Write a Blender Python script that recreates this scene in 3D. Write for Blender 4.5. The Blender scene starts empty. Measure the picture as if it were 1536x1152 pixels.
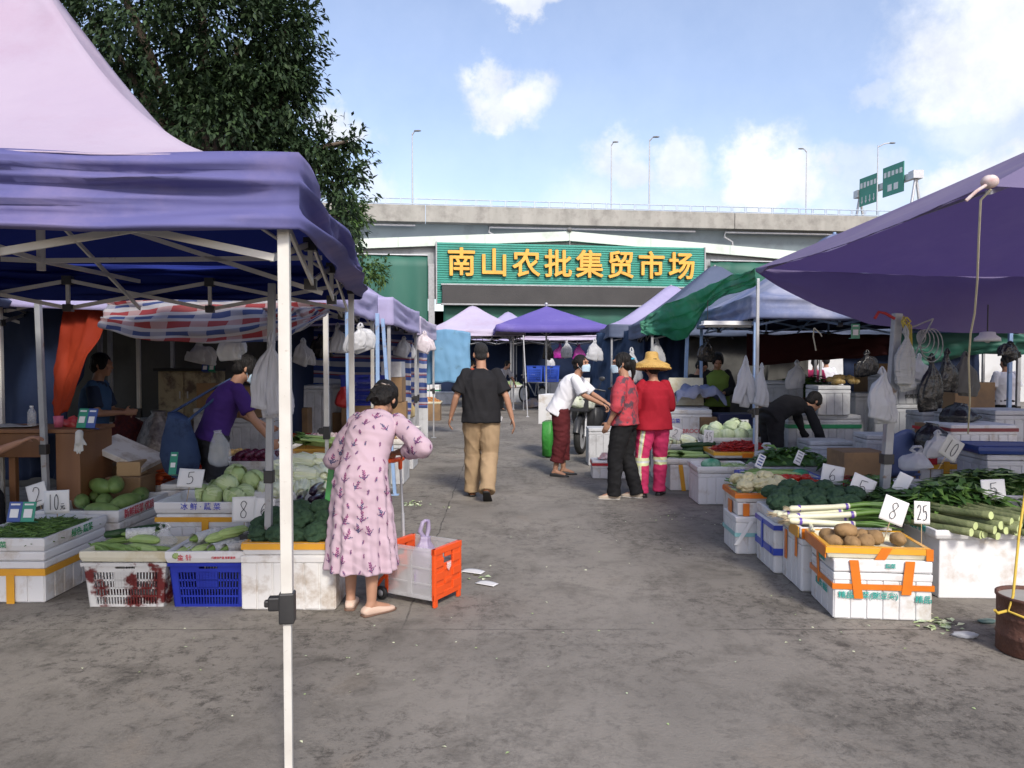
import bpy, bmesh, math, random
from mathutils import Vector, Matrix, Quaternion, noise as mnoise
PI = math.pi
R = math.radians
V = Vector
scene = bpy.context.scene
COL = scene.collection
rnd = random.Random(7)
# ---------------------------------------------------------------- camera
F = 1130.0
CAMH = 1.55
PITCH = math.atan(36 / F)
cam = bpy.data.cameras.new('camera')
cam.sensor_width = 36
cam.lens = F / 1536 * 36
cam.clip_end = 3000
camo = bpy.data.objects.new('camera', cam)
COL.objects.link(camo)
camo.location = (0, 0, CAMH)
camo.rotation_euler = (PI / 2 - PITCH, 0, 0)
scene.camera = camo
def ray(px, py):
 x, y = (px - 768) / F, -(py - 576) / F
 return V((x, math.cos(PITCH) + y * math.sin(PITCH), y * math.cos(PITCH) - math.sin(PITCH)))
def at(px, py, Y):
 d = ray(px, py)
 return V((0, 0, CAMH)) + d * (Y / d.y)
def gp(px, py, z=0.0):
 d = ray(px, py)
 return V((0, 0, CAMH)) + d * ((z - CAMH) / d.z)
def zat(py, Y):
 return at(768, py, Y).z
def xat(px, Y):
 return (px - 768) / F * Y
# ---------------------------------------------------------------- materials
MATS = {}
def nodes_of(name):
 m = bpy.data.materials.new(name)
 m.use_nodes = True
 nt = m.node_tree
 return m, nt, nt.nodes, nt.links, nt.nodes['Principled BSDF'], nt.nodes['Material Output']
def c4(c):
 return (c[0], c[1], c[2], 1)
def ramp(N, stops):
 r = N.new('ShaderNodeValToRGB')
 el = r.color_ramp.elements
 while len(el) < len(stops):
  el.new(0.5)
 for e, (p, c) in zip(el, stops):
  e.position = p
  e.color = c4(c) if len(c) == 3 else c
 return r
def M(name, c1, c2=None, scale=4, rough=.6, bump=0, bscale=60, metal=0, spec=.5, stretch=None, trans=0, dirt=None,
 dscale=3, dlo=.5, dhi=.7, alpha=1, coord='Object', detail=4, tcol=None, transmission=0, sheen=0, bdist=.02):
 if name in MATS:
  return MATS[name]
 m, nt, N, L, B, O = nodes_of(name)
 B.inputs['Roughness'].default_value = rough
 B.inputs['Metallic'].default_value = metal
 B.inputs['Specular IOR Level'].default_value = spec
 if sheen: B.inputs['Sheen Weight'].default_value = sheen
 tc = N.new('ShaderNodeTexCoord')
 mp = N.new('ShaderNodeMapping')
 if stretch: mp.inputs['Scale'].default_value = stretch
 L.new(tc.outputs[coord], mp.inputs[0])
 col = None
 if c2 is None:
  c2 = tuple(x * .86 for x in c1)
 n = N.new('ShaderNodeTexNoise')
 n.inputs['Scale'].default_value = scale
 n.inputs['Detail'].default_value = detail
 L.new(mp.outputs[0], n.inputs['Vector'])
 r = ramp(N, [(.32, c1), (.68, c2)])
 L.new(n.outputs[0], r.inputs[0])
 col = r.outputs[0]
 if dirt:
  n2 = N.new('ShaderNodeTexNoise')
  n2.inputs['Scale'].default_value = dscale
  n2.inputs['Detail'].default_value = 8
  n2.inputs['Roughness'].default_value = .65
  L.new(tc.outputs[coord], n2.inputs['Vector'])
  r2 = ramp(N, [(dlo, (0, 0, 0)), (dhi, (1, 1, 1))])
  L.new(n2.outputs[0], r2.inputs[0])
  mx = N.new('ShaderNodeMix'); mx.data_type = 'RGBA'
  L.new(r2.outputs[0], mx.inputs[0]); L.new(col, mx.inputs[6])
  mx.inputs[7].default_value = c4(dirt)
  col = mx.outputs[2]
 L.new(col, B.inputs['Base Color'])
 if bump:
  nb = N.new('ShaderNodeTexNoise')
  nb.inputs['Scale'].default_value = bscale
  nb.inputs['Detail'].default_value = 5
  L.new(mp.outputs[0], nb.inputs['Vector'])
  bp = N.new('ShaderNodeBump')
  bp.inputs['Strength'].default_value = bump
  bp.inputs['Distance'].default_value = bdist
  L.new(nb.outputs[0], bp.inputs['Height'])
  L.new(bp.outputs[0], B.inputs['Normal'])
 if transmission:
  B.inputs['Transmission Weight'].default_value = transmission
 if alpha < 1:
  B.inputs['Alpha'].default_value = alpha
 if trans:
  t = N.new('ShaderNodeBsdfTranslucent')
  if tcol: t.inputs[0].default_value = c4(tcol)
  else: L.new(col, t.inputs[0])
  ms = N.new('ShaderNodeMixShader')
  ms.inputs[0].default_value = trans
  L.new(B.outputs[0], ms.inputs[1]); L.new(t.outputs[0], ms.inputs[2])
  L.new(ms.outputs[0], O.inputs[0])
 MATS[name] = m
 return m
# ---------------------------------------------------------------- mesh builder
def rotm(rz=0, rx=0, ry=0):
 return (Matrix.Rotation(rz, 3, 'Z') @ Matrix.Rotation(rx, 3, 'X') @ Matrix.Rotation(ry, 3, 'Y'))
class MB:
 def __init__(s):
  s.v, s.f, s.m, s.sm = [], [], [], []
 def add(s, vs, fs, mi=0, smooth=False):
  b = len(s.v)
  s.v += [tuple(v) for v in vs]
  for f in fs:
   s.f.append([b + i for i in f]); s.m.append(mi); s.sm.append(smooth)
  return s
 def box(s, c, size, rm=None, mi=0):
  c = V(c); hx, hy, hz = size[0] / 2, size[1] / 2, size[2] / 2
  vs = [V((x, y, z)) for z in (-hz, hz) for y in (-hy, hy) for x in (-hx, hx)]
  if rm is not None: vs = [rm @ v for v in vs]
  return s.add([v + c for v in vs], [(0, 2, 3, 1), (4, 5, 7, 6), (0, 1, 5, 4), (2, 6, 7, 3), (0, 4, 6, 2), (1, 3, 7, 5)], mi)
 def bar(s, p0, p1, w, h=None, mi=0):
  p0, p1 = V(p0), V(p1); d = p1 - p0; l = d.length
  if l < 1e-6: return s
  q = d.to_track_quat('X', 'Z').to_matrix()
  return s.box((p0 + p1) / 2, (l, w, h or w), q, mi)
 def tube(s, pts, r, n=8, mi=0, caps=True, smooth=True):
  pts = [V(p) for p in pts]
  rs = r if isinstance(r, (list, tuple)) else [r] * len(pts)
  vs, fs = [], []
  up = V((0, 0, 1))
  pt = None
  for i, p in enumerate(pts):
   t = (pts[min(i + 1, len(pts) - 1)] - pts[max(i - 1, 0)]).normalized()
   if pt is None:
    a = t.orthogonal().normalized()
   else:
    a = (a - t * a.dot(t))
    a = a.normalized() if a.length > 1e-5 else t.orthogonal().normalized()
   pt = t
   b = t.cross(a)
   for k in range(n):
    an = 2 * PI * k / n
    vs.append(p + (a * math.cos(an) + b * math.sin(an)) * rs[i])
  for i in range(len(pts) - 1):
   for k in range(n):
    k2 = (k + 1) % n
    fs.append((i * n + k, i * n + k2, (i + 1) * n + k2, (i + 1) * n + k))
  s.add(vs, fs, mi, smooth)
  if caps:
   m = len(pts) - 1
   s.add([vs[k] for k in range(n)], [tuple(reversed(range(n)))], mi)
   s.add([vs[m * n + k] for k in range(n)], [tuple(range(n))], mi)
  return s
 def cyl(s, p0, p1, r0, r1=None, n=14, mi=0, smooth=True):
  return s.tube([p0, p1], [r0, r0 if r1 is None else r1], n, mi, True, smooth)
 def capsule(s, p0, r0, p1, r1, n=12, mi=0):
  p0, p1 = V(p0), V(p1); d = (p1 - p0)
  l = d.length
  d = d / l if l > 1e-6 else V((0, 0, 1))
  pts, rs = [], []
  for k in range(5):
   a = PI / 2 * k / 4.0
   pts.append(p0 - d * r0 * math.cos(a) * .999); rs.append(max(r0 * math.sin(a), r0 * .05))
  for k in range(5):
   a = PI / 2 * k / 4.0
   pts.append(p1 + d * r1 * math.sin(a)); rs.append(max(r1 * math.cos(a), r1 * .05))
  return s.tube(pts, rs, n, mi)
 def ell(s, c, r, rm=None, nu=16, nv=10, mi=0, fn=None):
  c = V(c); vs, fs = [], []
  if not isinstance(r, (tuple, list)): r = (r, r, r)
  for j in range(nv + 1):
   th = PI * j / nv
   for i in range(nu):
    ph = 2 * PI * i / nu
    d = V((math.sin(th) * math.cos(ph), math.sin(th) * math.sin(ph), math.cos(th)))
    k = fn(d) if fn else 1
    p = V((d.x * r[0] * k, d.y * r[1] * k, d.z * r[2] * k))
    if rm is not None: p = rm @ p
    vs.append(c + p)
  for j in range(nv):
   for i in range(nu):
    i2 = (i + 1) % nu
    if j == 0: fs.append((i, nu + i, nu + i2))
    elif j == nv - 1: fs.append((j * nu + i, (j + 1) * nu + i, j * nu + i2))
    else: fs.append((j * nu + i, (j + 1) * nu + i, (j + 1) * nu + i2, j * nu + i2))
  return s.add(vs, fs, mi, True)
 def lathe(s, c, prof, n=20, mi=0, rm=None, smooth=True):
  c = V(c); vs, fs = [], []
  for r, z in prof:
   for i in range(n):
    a = 2 * PI * i / n
    p = V((r * math.cos(a), r * math.sin(a), z))
    if rm is not None: p = rm @ p
    vs.append(c + p)
  for j in range(len(prof) - 1):
   for i in range(n):
    i2 = (i + 1) % n
    fs.append((j * n + i, j * n + i2, (j + 1) * n + i2, (j + 1) * n + i))
  s.add(vs, fs, mi, smooth)
  return s
 def grid(s, fn, nu, nv, mi=0, smooth=True, hips=False):
  vs = [fn(i / nu, j / nv) for j in range(nv + 1) for i in range(nu + 1)]
  w = nu + 1
  fs = [(j * w + i, j * w + i + 1, (j + 1) * w + i + 1, (j + 1) * w + i) for j in range(nv) for i in range(nu)]
  if hips:
   f2 = []
   for q, f in enumerate(fs):
    i, j = q % nu, q // nu; a, b, c, d = f
    f2 += [(a, b, c), (a, c, d)] if (i < nu / 2) == (j < nv / 2) else [(a, b, d), (b, c, d)]
   fs = f2
  return s.add(vs, fs, mi, smooth)
 def loft(s, cs, rads, xs=None, n=20, mi=0, p=2.0, fn=None):
  """closed tube through centres cs with (rx, ry) radii; ring x axis xs, ends capped"""
  cs = [V(c) for c in cs]; vs, fs = [], []
  for i, c in enumerate(cs):
   t = (cs[min(i + 1, len(cs) - 1)] - cs[max(i - 1, 0)]).normalized()
   x = V(xs[i] if isinstance(xs, list) else (xs or (1, 0, 0)))
   x = (x - t * x.dot(t)).normalized()
   y = t.cross(x)
   rx, ry = rads[i]
   for k in range(n):
    a = 2 * PI * k / n
    ca, sa = math.cos(a), math.sin(a)
    e = 2.0 / p
    q = (math.copysign(abs(ca) ** e, ca), math.copysign(abs(sa) ** e, sa))
    w = fn(i / (len(cs) - 1), a) if fn else 1
    vs.append(c + x * rx * q[0] * w + y * ry * q[1] * w)
  for i in range(len(cs) - 1):
   for k in range(n):
    k2 = (k + 1) % n
    fs.append((i * n + k, i * n + k2, (i + 1) * n + k2, (i + 1) * n + k))
  fs.append(tuple(reversed(range(n))))
  fs.append(tuple((len(cs) - 1) * n + k for k in range(n)))
  return s.add(vs, fs, mi, True)
 def build(s, name, mats, parent=None, loc=None, rz=None, bevel=0, bseg=2, solid=0, matoff=0, remesh=0, smooth=0,
   subsurf=0, disp=None, allsmooth=None, offset=1):
  me = bpy.data.meshes.new(name)
  me.from_pydata(s.v, [], s.f)
  mats = mats if isinstance(mats, (list, tuple)) else [mats]
  for m in mats: me.materials.append(m)
  me.polygons.foreach_set('material_index', s.m)
  me.polygons.foreach_set('use_smooth', s.sm)
  me.update()
  o = bpy.data.objects.new(name, me)
  COL.objects.link(o)
  mods = []
  if remesh:
   md = o.modifiers.new('r', 'REMESH'); md.mode = 'VOXEL'; md.voxel_size = remesh; md.use_smooth_shade = True
   mods.append(md)
  if smooth:
   md = o.modifiers.new('s', 'SMOOTH'); md.iterations = smooth; md.factor = .5; mods.append(md)
  if bevel:
   md = o.modifiers.new('b', 'BEVEL'); md.width = bevel; md.segments = bseg; md.limit_method = 'ANGLE'
   md.angle_limit = R(40); md.harden_normals = False; mods.append(md)
  if subsurf:
   md = o.modifiers.new('u', 'SUBSURF'); md.levels = subsurf; md.render_levels = subsurf; mods.append(md)
  if solid:
   md = o.modifiers.new('o', 'SOLIDIFY'); md.thickness = solid; md.offset = offset
   md.material_offset = matoff; md.material_offset_rim = 0; mods.append(md)
  if mods:
   dg = bpy.context.evaluated_depsgraph_get()
   dg.update()
   nm = bpy.data.meshes.new_from_object(o.evaluated_get(dg))
   o.modifiers.clear()
   o.data = nm
   bpy.data.meshes.remove(me)
   nm.name = name
   me = nm
  if disp:
   nr = [v.normal.copy() for v in me.vertices]; co = [v.co.copy() for v in me.vertices]
   me.vertices.foreach_set('co', [x for c, n in zip(co, nr) for x in c + n * disp(c)])
   me.update()
  if allsmooth is not None:
   me.polygons.foreach_set('use_smooth', [allsmooth] * len(me.polygons))
  if parent: o.parent = parent
  if loc is not None: o.location = loc
  if rz is not None: o.rotation_euler = (0, 0, rz) if not isinstance(rz, (tuple, list)) else rz
  return o
def tag(o, label=None, cat=None, group=None, kind=None):
 if label: o['label'] = label
 if cat: o['category'] = cat
 if group: o['group'] = group
 if kind: o['kind'] = kind
 return o
def empty(name, label, cat, loc=(0, 0, 0), rz=0, group=None):
 o = bpy.data.objects.new(name, None)
 o.empty_display_size = .1
 COL.objects.link(o)
 o.location = loc
 o.rotation_euler = (0, 0, rz) if not isinstance(rz, (tuple, list)) else rz
 return tag(o, label, cat, group)
def dup(root, loc=None, rz=None, label=None, group=None, scale=None):
 def cp(o, par):
  c = o.copy()
  COL.objects.link(c)
  if par: c.parent = par
  for ch in KIDS.get(o.name, None) or list(o.children): cp(ch, c)
  return c
 r = cp(root, None)
 if loc is not None: r.location = loc
 if rz is not None: r.rotation_euler = (0, 0, rz) if not isinstance(rz, (tuple, list)) else rz
 if label: r['label'] = label
 if group: r['group'] = group
 if scale: r.scale = scale if isinstance(scale, (tuple, list)) else (scale,) * 3
 return r
KIDS = {}
def text_mesh(body, size, ext, off, name, mats, parent=None, loc=(0, 0, 0), rot=(PI / 2, 0, 0), shear=0, sx=1, spacing=1, bold=0):
 cu = bpy.data.curves.new(name, 'FONT')
 cu.body = body; cu.size = size; cu.extrude = ext; cu.offset = off
 cu.align_x = 'CENTER'; cu.align_y = 'CENTER'; cu.shear = shear; cu.space_character = spacing
 cu.resolution_u = 3
 o = bpy.data.objects.new(name, cu)
 COL.objects.link(o)
 dg = bpy.context.evaluated_depsgraph_get(); dg.update()
 me = bpy.data.meshes.new_from_object(o.evaluated_get(dg))
 bpy.data.objects.remove(o); bpy.data.curves.remove(cu)
 if bold:
  bm = bmesh.new(); k = 0
  for i in range(9):
   a = i * PI / 4; dx, dy = (0, 0) if i == 8 else (bold * math.cos(a), bold * math.sin(a))
   m2 = me.copy(); m2.transform(Matrix.Translation((dx, dy, .0012 * i))); bm.from_mesh(m2); bpy.data.meshes.remove(m2)
  bm.to_mesh(me); bm.free()
 me.materials.clear()
 for m in (mats if isinstance(mats, (list, tuple)) else [mats]): me.materials.append(m)
 me.name = name
 o = bpy.data.objects.new(name, me)
 COL.objects.link(o)
 if parent: o.parent = parent
 o.location = loc; o.rotation_euler = rot; o.scale = (sx, 1, 1)
 return o
def fbm(x, y, z=0, o=3):
 return mnoise.fractal(V((x, y, z)), 1.0, 2.0, o)
def nz(x, y, z=0):
 return mnoise.noise(V((x, y, z)))
def interp(tab, t):
 for (a, va), (b, vb) in zip(tab, tab[1:]):
  if t <= b: return va + (vb - va) * max(0, (t - a)) / (b - a)
 return tab[-1][1]
# ================================================================ world and light
SUN_EL, SUN_AZ = 40, 163          # azimuth from +Y clockwise: behind the camera, to the right
w = bpy.data.worlds.new('World'); scene.world = w; w.use_nodes = True
N, L = w.node_tree.nodes, w.node_tree.links
bg = N['Background']
sky = N.new('ShaderNodeTexSky'); sky.sky_type = 'NISHITA'; sky.sun_disc = False
sky.sun_elevation = R(SUN_EL); sky.sun_rotation = R(SUN_AZ)
sky.air_density = 1.0; sky.dust_density = 1.6; sky.ozone_density = 1.6
tc = N.new('ShaderNodeTexCoord')
def wmath(op, a, b=None, v=False):
 n = N.new('ShaderNodeVectorMath' if v else 'ShaderNodeMath'); n.operation = op
 for i, x in enumerate((a, b)):
  if x is None: continue
  if hasattr(x, 'links'): L.new(x, n.inputs[i])
  else: n.inputs[i].default_value = x
 return n.outputs['Value'] if (v and op in ('LENGTH', 'DISTANCE', 'DOT_PRODUCT')) else n.outputs[0]
def wnoise(scale, detail, rough=.6):
 n = N.new('ShaderNodeTexNoise'); n.inputs['Scale'].default_value = scale
 n.inputs['Detail'].default_value = detail; n.inputs['Roughness'].default_value = rough
 L.new(tc.outputs['Generated'], n.inputs['Vector'])
 return n
nd = wnoise(9, 9, .62)
nd2 = wnoise(28, 6, .6)
off = wmath('MULTIPLY', wmath('SUBTRACT', nd.outputs['Color'], (.5, .5, .5), True), (.13, .13, .13), True)
off2 = wmath('MULTIPLY', wmath('SUBTRACT', nd2.outputs['Color'], (.5, .5, .5), True), (.05, .05, .05), True)
dv = wmath('ADD', wmath('ADD', tc.outputs['Generated'], off, True), off2, True)
# (px, py, radius px, density, vertical squash)
CLOUDS = [(1460, 80, 105, .95, 1.2), (1530, 60, 120, 1, 1.1), (1500, 190, 90, .5, 1.6), (1400, 70, 60, .7, 1.2),
  (1150, 262, 62, 1.15, 1.2), (1185, 275, 50, 1.1, 1.3), (1110, 280, 45, 1, 1.4), (930, 245, 55, .8, 1.3), (1015, 258, 58, .8, 1.5),
  (725, 140, 45, .9, 1.3), (785, 148, 58, 1.0, 1.3), (755, 165, 50, .9, 1.5), (790, -4, 55, .85, 2.2), (505, 190, 48, .95, 1.3),
  (560, 285, 50, .6, 1.6), (1420, 290, 60, 1, 1.5), (1500, 275, 75, 1, 1.3), (1300, 285, 80, .5, 1.8), (1270, 270, 50, .5, 1.5),
  (1305, 150, 40, .4, 2), (620, 330, 130, .35, 2.5), (1000, 320, 200, .4, 3),
  (-300, 150, 220, .9, 1.3), (1900, 200, 250, .9, 1.3), (2400, -200, 300, .8, 1.2)]
acc = None
for (px, py, r, dens, sq) in CLOUDS:
 c = ray(px, py).normalized()
 df = wmath('SUBTRACT', dv, tuple(c), True)
 df = wmath('MULTIPLY', df, (1, 1, sq), True)
 ln = wmath('LENGTH', df, None, True)
 mr = N.new('ShaderNodeMapRange'); mr.interpolation_type = 'SMOOTHSTEP'
 mr.inputs[1].default_value = r / F * 1.2; mr.inputs[2].default_value = r / F * .4
 mr.inputs[3].default_value = 0; mr.inputs[4].default_value = dens
 L.new(ln, mr.inputs[0])
 acc = mr.outputs[0] if acc is None else wmath('MAXIMUM', acc, mr.outputs[0])
acc = wmath('ADD', wmath('MULTIPLY', wmath('MINIMUM', acc, 1.0), .84), .14)
# whitening of the air near the horizon
sep = N.new('ShaderNodeSeparateXYZ'); L.new(tc.outputs['Generated'], sep.inputs[0])
shade = ramp(N, [(.32, (3.1, 3.3, 3.7)), (.62, (4.6, 4.7, 4.9))])
L.new(nd.outputs[0], shade.inputs[0])
mx = N.new('ShaderNodeMix'); mx.data_type = 'RGBA'
skyc = N.new('ShaderNodeMix'); skyc.data_type = 'RGBA'; skyc.blend_type = 'MULTIPLY'; skyc.inputs[0].default_value = 1
L.new(sky.outputs[0], skyc.inputs[6]); skyc.inputs[7].default_value = (1.03, .94, .96, 1)
L.new(acc, mx.inputs[0]); L.new(skyc.outputs[2], mx.inputs[6]); L.new(shade.outputs[0], mx.inputs[7])
L.new(mx.outputs[2], bg.inputs[0])
bg.inputs[1].default_value = .15
sun = bpy.data.lights.new('sun', 'SUN'); sun.energy = 2.1; sun.angle = R(11); sun.color = (1, .95, .87)
so = bpy.data.objects.new('sun', sun); COL.objects.link(so)
so.rotation_euler = (R(90 - SUN_EL), 0, R(180 - SUN_AZ) + PI)
sd = V((math.sin(R(SUN_AZ)) * math.cos(R(SUN_EL)), math.cos(R(SUN_AZ)) * math.cos(R(SUN_EL)), math.sin(R(SUN_EL))))
so.rotation_euler = (-sd).to_track_quat('-Z', 'Y').to_euler()
so.location = (0, 0, 60)
vs = scene.view_settings
vs.view_transform = 'Standard'; vs.look = 'None'; vs.exposure = 0.72; vs.gamma = 1
scene.cycles.use_adaptive_sampling = True
scene.cycles.max_bounces = 8
scene.cycles.transparent_max_bounces = 12
scene.cycles.caustics_reflective = False; scene.cycles.caustics_refractive = False
scene.cycles.use_denoising = True
# ================================================================ ground
def ground_mat():
 m, nt, N, L, B, O = nodes_of('worn_concrete')
 tc = N.new('ShaderNodeTexCoord')
 P = tc.outputs['Object']
 def nt_(scale, detail=6, rough=.6, dist=0, st=None):
  n = N.new('ShaderNodeTexNoise'); n.inputs['Scale'].default_value = scale; n.inputs['Detail'].default_value = detail
  n.inputs['Roughness'].default_value = rough; n.inputs['Distortion'].default_value = dist
  if st:
   mp = N.new('ShaderNodeMapping'); mp.inputs['Scale'].default_value = st; L.new(P, mp.inputs[0]); L.new(mp.outputs[0], n.inputs['Vector'])
  else: L.new(P, n.inputs['Vector'])
  return n.outputs[0]
 def mixc(f, a, b, fac=1.0):
  mx = N.new('ShaderNodeMix'); mx.data_type = 'RGBA'
  if fac != 1.0:
   k = N.new('ShaderNodeMath'); k.operation = 'MULTIPLY'; L.new(f, k.inputs[0]); k.inputs[1].default_value = fac; f = k.outputs[0]
  L.new(f, mx.inputs[0])
  for i, x in ((6, a), (7, b)):
   if hasattr(x, 'links'): L.new(x, mx.inputs[i])
   else: mx.inputs[i].default_value = c4(x)
  return mx.outputs[2]
 def rp(x, lo, hi):
  r = ramp(N, [(lo, (0, 0, 0)), (hi, (1, 1, 1))]); L.new(x, r.inputs[0]); return r.outputs[0]
 def mth(op, a, b=None):
  n = N.new('ShaderNodeMath'); n.operation = op
  for i, x in enumerate((a, b)):
   if x is None: continue
   if hasattr(x, 'links'): L.new(x, n.inputs[i])
   else: n.inputs[i].default_value = x
  return n.outputs[0]
 sp0 = N.new('ShaderNodeSeparateXYZ'); L.new(P, sp0.inputs[0])
 base = mixc(rp(nt_(.55, 5, .55), .35, .65), (.165, .151, .13), (.255, .232, .198))
 base = mixc(rp(nt_(2.3, 8, .7, .4), .5, .72), base, (.07, .062, .052), .8)        # damp stains
 base = mixc(rp(nt_(.32, 6, .6, .6), .56, .66), base, (.06, .053, .045), .75)      # big dark patches
 base = mixc(rp(nt_(6.5, 8, .75, .3), .56, .70), base, (.06, .055, .05), .7)      # spots
 base = mixc(rp(nt_(1.1, 6, .65, .8), .60, .72), base, (.24, .2, .155), .55)       # dusty tan
 base = mixc(rp(nt_(38, 4, .7), .62, .74), base, (.05, .047, .043), .55)           # fine pits
 base = mixc(rp(nt_(70, 3, .7), .66, .74), base, (.34, .32, .29), .6)          # aggregate
 base = mixc(rp(nt_(14, 6, .7, .2, (.35, 1, 1)), .63, .7), base, (.05, .045, .04), .5)
 pm = mth('MULTIPLY', rp(nt_(11, 10, .85, .3), .5, .6), rp(nt_(.7, 5, .6, .5), .4, .56))
 base = mixc(pm, base, (.045, .04, .034), .8)
 ln = mth('SUBTRACT', 1.0, mth('MINIMUM', mth('ABSOLUTE', mth('MULTIPLY', mth('SUBTRACT', sp0.outputs[0], .35), .8)), 1.0))
 base = mixc(mth('MULTIPLY', ln, rp(nt_(1.6, 6, .7, .3, (1, .3, 1)), .3, .6)), base, (.27, .25, .22), .45)   # trodden lane
 dk = mth('MULTIPLY', mth('GREATER_THAN', sp0.outputs[0], -.2), rp(nt_(1.3, 6, .7, .6, (1, .35, 1)), .5, .64))
 base = mixc(mth('MULTIPLY', dk, rp(nt_(16, 9, .85), .44, .6)), base, (.035, .032, .028), .85)
 pm2 = mth('MULTIPLY', rp(nt_(24, 8, .8), .55, .66), rp(nt_(.9, 4, .6, 1.0), .5, .62))
 base = mixc(pm2, base, (.3, .27, .22), .5)
 sp = N.new('ShaderNodeSeparateXYZ'); L.new(P, sp.inputs[0])
 wob = nt_(3, 4)
 def joint(coord, period, offs, wid):
  c = mth('ADD', coord, mth('MULTIPLY', mth('SUBTRACT', wob, .5), .05))
  c = mth('ADD', c, offs)
  d = mth('ABSOLUTE', mth('SUBTRACT', mth('MODULO', mth('ADD', c, 1000 * period), period), period / 2))
  return mth('LESS_THAN', d, wid)
 # joint A runs away from the camera at x = -0.55, joint B across at y = 4.28
 xr = mth('ADD', sp.outputs[0], mth('MULTIPLY', sp.outputs[1], .012))
 jx = mth('MULTIPLY', joint(xr, 4.6, 2.3 + .58, .006), mth('GREATER_THAN', sp.outputs[1], 4.29))
 jy = joint(sp.outputs[1], 3.9, 1.95 - 4.29, .005)
 jj = mth('MAXIMUM', jx, jy)
 jj = mth('MULTIPLY', jj, rp(nt_(1.7, 5), .38, .55))
 base = mixc(jj, base, (.035, .032, .03), .7)
 L.new(base, B.inputs['Base Color'])
 rr = ramp(N, [(.4, (.75, .75, .75)), (.7, (.95, .95, .95))]); L.new(nt_(2.3, 8, .7, .4), rr.inputs[0])
 L.new(rr.outputs[0], B.inputs['Roughness'])
 B.inputs['Specular IOR Level'].default_value = .3
 bp = N.new('ShaderNodeBump'); bp.inputs['Strength'].default_value = .55; bp.inputs['Distance'].default_value = .012
 L.new(mth('SUBTRACT', nt_(55, 6, .75), mth('MULTIPLY', jj, .8)), bp.inputs['Height']); L.new(bp.outputs[0], B.inputs['Normal'])
 return m
g = MB()
def gz(x, y): return 0.0
xs = [-900, -60, -20, -8, -4, 0, 4, 8, 20, 60, 900]; ys = [-60, -10, 0, 4, 8, 16, 30, 60, 150, 1500]
g.add([(x, y, 0) for y in ys for x in xs], [(j * 11 + i, j * 11 + i + 1, (j + 1) * 11 + i + 1, (j + 1) * 11 + i) for j in range(9) for i in range(10)])
tag(g.build('ground', ground_mat()), 'worn stained concrete yard running between the stalls', kind='structure')
# ================================================================ shared materials
M_steel = M('grey_painted_steel', (.36, .37, .38), (.28, .29, .3), 8, .45, metal=.2, dirt=(.2, .12, .07), dscale=12, dlo=.6, dhi=.72)
M_wpole = M('white_painted_steel', (.6, .59, .54), (.53, .51, .46), 9, .4, dirt=(.3, .24, .18), dscale=30, dlo=.62, dhi=.75)
M_bpole = M('pale_blue_painted_steel', (.22, .34, .56), (.27, .4, .6), 9, .45, dirt=(.25, .2, .18), dscale=14, dlo=.58, dhi=.7)
M_blackpl = M('black_plastic', (.015, .015, .016), (.03, .03, .03), 10, .45)
M_concrete = M('stained_concrete', (.36, .35, .315), (.29, .285, .255), 1.2, .85, bump=.2, bscale=8, dirt=(.17, .16, .145), dscale=.9, dlo=.45, dhi=.75, stretch=(1, 1, .15))
M_girder = M('blue_grey_girder_paint', (.27, .33, .36), (.23, .29, .32), .4, .6, dirt=(.16, .19, .2), dscale=.5, dlo=.5, dhi=.75)
M_soffit = M('grey_soffit', (.2, .2, .19), (.15, .15, .15), .6, .8)
M_rail = M('pale_railing_paint', (.45, .52, .6), (.4, .47, .55), 3, .5)
M_galv = M('galvanised_steel', (.5, .51, .52), (.42, .43, .45), 5, .45, metal=.4)
M_teal = M('teal_sheet_metal', (.035, .26, .2), (.05, .31, .245), .9, .5, dirt=(.035, .19, .15), dscale=1.3, dlo=.5, dhi=.8)
M_gtarp = M('dark_green_tarp', (.012, .085, .06), (.02, .12, .085), .7, .6, stretch=(1, 1, .3))
M_wallgrey = M('grey_cladding', (.33, .36, .37), (.4, .42, .43), .5, .6, dirt=(.2, .22, .23), dscale=.8)
M_fascia = M('pale_green_fascia', (.6, .68, .6), (.55, .63, .56), .7, .55, dirt=(.4, .44, .38), dscale=1, dlo=.55, dhi=.8)
M_gold = M('orange_gold_letter_face', (.78, .43, .06), (.68, .34, .045), 1.6, .45)
M_letside = M('dark_letter_side', (.12, .1, .04), None, 3, .6)
M_led = M('unlit_led_screen', (.032, .031, .031), (.045, .043, .042), 1, .65, bump=.3, bscale=14)
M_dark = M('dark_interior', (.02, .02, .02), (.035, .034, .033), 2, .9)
# ================================================================ market hall
TH = R(8)
HU = V((math.cos(TH), math.sin(TH), 0))
HN = V((HU.y, -HU.x, 0))                        # towards the camera
HP = at(852, 540, 36); HP.z = 0
def onhall(px, py, out=0.0):
 d = ray(px, py); p0 = HP + HN * out; o = V((0, 0, CAMH))
 t = (p0 - o).dot(HN) / d.dot(HN)
 p = o + d * t
 return (p - p0).dot(HU), p.z
hall = empty('market_hall', 'wide gabled market hall with pale green roof fascia behind the far tents', 'building', HP, TH)
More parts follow.
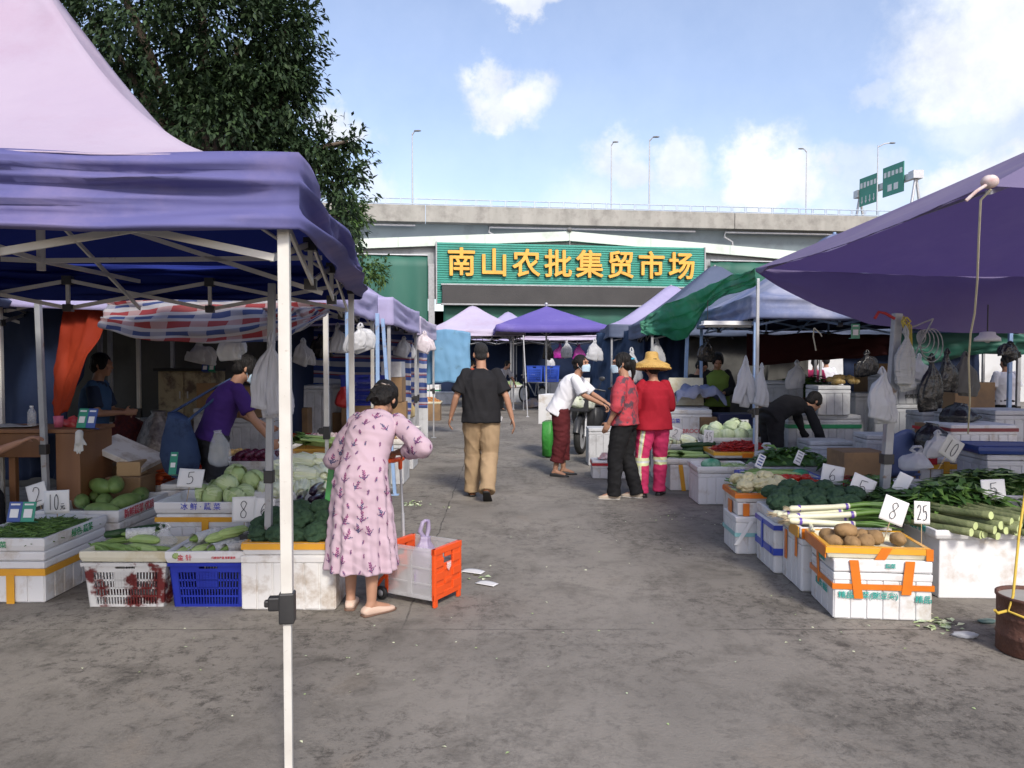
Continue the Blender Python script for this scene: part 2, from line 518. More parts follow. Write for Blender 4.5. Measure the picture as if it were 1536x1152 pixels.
# local frame: x along the facade, y away from the camera, z up
za = onhall(852, 349)[1]
ul, zl = onhall(535, 366)
ur, zr = onhall(1185, 381)
sl = .058
HL, HR_ = -17.0, 15.5
def roofz(u): return za - abs(u) * (sl if u < 0 else sl * 1.06)
FT = .42
b = MB()
def slab(u0, u1, z0a, z0b, z1a, z1b, y0, y1, mi=0):
 vs = [(u0, y0, z0a), (u1, y0, z0b), (u1, y1, z0b), (u0, y1, z0a), (u0, y0, z1a), (u1, y0, z1b), (u1, y1, z1b), (u0, y1, z1a)]
 b.add(vs, [(0, 3, 2, 1), (4, 5, 6, 7), (0, 1, 5, 4), (1, 2, 6, 5), (2, 3, 7, 6), (3, 0, 4, 7)], mi)
slab(HL, 0, roofz(HL) - .12, za - .12, roofz(HL), za, -.1, 26)
slab(0, HR_, za - .12, roofz(HR_) - .12, za, roofz(HR_), -.1, 26)
rf = b.build('roof', M_wallgrey, hall)
b = MB()
for k in range(8):
 us = [HL, -12, -8, -4, 0, 4, 8, 12, HR_][k:k + 2]
 slab(us[0] + .004, us[1] - .004, roofz(us[0]) - FT, roofz(us[1]) - FT, roofz(us[0]) + .03, roofz(us[1]) + .03, -.22, -.1)
b.build('fascia', M_fascia, rf, bevel=.01)
b = MB(); b.cyl((0, -.3, za - 1.1), (0, -.3, za - FT), .04, n=8); b.ell((0, -.26, za + .1), (.14, .14, .1), nu=10, nv=6)
b.build('ridge_cap', M_soffit, rf)
# upper wall of grey cladding behind the sign, open below
su0, sz1 = onhall(655, 365); su1, _ = onhall(1052, 376)
_, sz0 = onhall(660, 456)
b = MB()
WB = 4.4
slab(HL, 0, WB, WB, roofz(HL) - .13, za - .13, .1, .25)
slab(0, HR_, WB, WB, za - .13, roofz(HR_) - .13, .1, .25)
b.build('wall', M_wallgrey, hall)
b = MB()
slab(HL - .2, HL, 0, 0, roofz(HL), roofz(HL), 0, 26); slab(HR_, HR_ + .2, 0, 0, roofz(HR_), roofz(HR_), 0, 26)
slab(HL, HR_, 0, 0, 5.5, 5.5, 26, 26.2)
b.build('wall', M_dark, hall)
b = MB()
for u in (-16, -7.2, su0 - .25, su1 + .25, 10.6, 14.5): b.box((u, -.02, 3.0), (.28, .2, 6.0))
b.build('column', M_steel, hall)
# green tarp curtains between the columns
def curtain(u0, u1, z0, z1, label, amp=.06):
 c = MB()
 c.grid(lambda s, t: V((u0 + (u1 - u0) * s, -.16 + amp * math.sin(s * (u1 - u0) * 5.3) * (.3 + t) + .03 * nz(s * 9, t * 4), z1 + (z0 - z1) * t)), 60, 8)
 o = c.build('green_curtain', M_gtarp, solid=.01)
 c = MB(); c.cyl((u0, -.2, z1 + .03), (u1, -.2, z1 + .03), .035, n=8)
 r_ = c.build('curtain_rail', M_galv); r_.parent = o
 o.location = HP; o.rotation_euler = (0, 0, TH)
 return tag(o, label, 'curtain')
cu0 = onhall(470, 400)[0]
curtain(-11.5, su0 - .42, 2.2, onhall(600, 384)[1], 'dark green tarp curtain hung left of the yellow-lettered sign')
curtain(su1 + .4, 10.2, 2.4, onhall(1090, 393)[1], 'dark green tarp curtain hung right of the yellow-lettered sign')
curtain(su0 + .3, su1 - .1, 2.6, onhall(700, 459)[1], 'wide green tarp hung below the long grey screen', .03)
# sign
sign = empty('market_sign', 'teal ribbed sign board with large orange Chinese characters 南山农批集贸市场', 'sign', HP, TH)
b = MB()
ribs = 26
def ribf(s, t):
 z = sz0 + (sz1 - sz0) * t
 k = (t * ribs) % 1.0
 return V((su0 + (su1 - su0) * s, -.34 - (.035 if .15 < k < .75 else 0), z))
nvv = ribs * 5
b.grid(ribf, 1, nvv, smooth=False)
b.box(((su0 + su1) / 2, -.2, (sz0 + sz1) / 2), (su1 - su0, .26, sz1 - sz0 - .004))
b.build('board', M_teal, sign)
b = MB()
for u in (su0 - .03, su1 + .03): b.box((u, -.27, (sz0 + sz1) / 2), (.06, .3, sz1 - sz0 + .05))
b.build('board_frame', M_steel, sign)
chs = '南山农批集贸市场'
cx0 = onhall(691, 399)[0]; cx1 = onhall(1017, 404)[0]
czz = (onhall(691, 397)[1] + onhall(1017, 405)[1]) / 2
chh = onhall(691, 376)[1] - onhall(691, 419)[1]
for i, ch in enumerate(chs):
 u = cx0 + (cx1 - cx0) * i / 7
 o = text_mesh(ch, chh * 1.02, .05, 0, 'character', [M_gold], sign, (u, -.5, czz), bold=.024)
 o2 = text_mesh(ch, chh * 1.02, .03, 0, 'character_back', [M_letside], o, (0, 0, -.075), (0, 0, 0), bold=.04)
# led screen
led = empty('led_screen', 'long dark grey unlit LED screen under the orange lettering', 'screen', HP, TH)
lu0, lz1 = onhall(663, 428, .5); lu1 = onhall(1052, 436, .5)[0]; lz0 = onhall(663, 455, .5)[1]
b = MB(); b.box(((lu0 + lu1) / 2, -.55, (lz0 + lz1) / 2), (lu1 - lu0, .2, lz1 - lz0)); b.build('screen', M_led, led, bevel=.01)
b = MB()
for z in (lz0 - .04, lz1 + .04): b.box(((lu0 + lu1) / 2, -.55, z), (lu1 - lu0 + .1, .25, .07))
b.build('screen_frame', M_steel, led)
# ================================================================ viaduct
VA = at(540, 305, 58); VB = at(1340, 325, 58 * 235 / 215.)
zt = VA.z; VA.z = VB.z = 0
VD = (VB - VA).normalized(); vang = math.atan2(VD.y, VD.x)
via = empty('viaduct', 'concrete road viaduct with railing crossing behind the market hall', 'viaduct', VA, vang)
def extr(prof, x0, x1, n=1):
 m = MB(); k = len(prof)
 for i in range(n):
  a, c = x0 + (x1 - x0) * i / n, x0 + (x1 - x0) * (i + 1) / n - (.04 if n > 1 else 0)
  vs = [(a, y, z) for y, z in prof] + [(c, y, z) for y, z in prof]
  m.add(vs, [(j, (j + 1) % k, k + (j + 1) % k, k + j) for j in range(k)] + [tuple(reversed(range(k))), tuple(range(k, 2 * k))])
 return m
X0, X1 = -70, 130
PH = 1.3
extr([(0, zt), (.3, zt), (.3, zt - 1), (13, zt - 1), (13, zt), (13.3, zt), (13.3, zt - PH), (0, zt - PH)], X0, X1, 8).build('parapet', M_concrete, via, bevel=.03)
extr([(.9, zt - PH - .004), (12.4, zt - PH - .004), (11.6, zt - 3.4), (9, zt - 3.4), (8.9, zt - 1.5), (4.4, zt - 1.5), (4.3, zt - 3.4), (1.7, zt - 3.4)], X0, X1, 5).build('girder', M_girder, via)
b = MB()
for x in range(-60, 130, 32):
 b.box((x + 9, 6.5, (zt - 3.41) / 2 - .6), (2.2, 3, zt - 3.41 - 1.2)); b.box((x + 9, 6.5, zt - 4.0), (2.6, 10.5, 1.17))
b.build('pier', M_concrete, via, bevel=.1)
b = MB()
for i in range(int((X1 - X0) / 1.16)):
 x = X0 + i * 1.16
 b.box((x, .15, zt + .26), (.09, .07, .52)); b.box((x + .12, .15, zt + .24), (.03, .05, .46))
for z in (.5, .1): b.cyl((X0, .15, zt + z), (X1, .15, zt + z), .045, n=8)
b.build('railing', M_rail, via)
def viax(px): # distance along the viaduct face under pixel px
 d = ray(px, 400); s = (VA.x * d.y - VA.y * d.x) / (VD.y * d.x - VD.x * d.y); return s
for pxa, pxb, zb in ((560, 623, 0), (735, 1045, 1), (1090, 1285, 1)):
 x0, x1 = viax(pxa), viax(pxb)
 b = MB(); zz = zt - PH - .22
 if zb: pts = [(x1, .4, zz), (x0, .4, zz), (x0 - .05, .4, zz - .4), (x0 + .7, .6, zz - .75), (x0 + .85, .6, zz - 2.2)]
 else: pts = [(x0, .4, zz), (x1, .4, zz)]
 b.tube(pts, .09, 8); b.build('drain_pipe', M_galv, via)
def deck_lamp(px, ytop, dy, label, arm=1.0):
 s = viax(px); p = VA + VD * s + V((-VD.y, VD.x, 0)) * dy
 h = at(px, ytop, p.y).z - (zt - 1)
 o = empty('street_lamp', label, 'street lamp', (p.x, p.y, zt - 1), 0, 'street lamps on the viaduct')
 b = MB(); b.cyl((0, 0, 0), (0, 0, h), .07, .04, 8); b.tube([(0, 0, h - .15), (arm * .5, -.1, h + .1), (arm, -.15, h + .15)], .05, 6); b.build('pole', M_galv, o)
 b = MB(); b.ell((arm * 1.25, -.15, h + .15), (.3, .12, .07), nu=10, nv=6); b.build('lamp_head', M_soffit, o)
deck_lamp(619, 200, 1.0, 'thin street lamp standing alone on the viaduct, leftmost', .35)
deck_lamp(974, 216, 12.2, 'shorter looking street lamp of the pair in the middle of the viaduct', .3)
deck_lamp(979, 209, 1.0, 'taller looking street lamp of the pair in the middle of the viaduct', .4)
deck_lamp(1319, 226, 12.2, 'street lamp behind the green road signs, left one of two', -.5)
deck_lamp(1325, 218, 1.0, 'street lamp behind the green road signs with a bent dark head', .9)
# gantry
ga, gb = at(1290, 292, 75), at(1374, 262, 67.2)
gz_ = (ga.z + gb.z) / 2; ga.z = gb.z = gz_
M_gsign = M('green_road_sign', (.03, .22, .15), (.04, .26, .19), .6, .5)
M_white = M('white_marking', (.7, .72, .7), None, 3, .5)
gy = empty('sign_gantry', 'steel gantry carrying two green road signs over the viaduct', 'gantry')
b = MB()
b.bar(ga, gb, .5, .55)
b.build('beam', M_galv, gy)
for p in (ga, gb):
 b = MB()
 dd = V((.9, .25, 0))
 for s in (-1, 1): b.cyl(V((p.x, p.y, gz_)), V((p.x, p.y, zt - 1)) + dd * s, .12, .15, 8)
 b.box((p.x, p.y, gz_), (.9, .9, .7))
 b.build('leg', M_galv, gy)
gd = (gb - ga); gl = gd.length; gd.normalize()
gang = math.atan2(gd.y, gd.x)
for (f0, f1, up, nm) in ((.06, .4, -.05, 'four lanes'), (.5, .86, .12, 'exit')):
 c = ga + gd * (gl * (f0 + f1) / 2) + V((math.sin(gang), -math.cos(gang), 0)) * .35
 wdt = gl * (f1 - f0)
 pn = MB(); pn.box((0, 0, 0), (wdt, .08, 2.7))
 lt = pn
 rr = random.Random(nm)
 for k in range(5):
  lt.box((-wdt * .38 + k * wdt * .19, -.05, .62), (wdt * .12, .02, .5 * rr.uniform(.7, 1.1)), None, 1)
 if nm == 'four lanes':
  for k in range(4):
   x = -wdt * .34 + k * wdt * .22
   lt.box((x, -.05, -.72), (wdt * .035, .02, .5), None, 1); lt.add([(x - wdt * .06, -.06, -.9), (x + wdt * .06, -.06, -.9), (x, -.06, -1.2)], [(0, 2, 1)], 1)
 else:
  for k in range(2): lt.box((-wdt * .15 + k * wdt * .3, -.05, -.65), (wdt * .2, .02, .6), None, 1)
 pn.build('sign_panel', [M_gsign, M_white], gy, loc=(c.x, c.y, gz_ + .05 + up), rz=gang)
# ================================================================ trees
M_bark = M('grey_brown_bark', (.09, .07, .05), (.14, .11, .08), 8, .9, bump=.6, bscale=20, stretch=(1, 1, .3))
def leafmat(name, c1, c2, c3):
 m, nt, N, L, B, O = nodes_of(name)
 g = N.new('ShaderNodeNewGeometry')
 r = ramp(N, [(0, c1), (.5, c2), (1, c3)]); L.new(g.outputs['Random Per Island'], r.inputs[0])
 L.new(r.outputs[0], B.inputs['Base Color'])
 B.inputs['Roughness'].default_value = .62; B.inputs['Specular IOR Level'].default_value = .3
 t = N.new('ShaderNodeBsdfTranslucent'); L.new(r.outputs[0], t.inputs[0])
 ms = N.new('ShaderNodeMixShader'); ms.inputs[0].default_value = .18
 L.new(B.outputs[0], ms.inputs[1]); L.new(t.outputs[0], ms.inputs[2]); L.new(ms.outputs[0], O.inputs[0])
 return m
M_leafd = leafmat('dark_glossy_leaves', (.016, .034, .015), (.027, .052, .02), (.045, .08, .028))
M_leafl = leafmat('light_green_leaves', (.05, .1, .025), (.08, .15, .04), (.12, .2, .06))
def leaf(mb, p, d, n, l, w, droop=.15):
 sd = d.cross(n)
 if sd.length < 1e-4: sd = d.orthogonal()
 sd.normalize(); n = sd.cross(d).normalized()
 a = p; bq = p + d * l * .45 + sd * w * .5 + n * w * .12; c = p + d * l - n * l * droop; e = p + d * l * .45 - sd * w * .5 + n * w * .12
 f = p + d * l * .5 - n * w * .05
 mb.add([a, bq, c, e, f], [(0, 1, 4), (1, 2, 4), (2, 3, 4), (3, 0, 4)], 0, True)
def rvec(r):
 while True:
  v = V((r.uniform(-1, 1), r.uniform(-1, 1), r.uniform(-1, 1)))
  if .05 < v.length < 1: return v
def tree(name, label, base, blobs, leafl, mat, seed, trunk_r, limbs, clump=.28, per=16):
 r = random.Random(seed)
 o = empty(name, label, 'tree', base)
 base = V(base)
 t = MB()
 top = V(limbs[0])
 t.tube([(0, 0, 0), (top - base) * .35 + V((.15, 0, 0)), (top - base) * .7 + V((-.1, .1, 0)), top - base], [trunk_r * 1.3, trunk_r, trunk_r * .8, trunk_r * .6], 10)
 for bl in blobs:
  c = V(bl[0]) - base
  s = (top - base) * .75
  mid = s.lerp(c, .55) + V((0, 0, .2))
  t.tube([s, mid, c], [trunk_r * .45, trunk_r * .25, trunk_r * .08], 7)
 t.build('trunk', M_bark, o)
 cr = MB()
 for (c, rad, ncl, shell) in blobs:
  c = V(c) - base
  for _ in range(ncl):
   d = rvec(r).normalized(); k = r.uniform(shell, 1) ** .6 * (1 + .22 * nz(d.x * 2.2 + seed, d.y * 2.2, d.z * 2.2) * 2)
   q = c + V((d.x * rad[0], d.y * rad[1], d.z * rad[2])) * k
   tw = (d + rvec(r) * .7 + V((0, 0, -.15))).normalized()
   for i in range(per):
    pp = q + tw * r.uniform(-.5, .9) * clump + rvec(r) * clump * .45
    dd = (tw + rvec(r) * 1.1 + V((0, 0, -.35))).normalized()
    leaf(cr, pp, dd, (V((0, 0, 1)) + rvec(r) * .8).normalized(), leafl * r.uniform(.7, 1.25), leafl * .42)
 cr.build('crown', mat, o)
 return o
TY = 10.5
def tb(px, py, rx, ry, n, sh=.3, Y=TY):
 p = at(px, py, Y); k = Y / F
 return (p, (rx * k, max(rx, ry) * k * .8, ry * k), n, sh)
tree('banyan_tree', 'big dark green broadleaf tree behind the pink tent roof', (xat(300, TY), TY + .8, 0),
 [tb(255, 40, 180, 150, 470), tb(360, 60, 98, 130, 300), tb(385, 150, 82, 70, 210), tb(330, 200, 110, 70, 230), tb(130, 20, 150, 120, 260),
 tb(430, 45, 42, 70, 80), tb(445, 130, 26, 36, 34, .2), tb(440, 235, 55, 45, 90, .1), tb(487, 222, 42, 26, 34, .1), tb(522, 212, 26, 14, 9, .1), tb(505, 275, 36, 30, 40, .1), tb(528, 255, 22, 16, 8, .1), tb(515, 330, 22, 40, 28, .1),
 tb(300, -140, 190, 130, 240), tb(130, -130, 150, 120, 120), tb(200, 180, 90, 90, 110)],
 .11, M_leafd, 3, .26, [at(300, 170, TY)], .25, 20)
tree('light_tree', 'lighter green tree partly hidden by the dark crown beside the hall', (xat(500, 17), 17.5, 0),
 [tb(505, 340, 34, 60, 130, .1, 17), tb(528, 325, 16, 40, 50, .1, 17), tb(550, 408, 26, 24, 36, .1, 17), tb(515, 440, 35, 50, 60, .1, 17)],
 .14, M_leafl, 5, .14, [at(505, 400, 17)], .22, 14)
# ================================================================ fabric
def fab(name, c1, c2=None, tr=.25, **k):
 return M(name, c1, c2, k.pop('scale', 1.2), .75, trans=tr, bump=k.pop('bump', .25), bscale=k.pop('bscale', 5), spec=.25, bdist=.05, **k)
F_pink = fab('faded_pink_canvas', (.54, .465, .56), (.49, .41, .52), dirt=(.46, .34, .44), dscale=1.1, dlo=.5, dhi=.75)
F_lilacblue = fab('lilac_blue_canvas', (.105, .107, .27), (.13, .128, .3), .12, dirt=(.24, .2, .35), dscale=1.4, dlo=.5, dhi=.75, bump=.1)
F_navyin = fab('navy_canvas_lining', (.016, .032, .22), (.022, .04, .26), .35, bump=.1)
F_lilac = fab('pale_lilac_canvas', (.48, .45, .66), (.42, .38, .6), dirt=(.32, .3, .5), dscale=1.3, dlo=.5, dhi=.8)
F_lilacw = fab('whitish_lilac_canvas', (.62, .56, .7), (.56, .5, .66), dirt=(.5, .38, .5), dscale=1.3, dlo=.5, dhi=.8)
F_viol = fab('violet_canvas', (.15, .12, .42), (.18, .145, .47), dirt=(.28, .24, .55), dscale=1.3, dlo=.55, dhi=.8)
F_purple = fab('faded_purple_canvas', (.29, .24, .41), (.34, .285, .46), .5, tcol=(.085, .055, .185), dirt=(.42, .36, .5), dscale=1.1, dlo=.5, dhi=.8)
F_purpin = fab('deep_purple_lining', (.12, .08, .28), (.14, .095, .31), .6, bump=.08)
F_slate = fab('slate_blue_canvas', (.1, .13, .2), (.13, .16, .24), dirt=(.2, .22, .3), dscale=1.4, dlo=.5, dhi=.8)
F_bluel = fab('washed_blue_canvas', (.14, .18, .33), (.2, .24, .4), .2, dirt=(.5, .5, .58), dscale=.8, dlo=.45, dhi=.7)
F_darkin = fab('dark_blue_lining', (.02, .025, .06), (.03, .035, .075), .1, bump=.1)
F_gtarp = fab('green_plastic_tarp', (.06, .32, .19), (.11, .43, .28), .5, dirt=(.2, .42, .3), dscale=1.6, dlo=.5, dhi=.72, scale=2)
F_skyblue = fab('light_blue_tarp', (.17, .37, .56), (.22, .43, .62), .3, dirt=(.07, .12, .15), dscale=2.4, dlo=.58, dhi=.8)
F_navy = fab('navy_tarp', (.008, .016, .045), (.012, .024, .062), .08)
F_red = fab('red_orange_tarp', (.36, .045, .012), (.26, .025, .01), .3)
F_grey = fab('grey_tarp', (.085, .085, .08), (.11, .11, .105), .15, dirt=(.05, .05, .05), dscale=1.4, dlo=.45, dhi=.7)
F_dblue = fab('dark_blue_tarp', (.03, .055, .11), (.045, .08, .15), .2)
F_maroon = fab('dark_maroon_tarp', (.06, .012, .014), (.045, .01, .012), .2)
def plaid(name, period, cols, rowh=None):
 m, nt, N, L, B, O = nodes_of(name)
 uv = N.new('ShaderNodeAttribute'); uv.attribute_name = 'uvp'; uv.attribute_type = 'GEOMETRY'
 sp = N.new('ShaderNodeSeparateXYZ'); L.new(uv.outputs['Vector'], sp.inputs[0])
 def mth(op, a, b):
  n = N.new('ShaderNodeMath'); n.operation = op
  for i, x in enumerate((a, b)):
   if hasattr(x, 'links'): L.new(x, n.inputs[i])
   else: n.inputs[i].default_value = x
  return n.outputs[0]
 ph = mth('FRACT', mth('DIVIDE', sp.outputs[1], period), 0)
 r = ramp(N, cols); r.color_ramp.interpolation = 'CONSTANT'
 L.new(ph, r.inputs[0])
 col = r.outputs[0]
 if rowh:
  px = mth('FRACT', mth('DIVIDE', sp.outputs[0], rowh), 0)
  mk = mth('LESS_THAN', px, .42)
  mx = N.new('ShaderNodeMix'); mx.data_type = 'RGBA'
  k = mth('MULTIPLY', mk, .55); L.new(k, mx.inputs[0]); L.new(col, mx.inputs[6]); mx.inputs[7].default_value = (.62, .6, .6, 1)
  col = mx.outputs[2]
 L.new(col, B.inputs['Base Color']); B.inputs['Roughness'].default_value = .55
 t = N.new('ShaderNodeBsdfTranslucent'); L.new(col, t.inputs[0])
 ms = N.new('ShaderNodeMixShader'); ms.inputs[0].default_value = .45
 L.new(B.outputs[0], ms.inputs[1]); L.new(t.outputs[0], ms.inputs[2]); L.new(ms.outputs[0], O.inputs[0])
 return m
F_plaid = plaid('red_white_blue_woven_plastic', .21, [(0, (.55, .54, .56)), (.22, (.4, .06, .065)), (.52, (.55, .54, .56)), (.7, (.065, .1, .27))], .3)
F_bwstripe = plaid('blue_white_striped_woven_plastic', .26, [(0, (.55, .56, .6)), (.3, (.05, .1, .33)), (.6, (.5, .46, .5)), (.72, (.3, .07, .09)), (.8, (.07, .12, .36))])
# ================================================================ tents
def add_leg(root, x, y, h, mat, lean=(0, 0), r=.02, r2=.014, split=.92, clampdir=(-1, 0), lower=None):
 p1 = V((x, y, h)); p0 = V((x + lean[0], y + lean[1], 0))
 ps = p0.lerp(p1, split / h)
 b = MB(); b.bar(ps, p1, r * 2)
 b.bar(p0, ps, r2 * 2)
 b.box(p0 + V((0, 0, .004)), (.1, .1, .008))
 o = b.build('leg', mat, root, bevel=.003)
 b = MB(); d = V((clampdir[0], clampdir[1], 0))
 b.box(ps + V((0, 0, .015)), (r * 2.7, r * 2.7, .11)); b.box(ps + d * r * 2 + V((0, 0, .03)), (.05, .036, .05)); b.box(ps + d * r * 3.1 + V((0, 0, .03)), (.035, .022, .026))
 b.build('leg_clamp', M_blackpl, o, bevel=.006)
 b = MB(); b.box(p1 + V((0, 0, -.05)), (r * 2.8, r * 2.8, .1)); b.build('corner_bracket', M_blackpl, o, bevel=.004)
 return o
def tent(name, label, c, w, d, rz, zt=2.26, val=.27, peak=1.1, power=1.5, out=None, inn=None, vmat=None, legm=None,
  legs='fl fr bl br', truss=True, sag=.03, seed=1, group=None, lean={}, cells=3, cat='canopy', tfold=1.0, umbrella=False, n=26, zoff=None):
 o = empty(name, label, cat, (c[0], c[1], 0), rz, group)
 hw, hd = w / 2, d / 2
 def prof(t): return t ** power
 def P(s, t):
  u, v = s * 2 - 1, t * 2 - 1
  m = max(abs(u), abs(v)); k = 1 - m
  # sag of the edge between the corners, wrinkles
  edge = (1 - min(abs(u), abs(v)) ** 2) if m > .0 else 0
  z = zt + peak * prof(k) - sag * (m ** 3) * edge
  z += .012 * (1 + (tfold > 2)) * fbm(u * 2.3 + seed, v * 2.3, seed) * (1 - .6 * m)
  # drape between hips
  mn = min(abs(u), abs(v)); 
  z -= .06 * peak * math.sin(PI * min(1, mn / max(m, .001)) ) * 0 + .05 * k * (1 - (mn / max(m, .001)) ** 2) * peak
  if zoff: z += zoff(u, v)
  return V((u * hw, v * hd, z))
 b = MB(); b.grid(P, n, n, hips=True)
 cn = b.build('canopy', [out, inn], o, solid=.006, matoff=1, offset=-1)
 # valance, one strip round the four sides
 b = MB(); vs, fs = [], []
 per = []; N_ = 40
 for (a0, a1) in (((-1, -1), (1, -1)), ((1, -1), (1, 1)), ((1, 1), (-1, 1)), ((-1, 1), (-1, -1))):
  for i in range(N_):
   t = i / N_; per.append((a0[0] + (a1[0] - a0[0]) * t, a0[1] + (a1[1] - a0[1]) * t))
 NV = 24 if tfold > 2 else 10; L_ = len(per)
 for j in range(NV + 1):
  t = j / NV
  for i, (u, v) in enumerate(per):
   m = max(abs(u), abs(v)); p = P((u + 1) / 2, (v + 1) / 2)
   nrm = V((u if abs(u) > .999 else 0, v if abs(v) > .999 else 0, 0)).normalized()
   mid = 1 - min(abs(u), abs(v)) ** 6
   s_ = i * .11
   fold = (.018 * math.sin(t * 9 + .7 * math.sin(s_ * .6 + seed)) * t + .03 * fbm(s_ * .5, t * 5, seed)) * mid * tfold
   if tfold > 2: fold += (.03 - .055 * abs(math.sin(t * 7.5 + .9 * math.sin(s_ * .33 + 1) + .4 * nz(s_ * .8, t)))) * mid * min(1, t * 2) * .8
   p = p + nrm * (.012 + fold + .02 * t * mid)
   p.z += .006 if j == 0 else 0
   p.z -= val * t * (1 + .07 * fbm(s_ * .4, seed, 3) * mid)
   vs.append(p)
 for j in range(NV):
  for i in range(L_):
   i2 = (i + 1) % L_
   fs.append((j * L_ + i, (j + 1) * L_ + i, (j + 1) * L_ + i2, j * L_ + i2))
 b.add(vs, fs, 0, True)
 b.build('valance', [vmat or out, inn], o, solid=.005, matoff=1, offset=-1)
 legm = legm or M_steel
 lh = zt - .12
 for k in legs.split():
  x = hw * .965 * (-1 if k[1] == 'l' else 1); y = hd * .965 * (-1 if k[0] == 'f' else 1)
  add_leg(o, x, y, lh, legm, lean.get(k, (0, 0)), split=.66 if tfold > 2 else .92)
 if truss:
  zh, zl = lh - .03, lh - .22
  e = .94
  for (p0, p1) in ((V((-hw, -hd, 0)), V((hw, -hd, 0))), (V((hw, -hd, 0)), V((hw, hd, 0))), (V((hw, hd, 0)), V((-hw, hd, 0))), (V((-hw, hd, 0)), V((-hw, -hd, 0)))):
   p0 = p0 * e; p1 = p1 * e
   b = MB(); nn = V((p1.y - p0.y, p0.x - p1.x, 0)).normalized() * .012
   for i in range(cells):
    a, c_ = p0.lerp(p1, i / cells), p0.lerp(p1, (i + 1) / cells)
    b.bar(a + V((0, 0, zh)) + nn, c_ + V((0, 0, zl)) + nn, .012, .026)
    b.bar(a + V((0, 0, zl)) - nn, c_ + V((0, 0, zh)) - nn, .012, .026)
    if i: b.bar(a + V((0, 0, zl - .02)), a + V((0, 0, zh + .03)), .022)
   for i in range(1, cells):
    a = p0.lerp(p1, i / cells)
    b.box(a + V((0, 0, zh)), (.06, .06, .06), None, 1); b.box(a + V((0, 0, zl)), (.055, .055, .05), None, 1)
   b.build('scissor_truss', [legm, M_blackpl], o)
  b = MB(); pk = V((0, 0, zt + peak * .96))
  b.cyl((0, 0, zl + .1), pk, .022, n=8)
  for sx, sy in ((1, 1), (1, -1), (-1, 1), (-1, -1)):
   b.tube([V((sx * hw * e, sy * hd * e, zh)), V((sx * hw * .4, sy * hd * .4, zt + peak * prof(.6) * .82 - .05)), pk - V((0, 0, .08))], .012, 6)
  for q in ((1, 0), (-1, 0), (0, 1), (0, -1)):
   m0 = V((q[0] * hw * e, q[1] * hd * e, 0))
   b.bar(m0 + V((0, 0, zh)), V((0, 0, zl + .15)), .012, .024); b.bar(m0 + V((0, 0, zl)), V((0, 0, zl + .45)), .012, .024)
  b.build('roof_frame', legm, o)
 return o
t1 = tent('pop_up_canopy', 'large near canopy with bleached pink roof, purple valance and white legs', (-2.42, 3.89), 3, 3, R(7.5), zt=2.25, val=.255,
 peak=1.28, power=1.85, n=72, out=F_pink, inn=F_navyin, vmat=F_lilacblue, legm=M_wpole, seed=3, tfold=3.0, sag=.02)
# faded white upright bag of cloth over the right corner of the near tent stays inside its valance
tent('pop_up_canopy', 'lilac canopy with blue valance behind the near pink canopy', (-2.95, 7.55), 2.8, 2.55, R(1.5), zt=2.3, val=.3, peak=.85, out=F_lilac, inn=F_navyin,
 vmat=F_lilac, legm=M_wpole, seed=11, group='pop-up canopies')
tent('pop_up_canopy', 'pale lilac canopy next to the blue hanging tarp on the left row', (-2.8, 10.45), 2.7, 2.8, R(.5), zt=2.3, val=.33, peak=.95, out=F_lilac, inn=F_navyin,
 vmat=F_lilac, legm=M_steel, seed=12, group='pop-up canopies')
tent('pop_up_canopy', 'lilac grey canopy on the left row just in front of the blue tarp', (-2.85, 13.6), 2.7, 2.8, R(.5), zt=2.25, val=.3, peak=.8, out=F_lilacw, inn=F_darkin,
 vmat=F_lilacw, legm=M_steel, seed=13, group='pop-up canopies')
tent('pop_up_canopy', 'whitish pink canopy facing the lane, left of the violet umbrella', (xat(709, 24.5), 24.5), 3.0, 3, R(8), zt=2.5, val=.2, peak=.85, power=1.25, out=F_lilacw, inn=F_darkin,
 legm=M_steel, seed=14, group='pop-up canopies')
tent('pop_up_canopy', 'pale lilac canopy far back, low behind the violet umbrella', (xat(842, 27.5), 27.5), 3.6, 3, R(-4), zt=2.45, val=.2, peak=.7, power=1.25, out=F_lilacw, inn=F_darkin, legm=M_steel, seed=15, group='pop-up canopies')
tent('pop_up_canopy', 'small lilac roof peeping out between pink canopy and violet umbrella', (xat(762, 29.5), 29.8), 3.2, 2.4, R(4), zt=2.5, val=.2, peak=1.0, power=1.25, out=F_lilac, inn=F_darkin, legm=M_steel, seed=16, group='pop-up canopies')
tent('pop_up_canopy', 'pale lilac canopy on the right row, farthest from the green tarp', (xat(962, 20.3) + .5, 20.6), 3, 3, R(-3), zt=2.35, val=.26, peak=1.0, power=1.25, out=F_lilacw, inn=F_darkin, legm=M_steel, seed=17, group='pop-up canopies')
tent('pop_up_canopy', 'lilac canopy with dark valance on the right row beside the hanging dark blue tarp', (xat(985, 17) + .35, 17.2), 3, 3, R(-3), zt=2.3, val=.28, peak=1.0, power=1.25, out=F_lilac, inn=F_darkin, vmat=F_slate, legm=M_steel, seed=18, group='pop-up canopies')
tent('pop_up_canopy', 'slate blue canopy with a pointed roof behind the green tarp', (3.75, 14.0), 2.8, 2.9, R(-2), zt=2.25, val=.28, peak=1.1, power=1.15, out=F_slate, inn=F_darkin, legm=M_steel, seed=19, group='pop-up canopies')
tent('pop_up_canopy', 'washed blue canopy with pale blue legs under the big purple umbrella edge', (4.32, 10.15), 3, 3, R(-2), zt=2.3, val=.27, peak=1.0, power=1.35, out=F_bluel, inn=F_darkin, vmat=F_bluel, legm=M_bpole, seed=20, group='pop-up canopies', tfold=1.4)
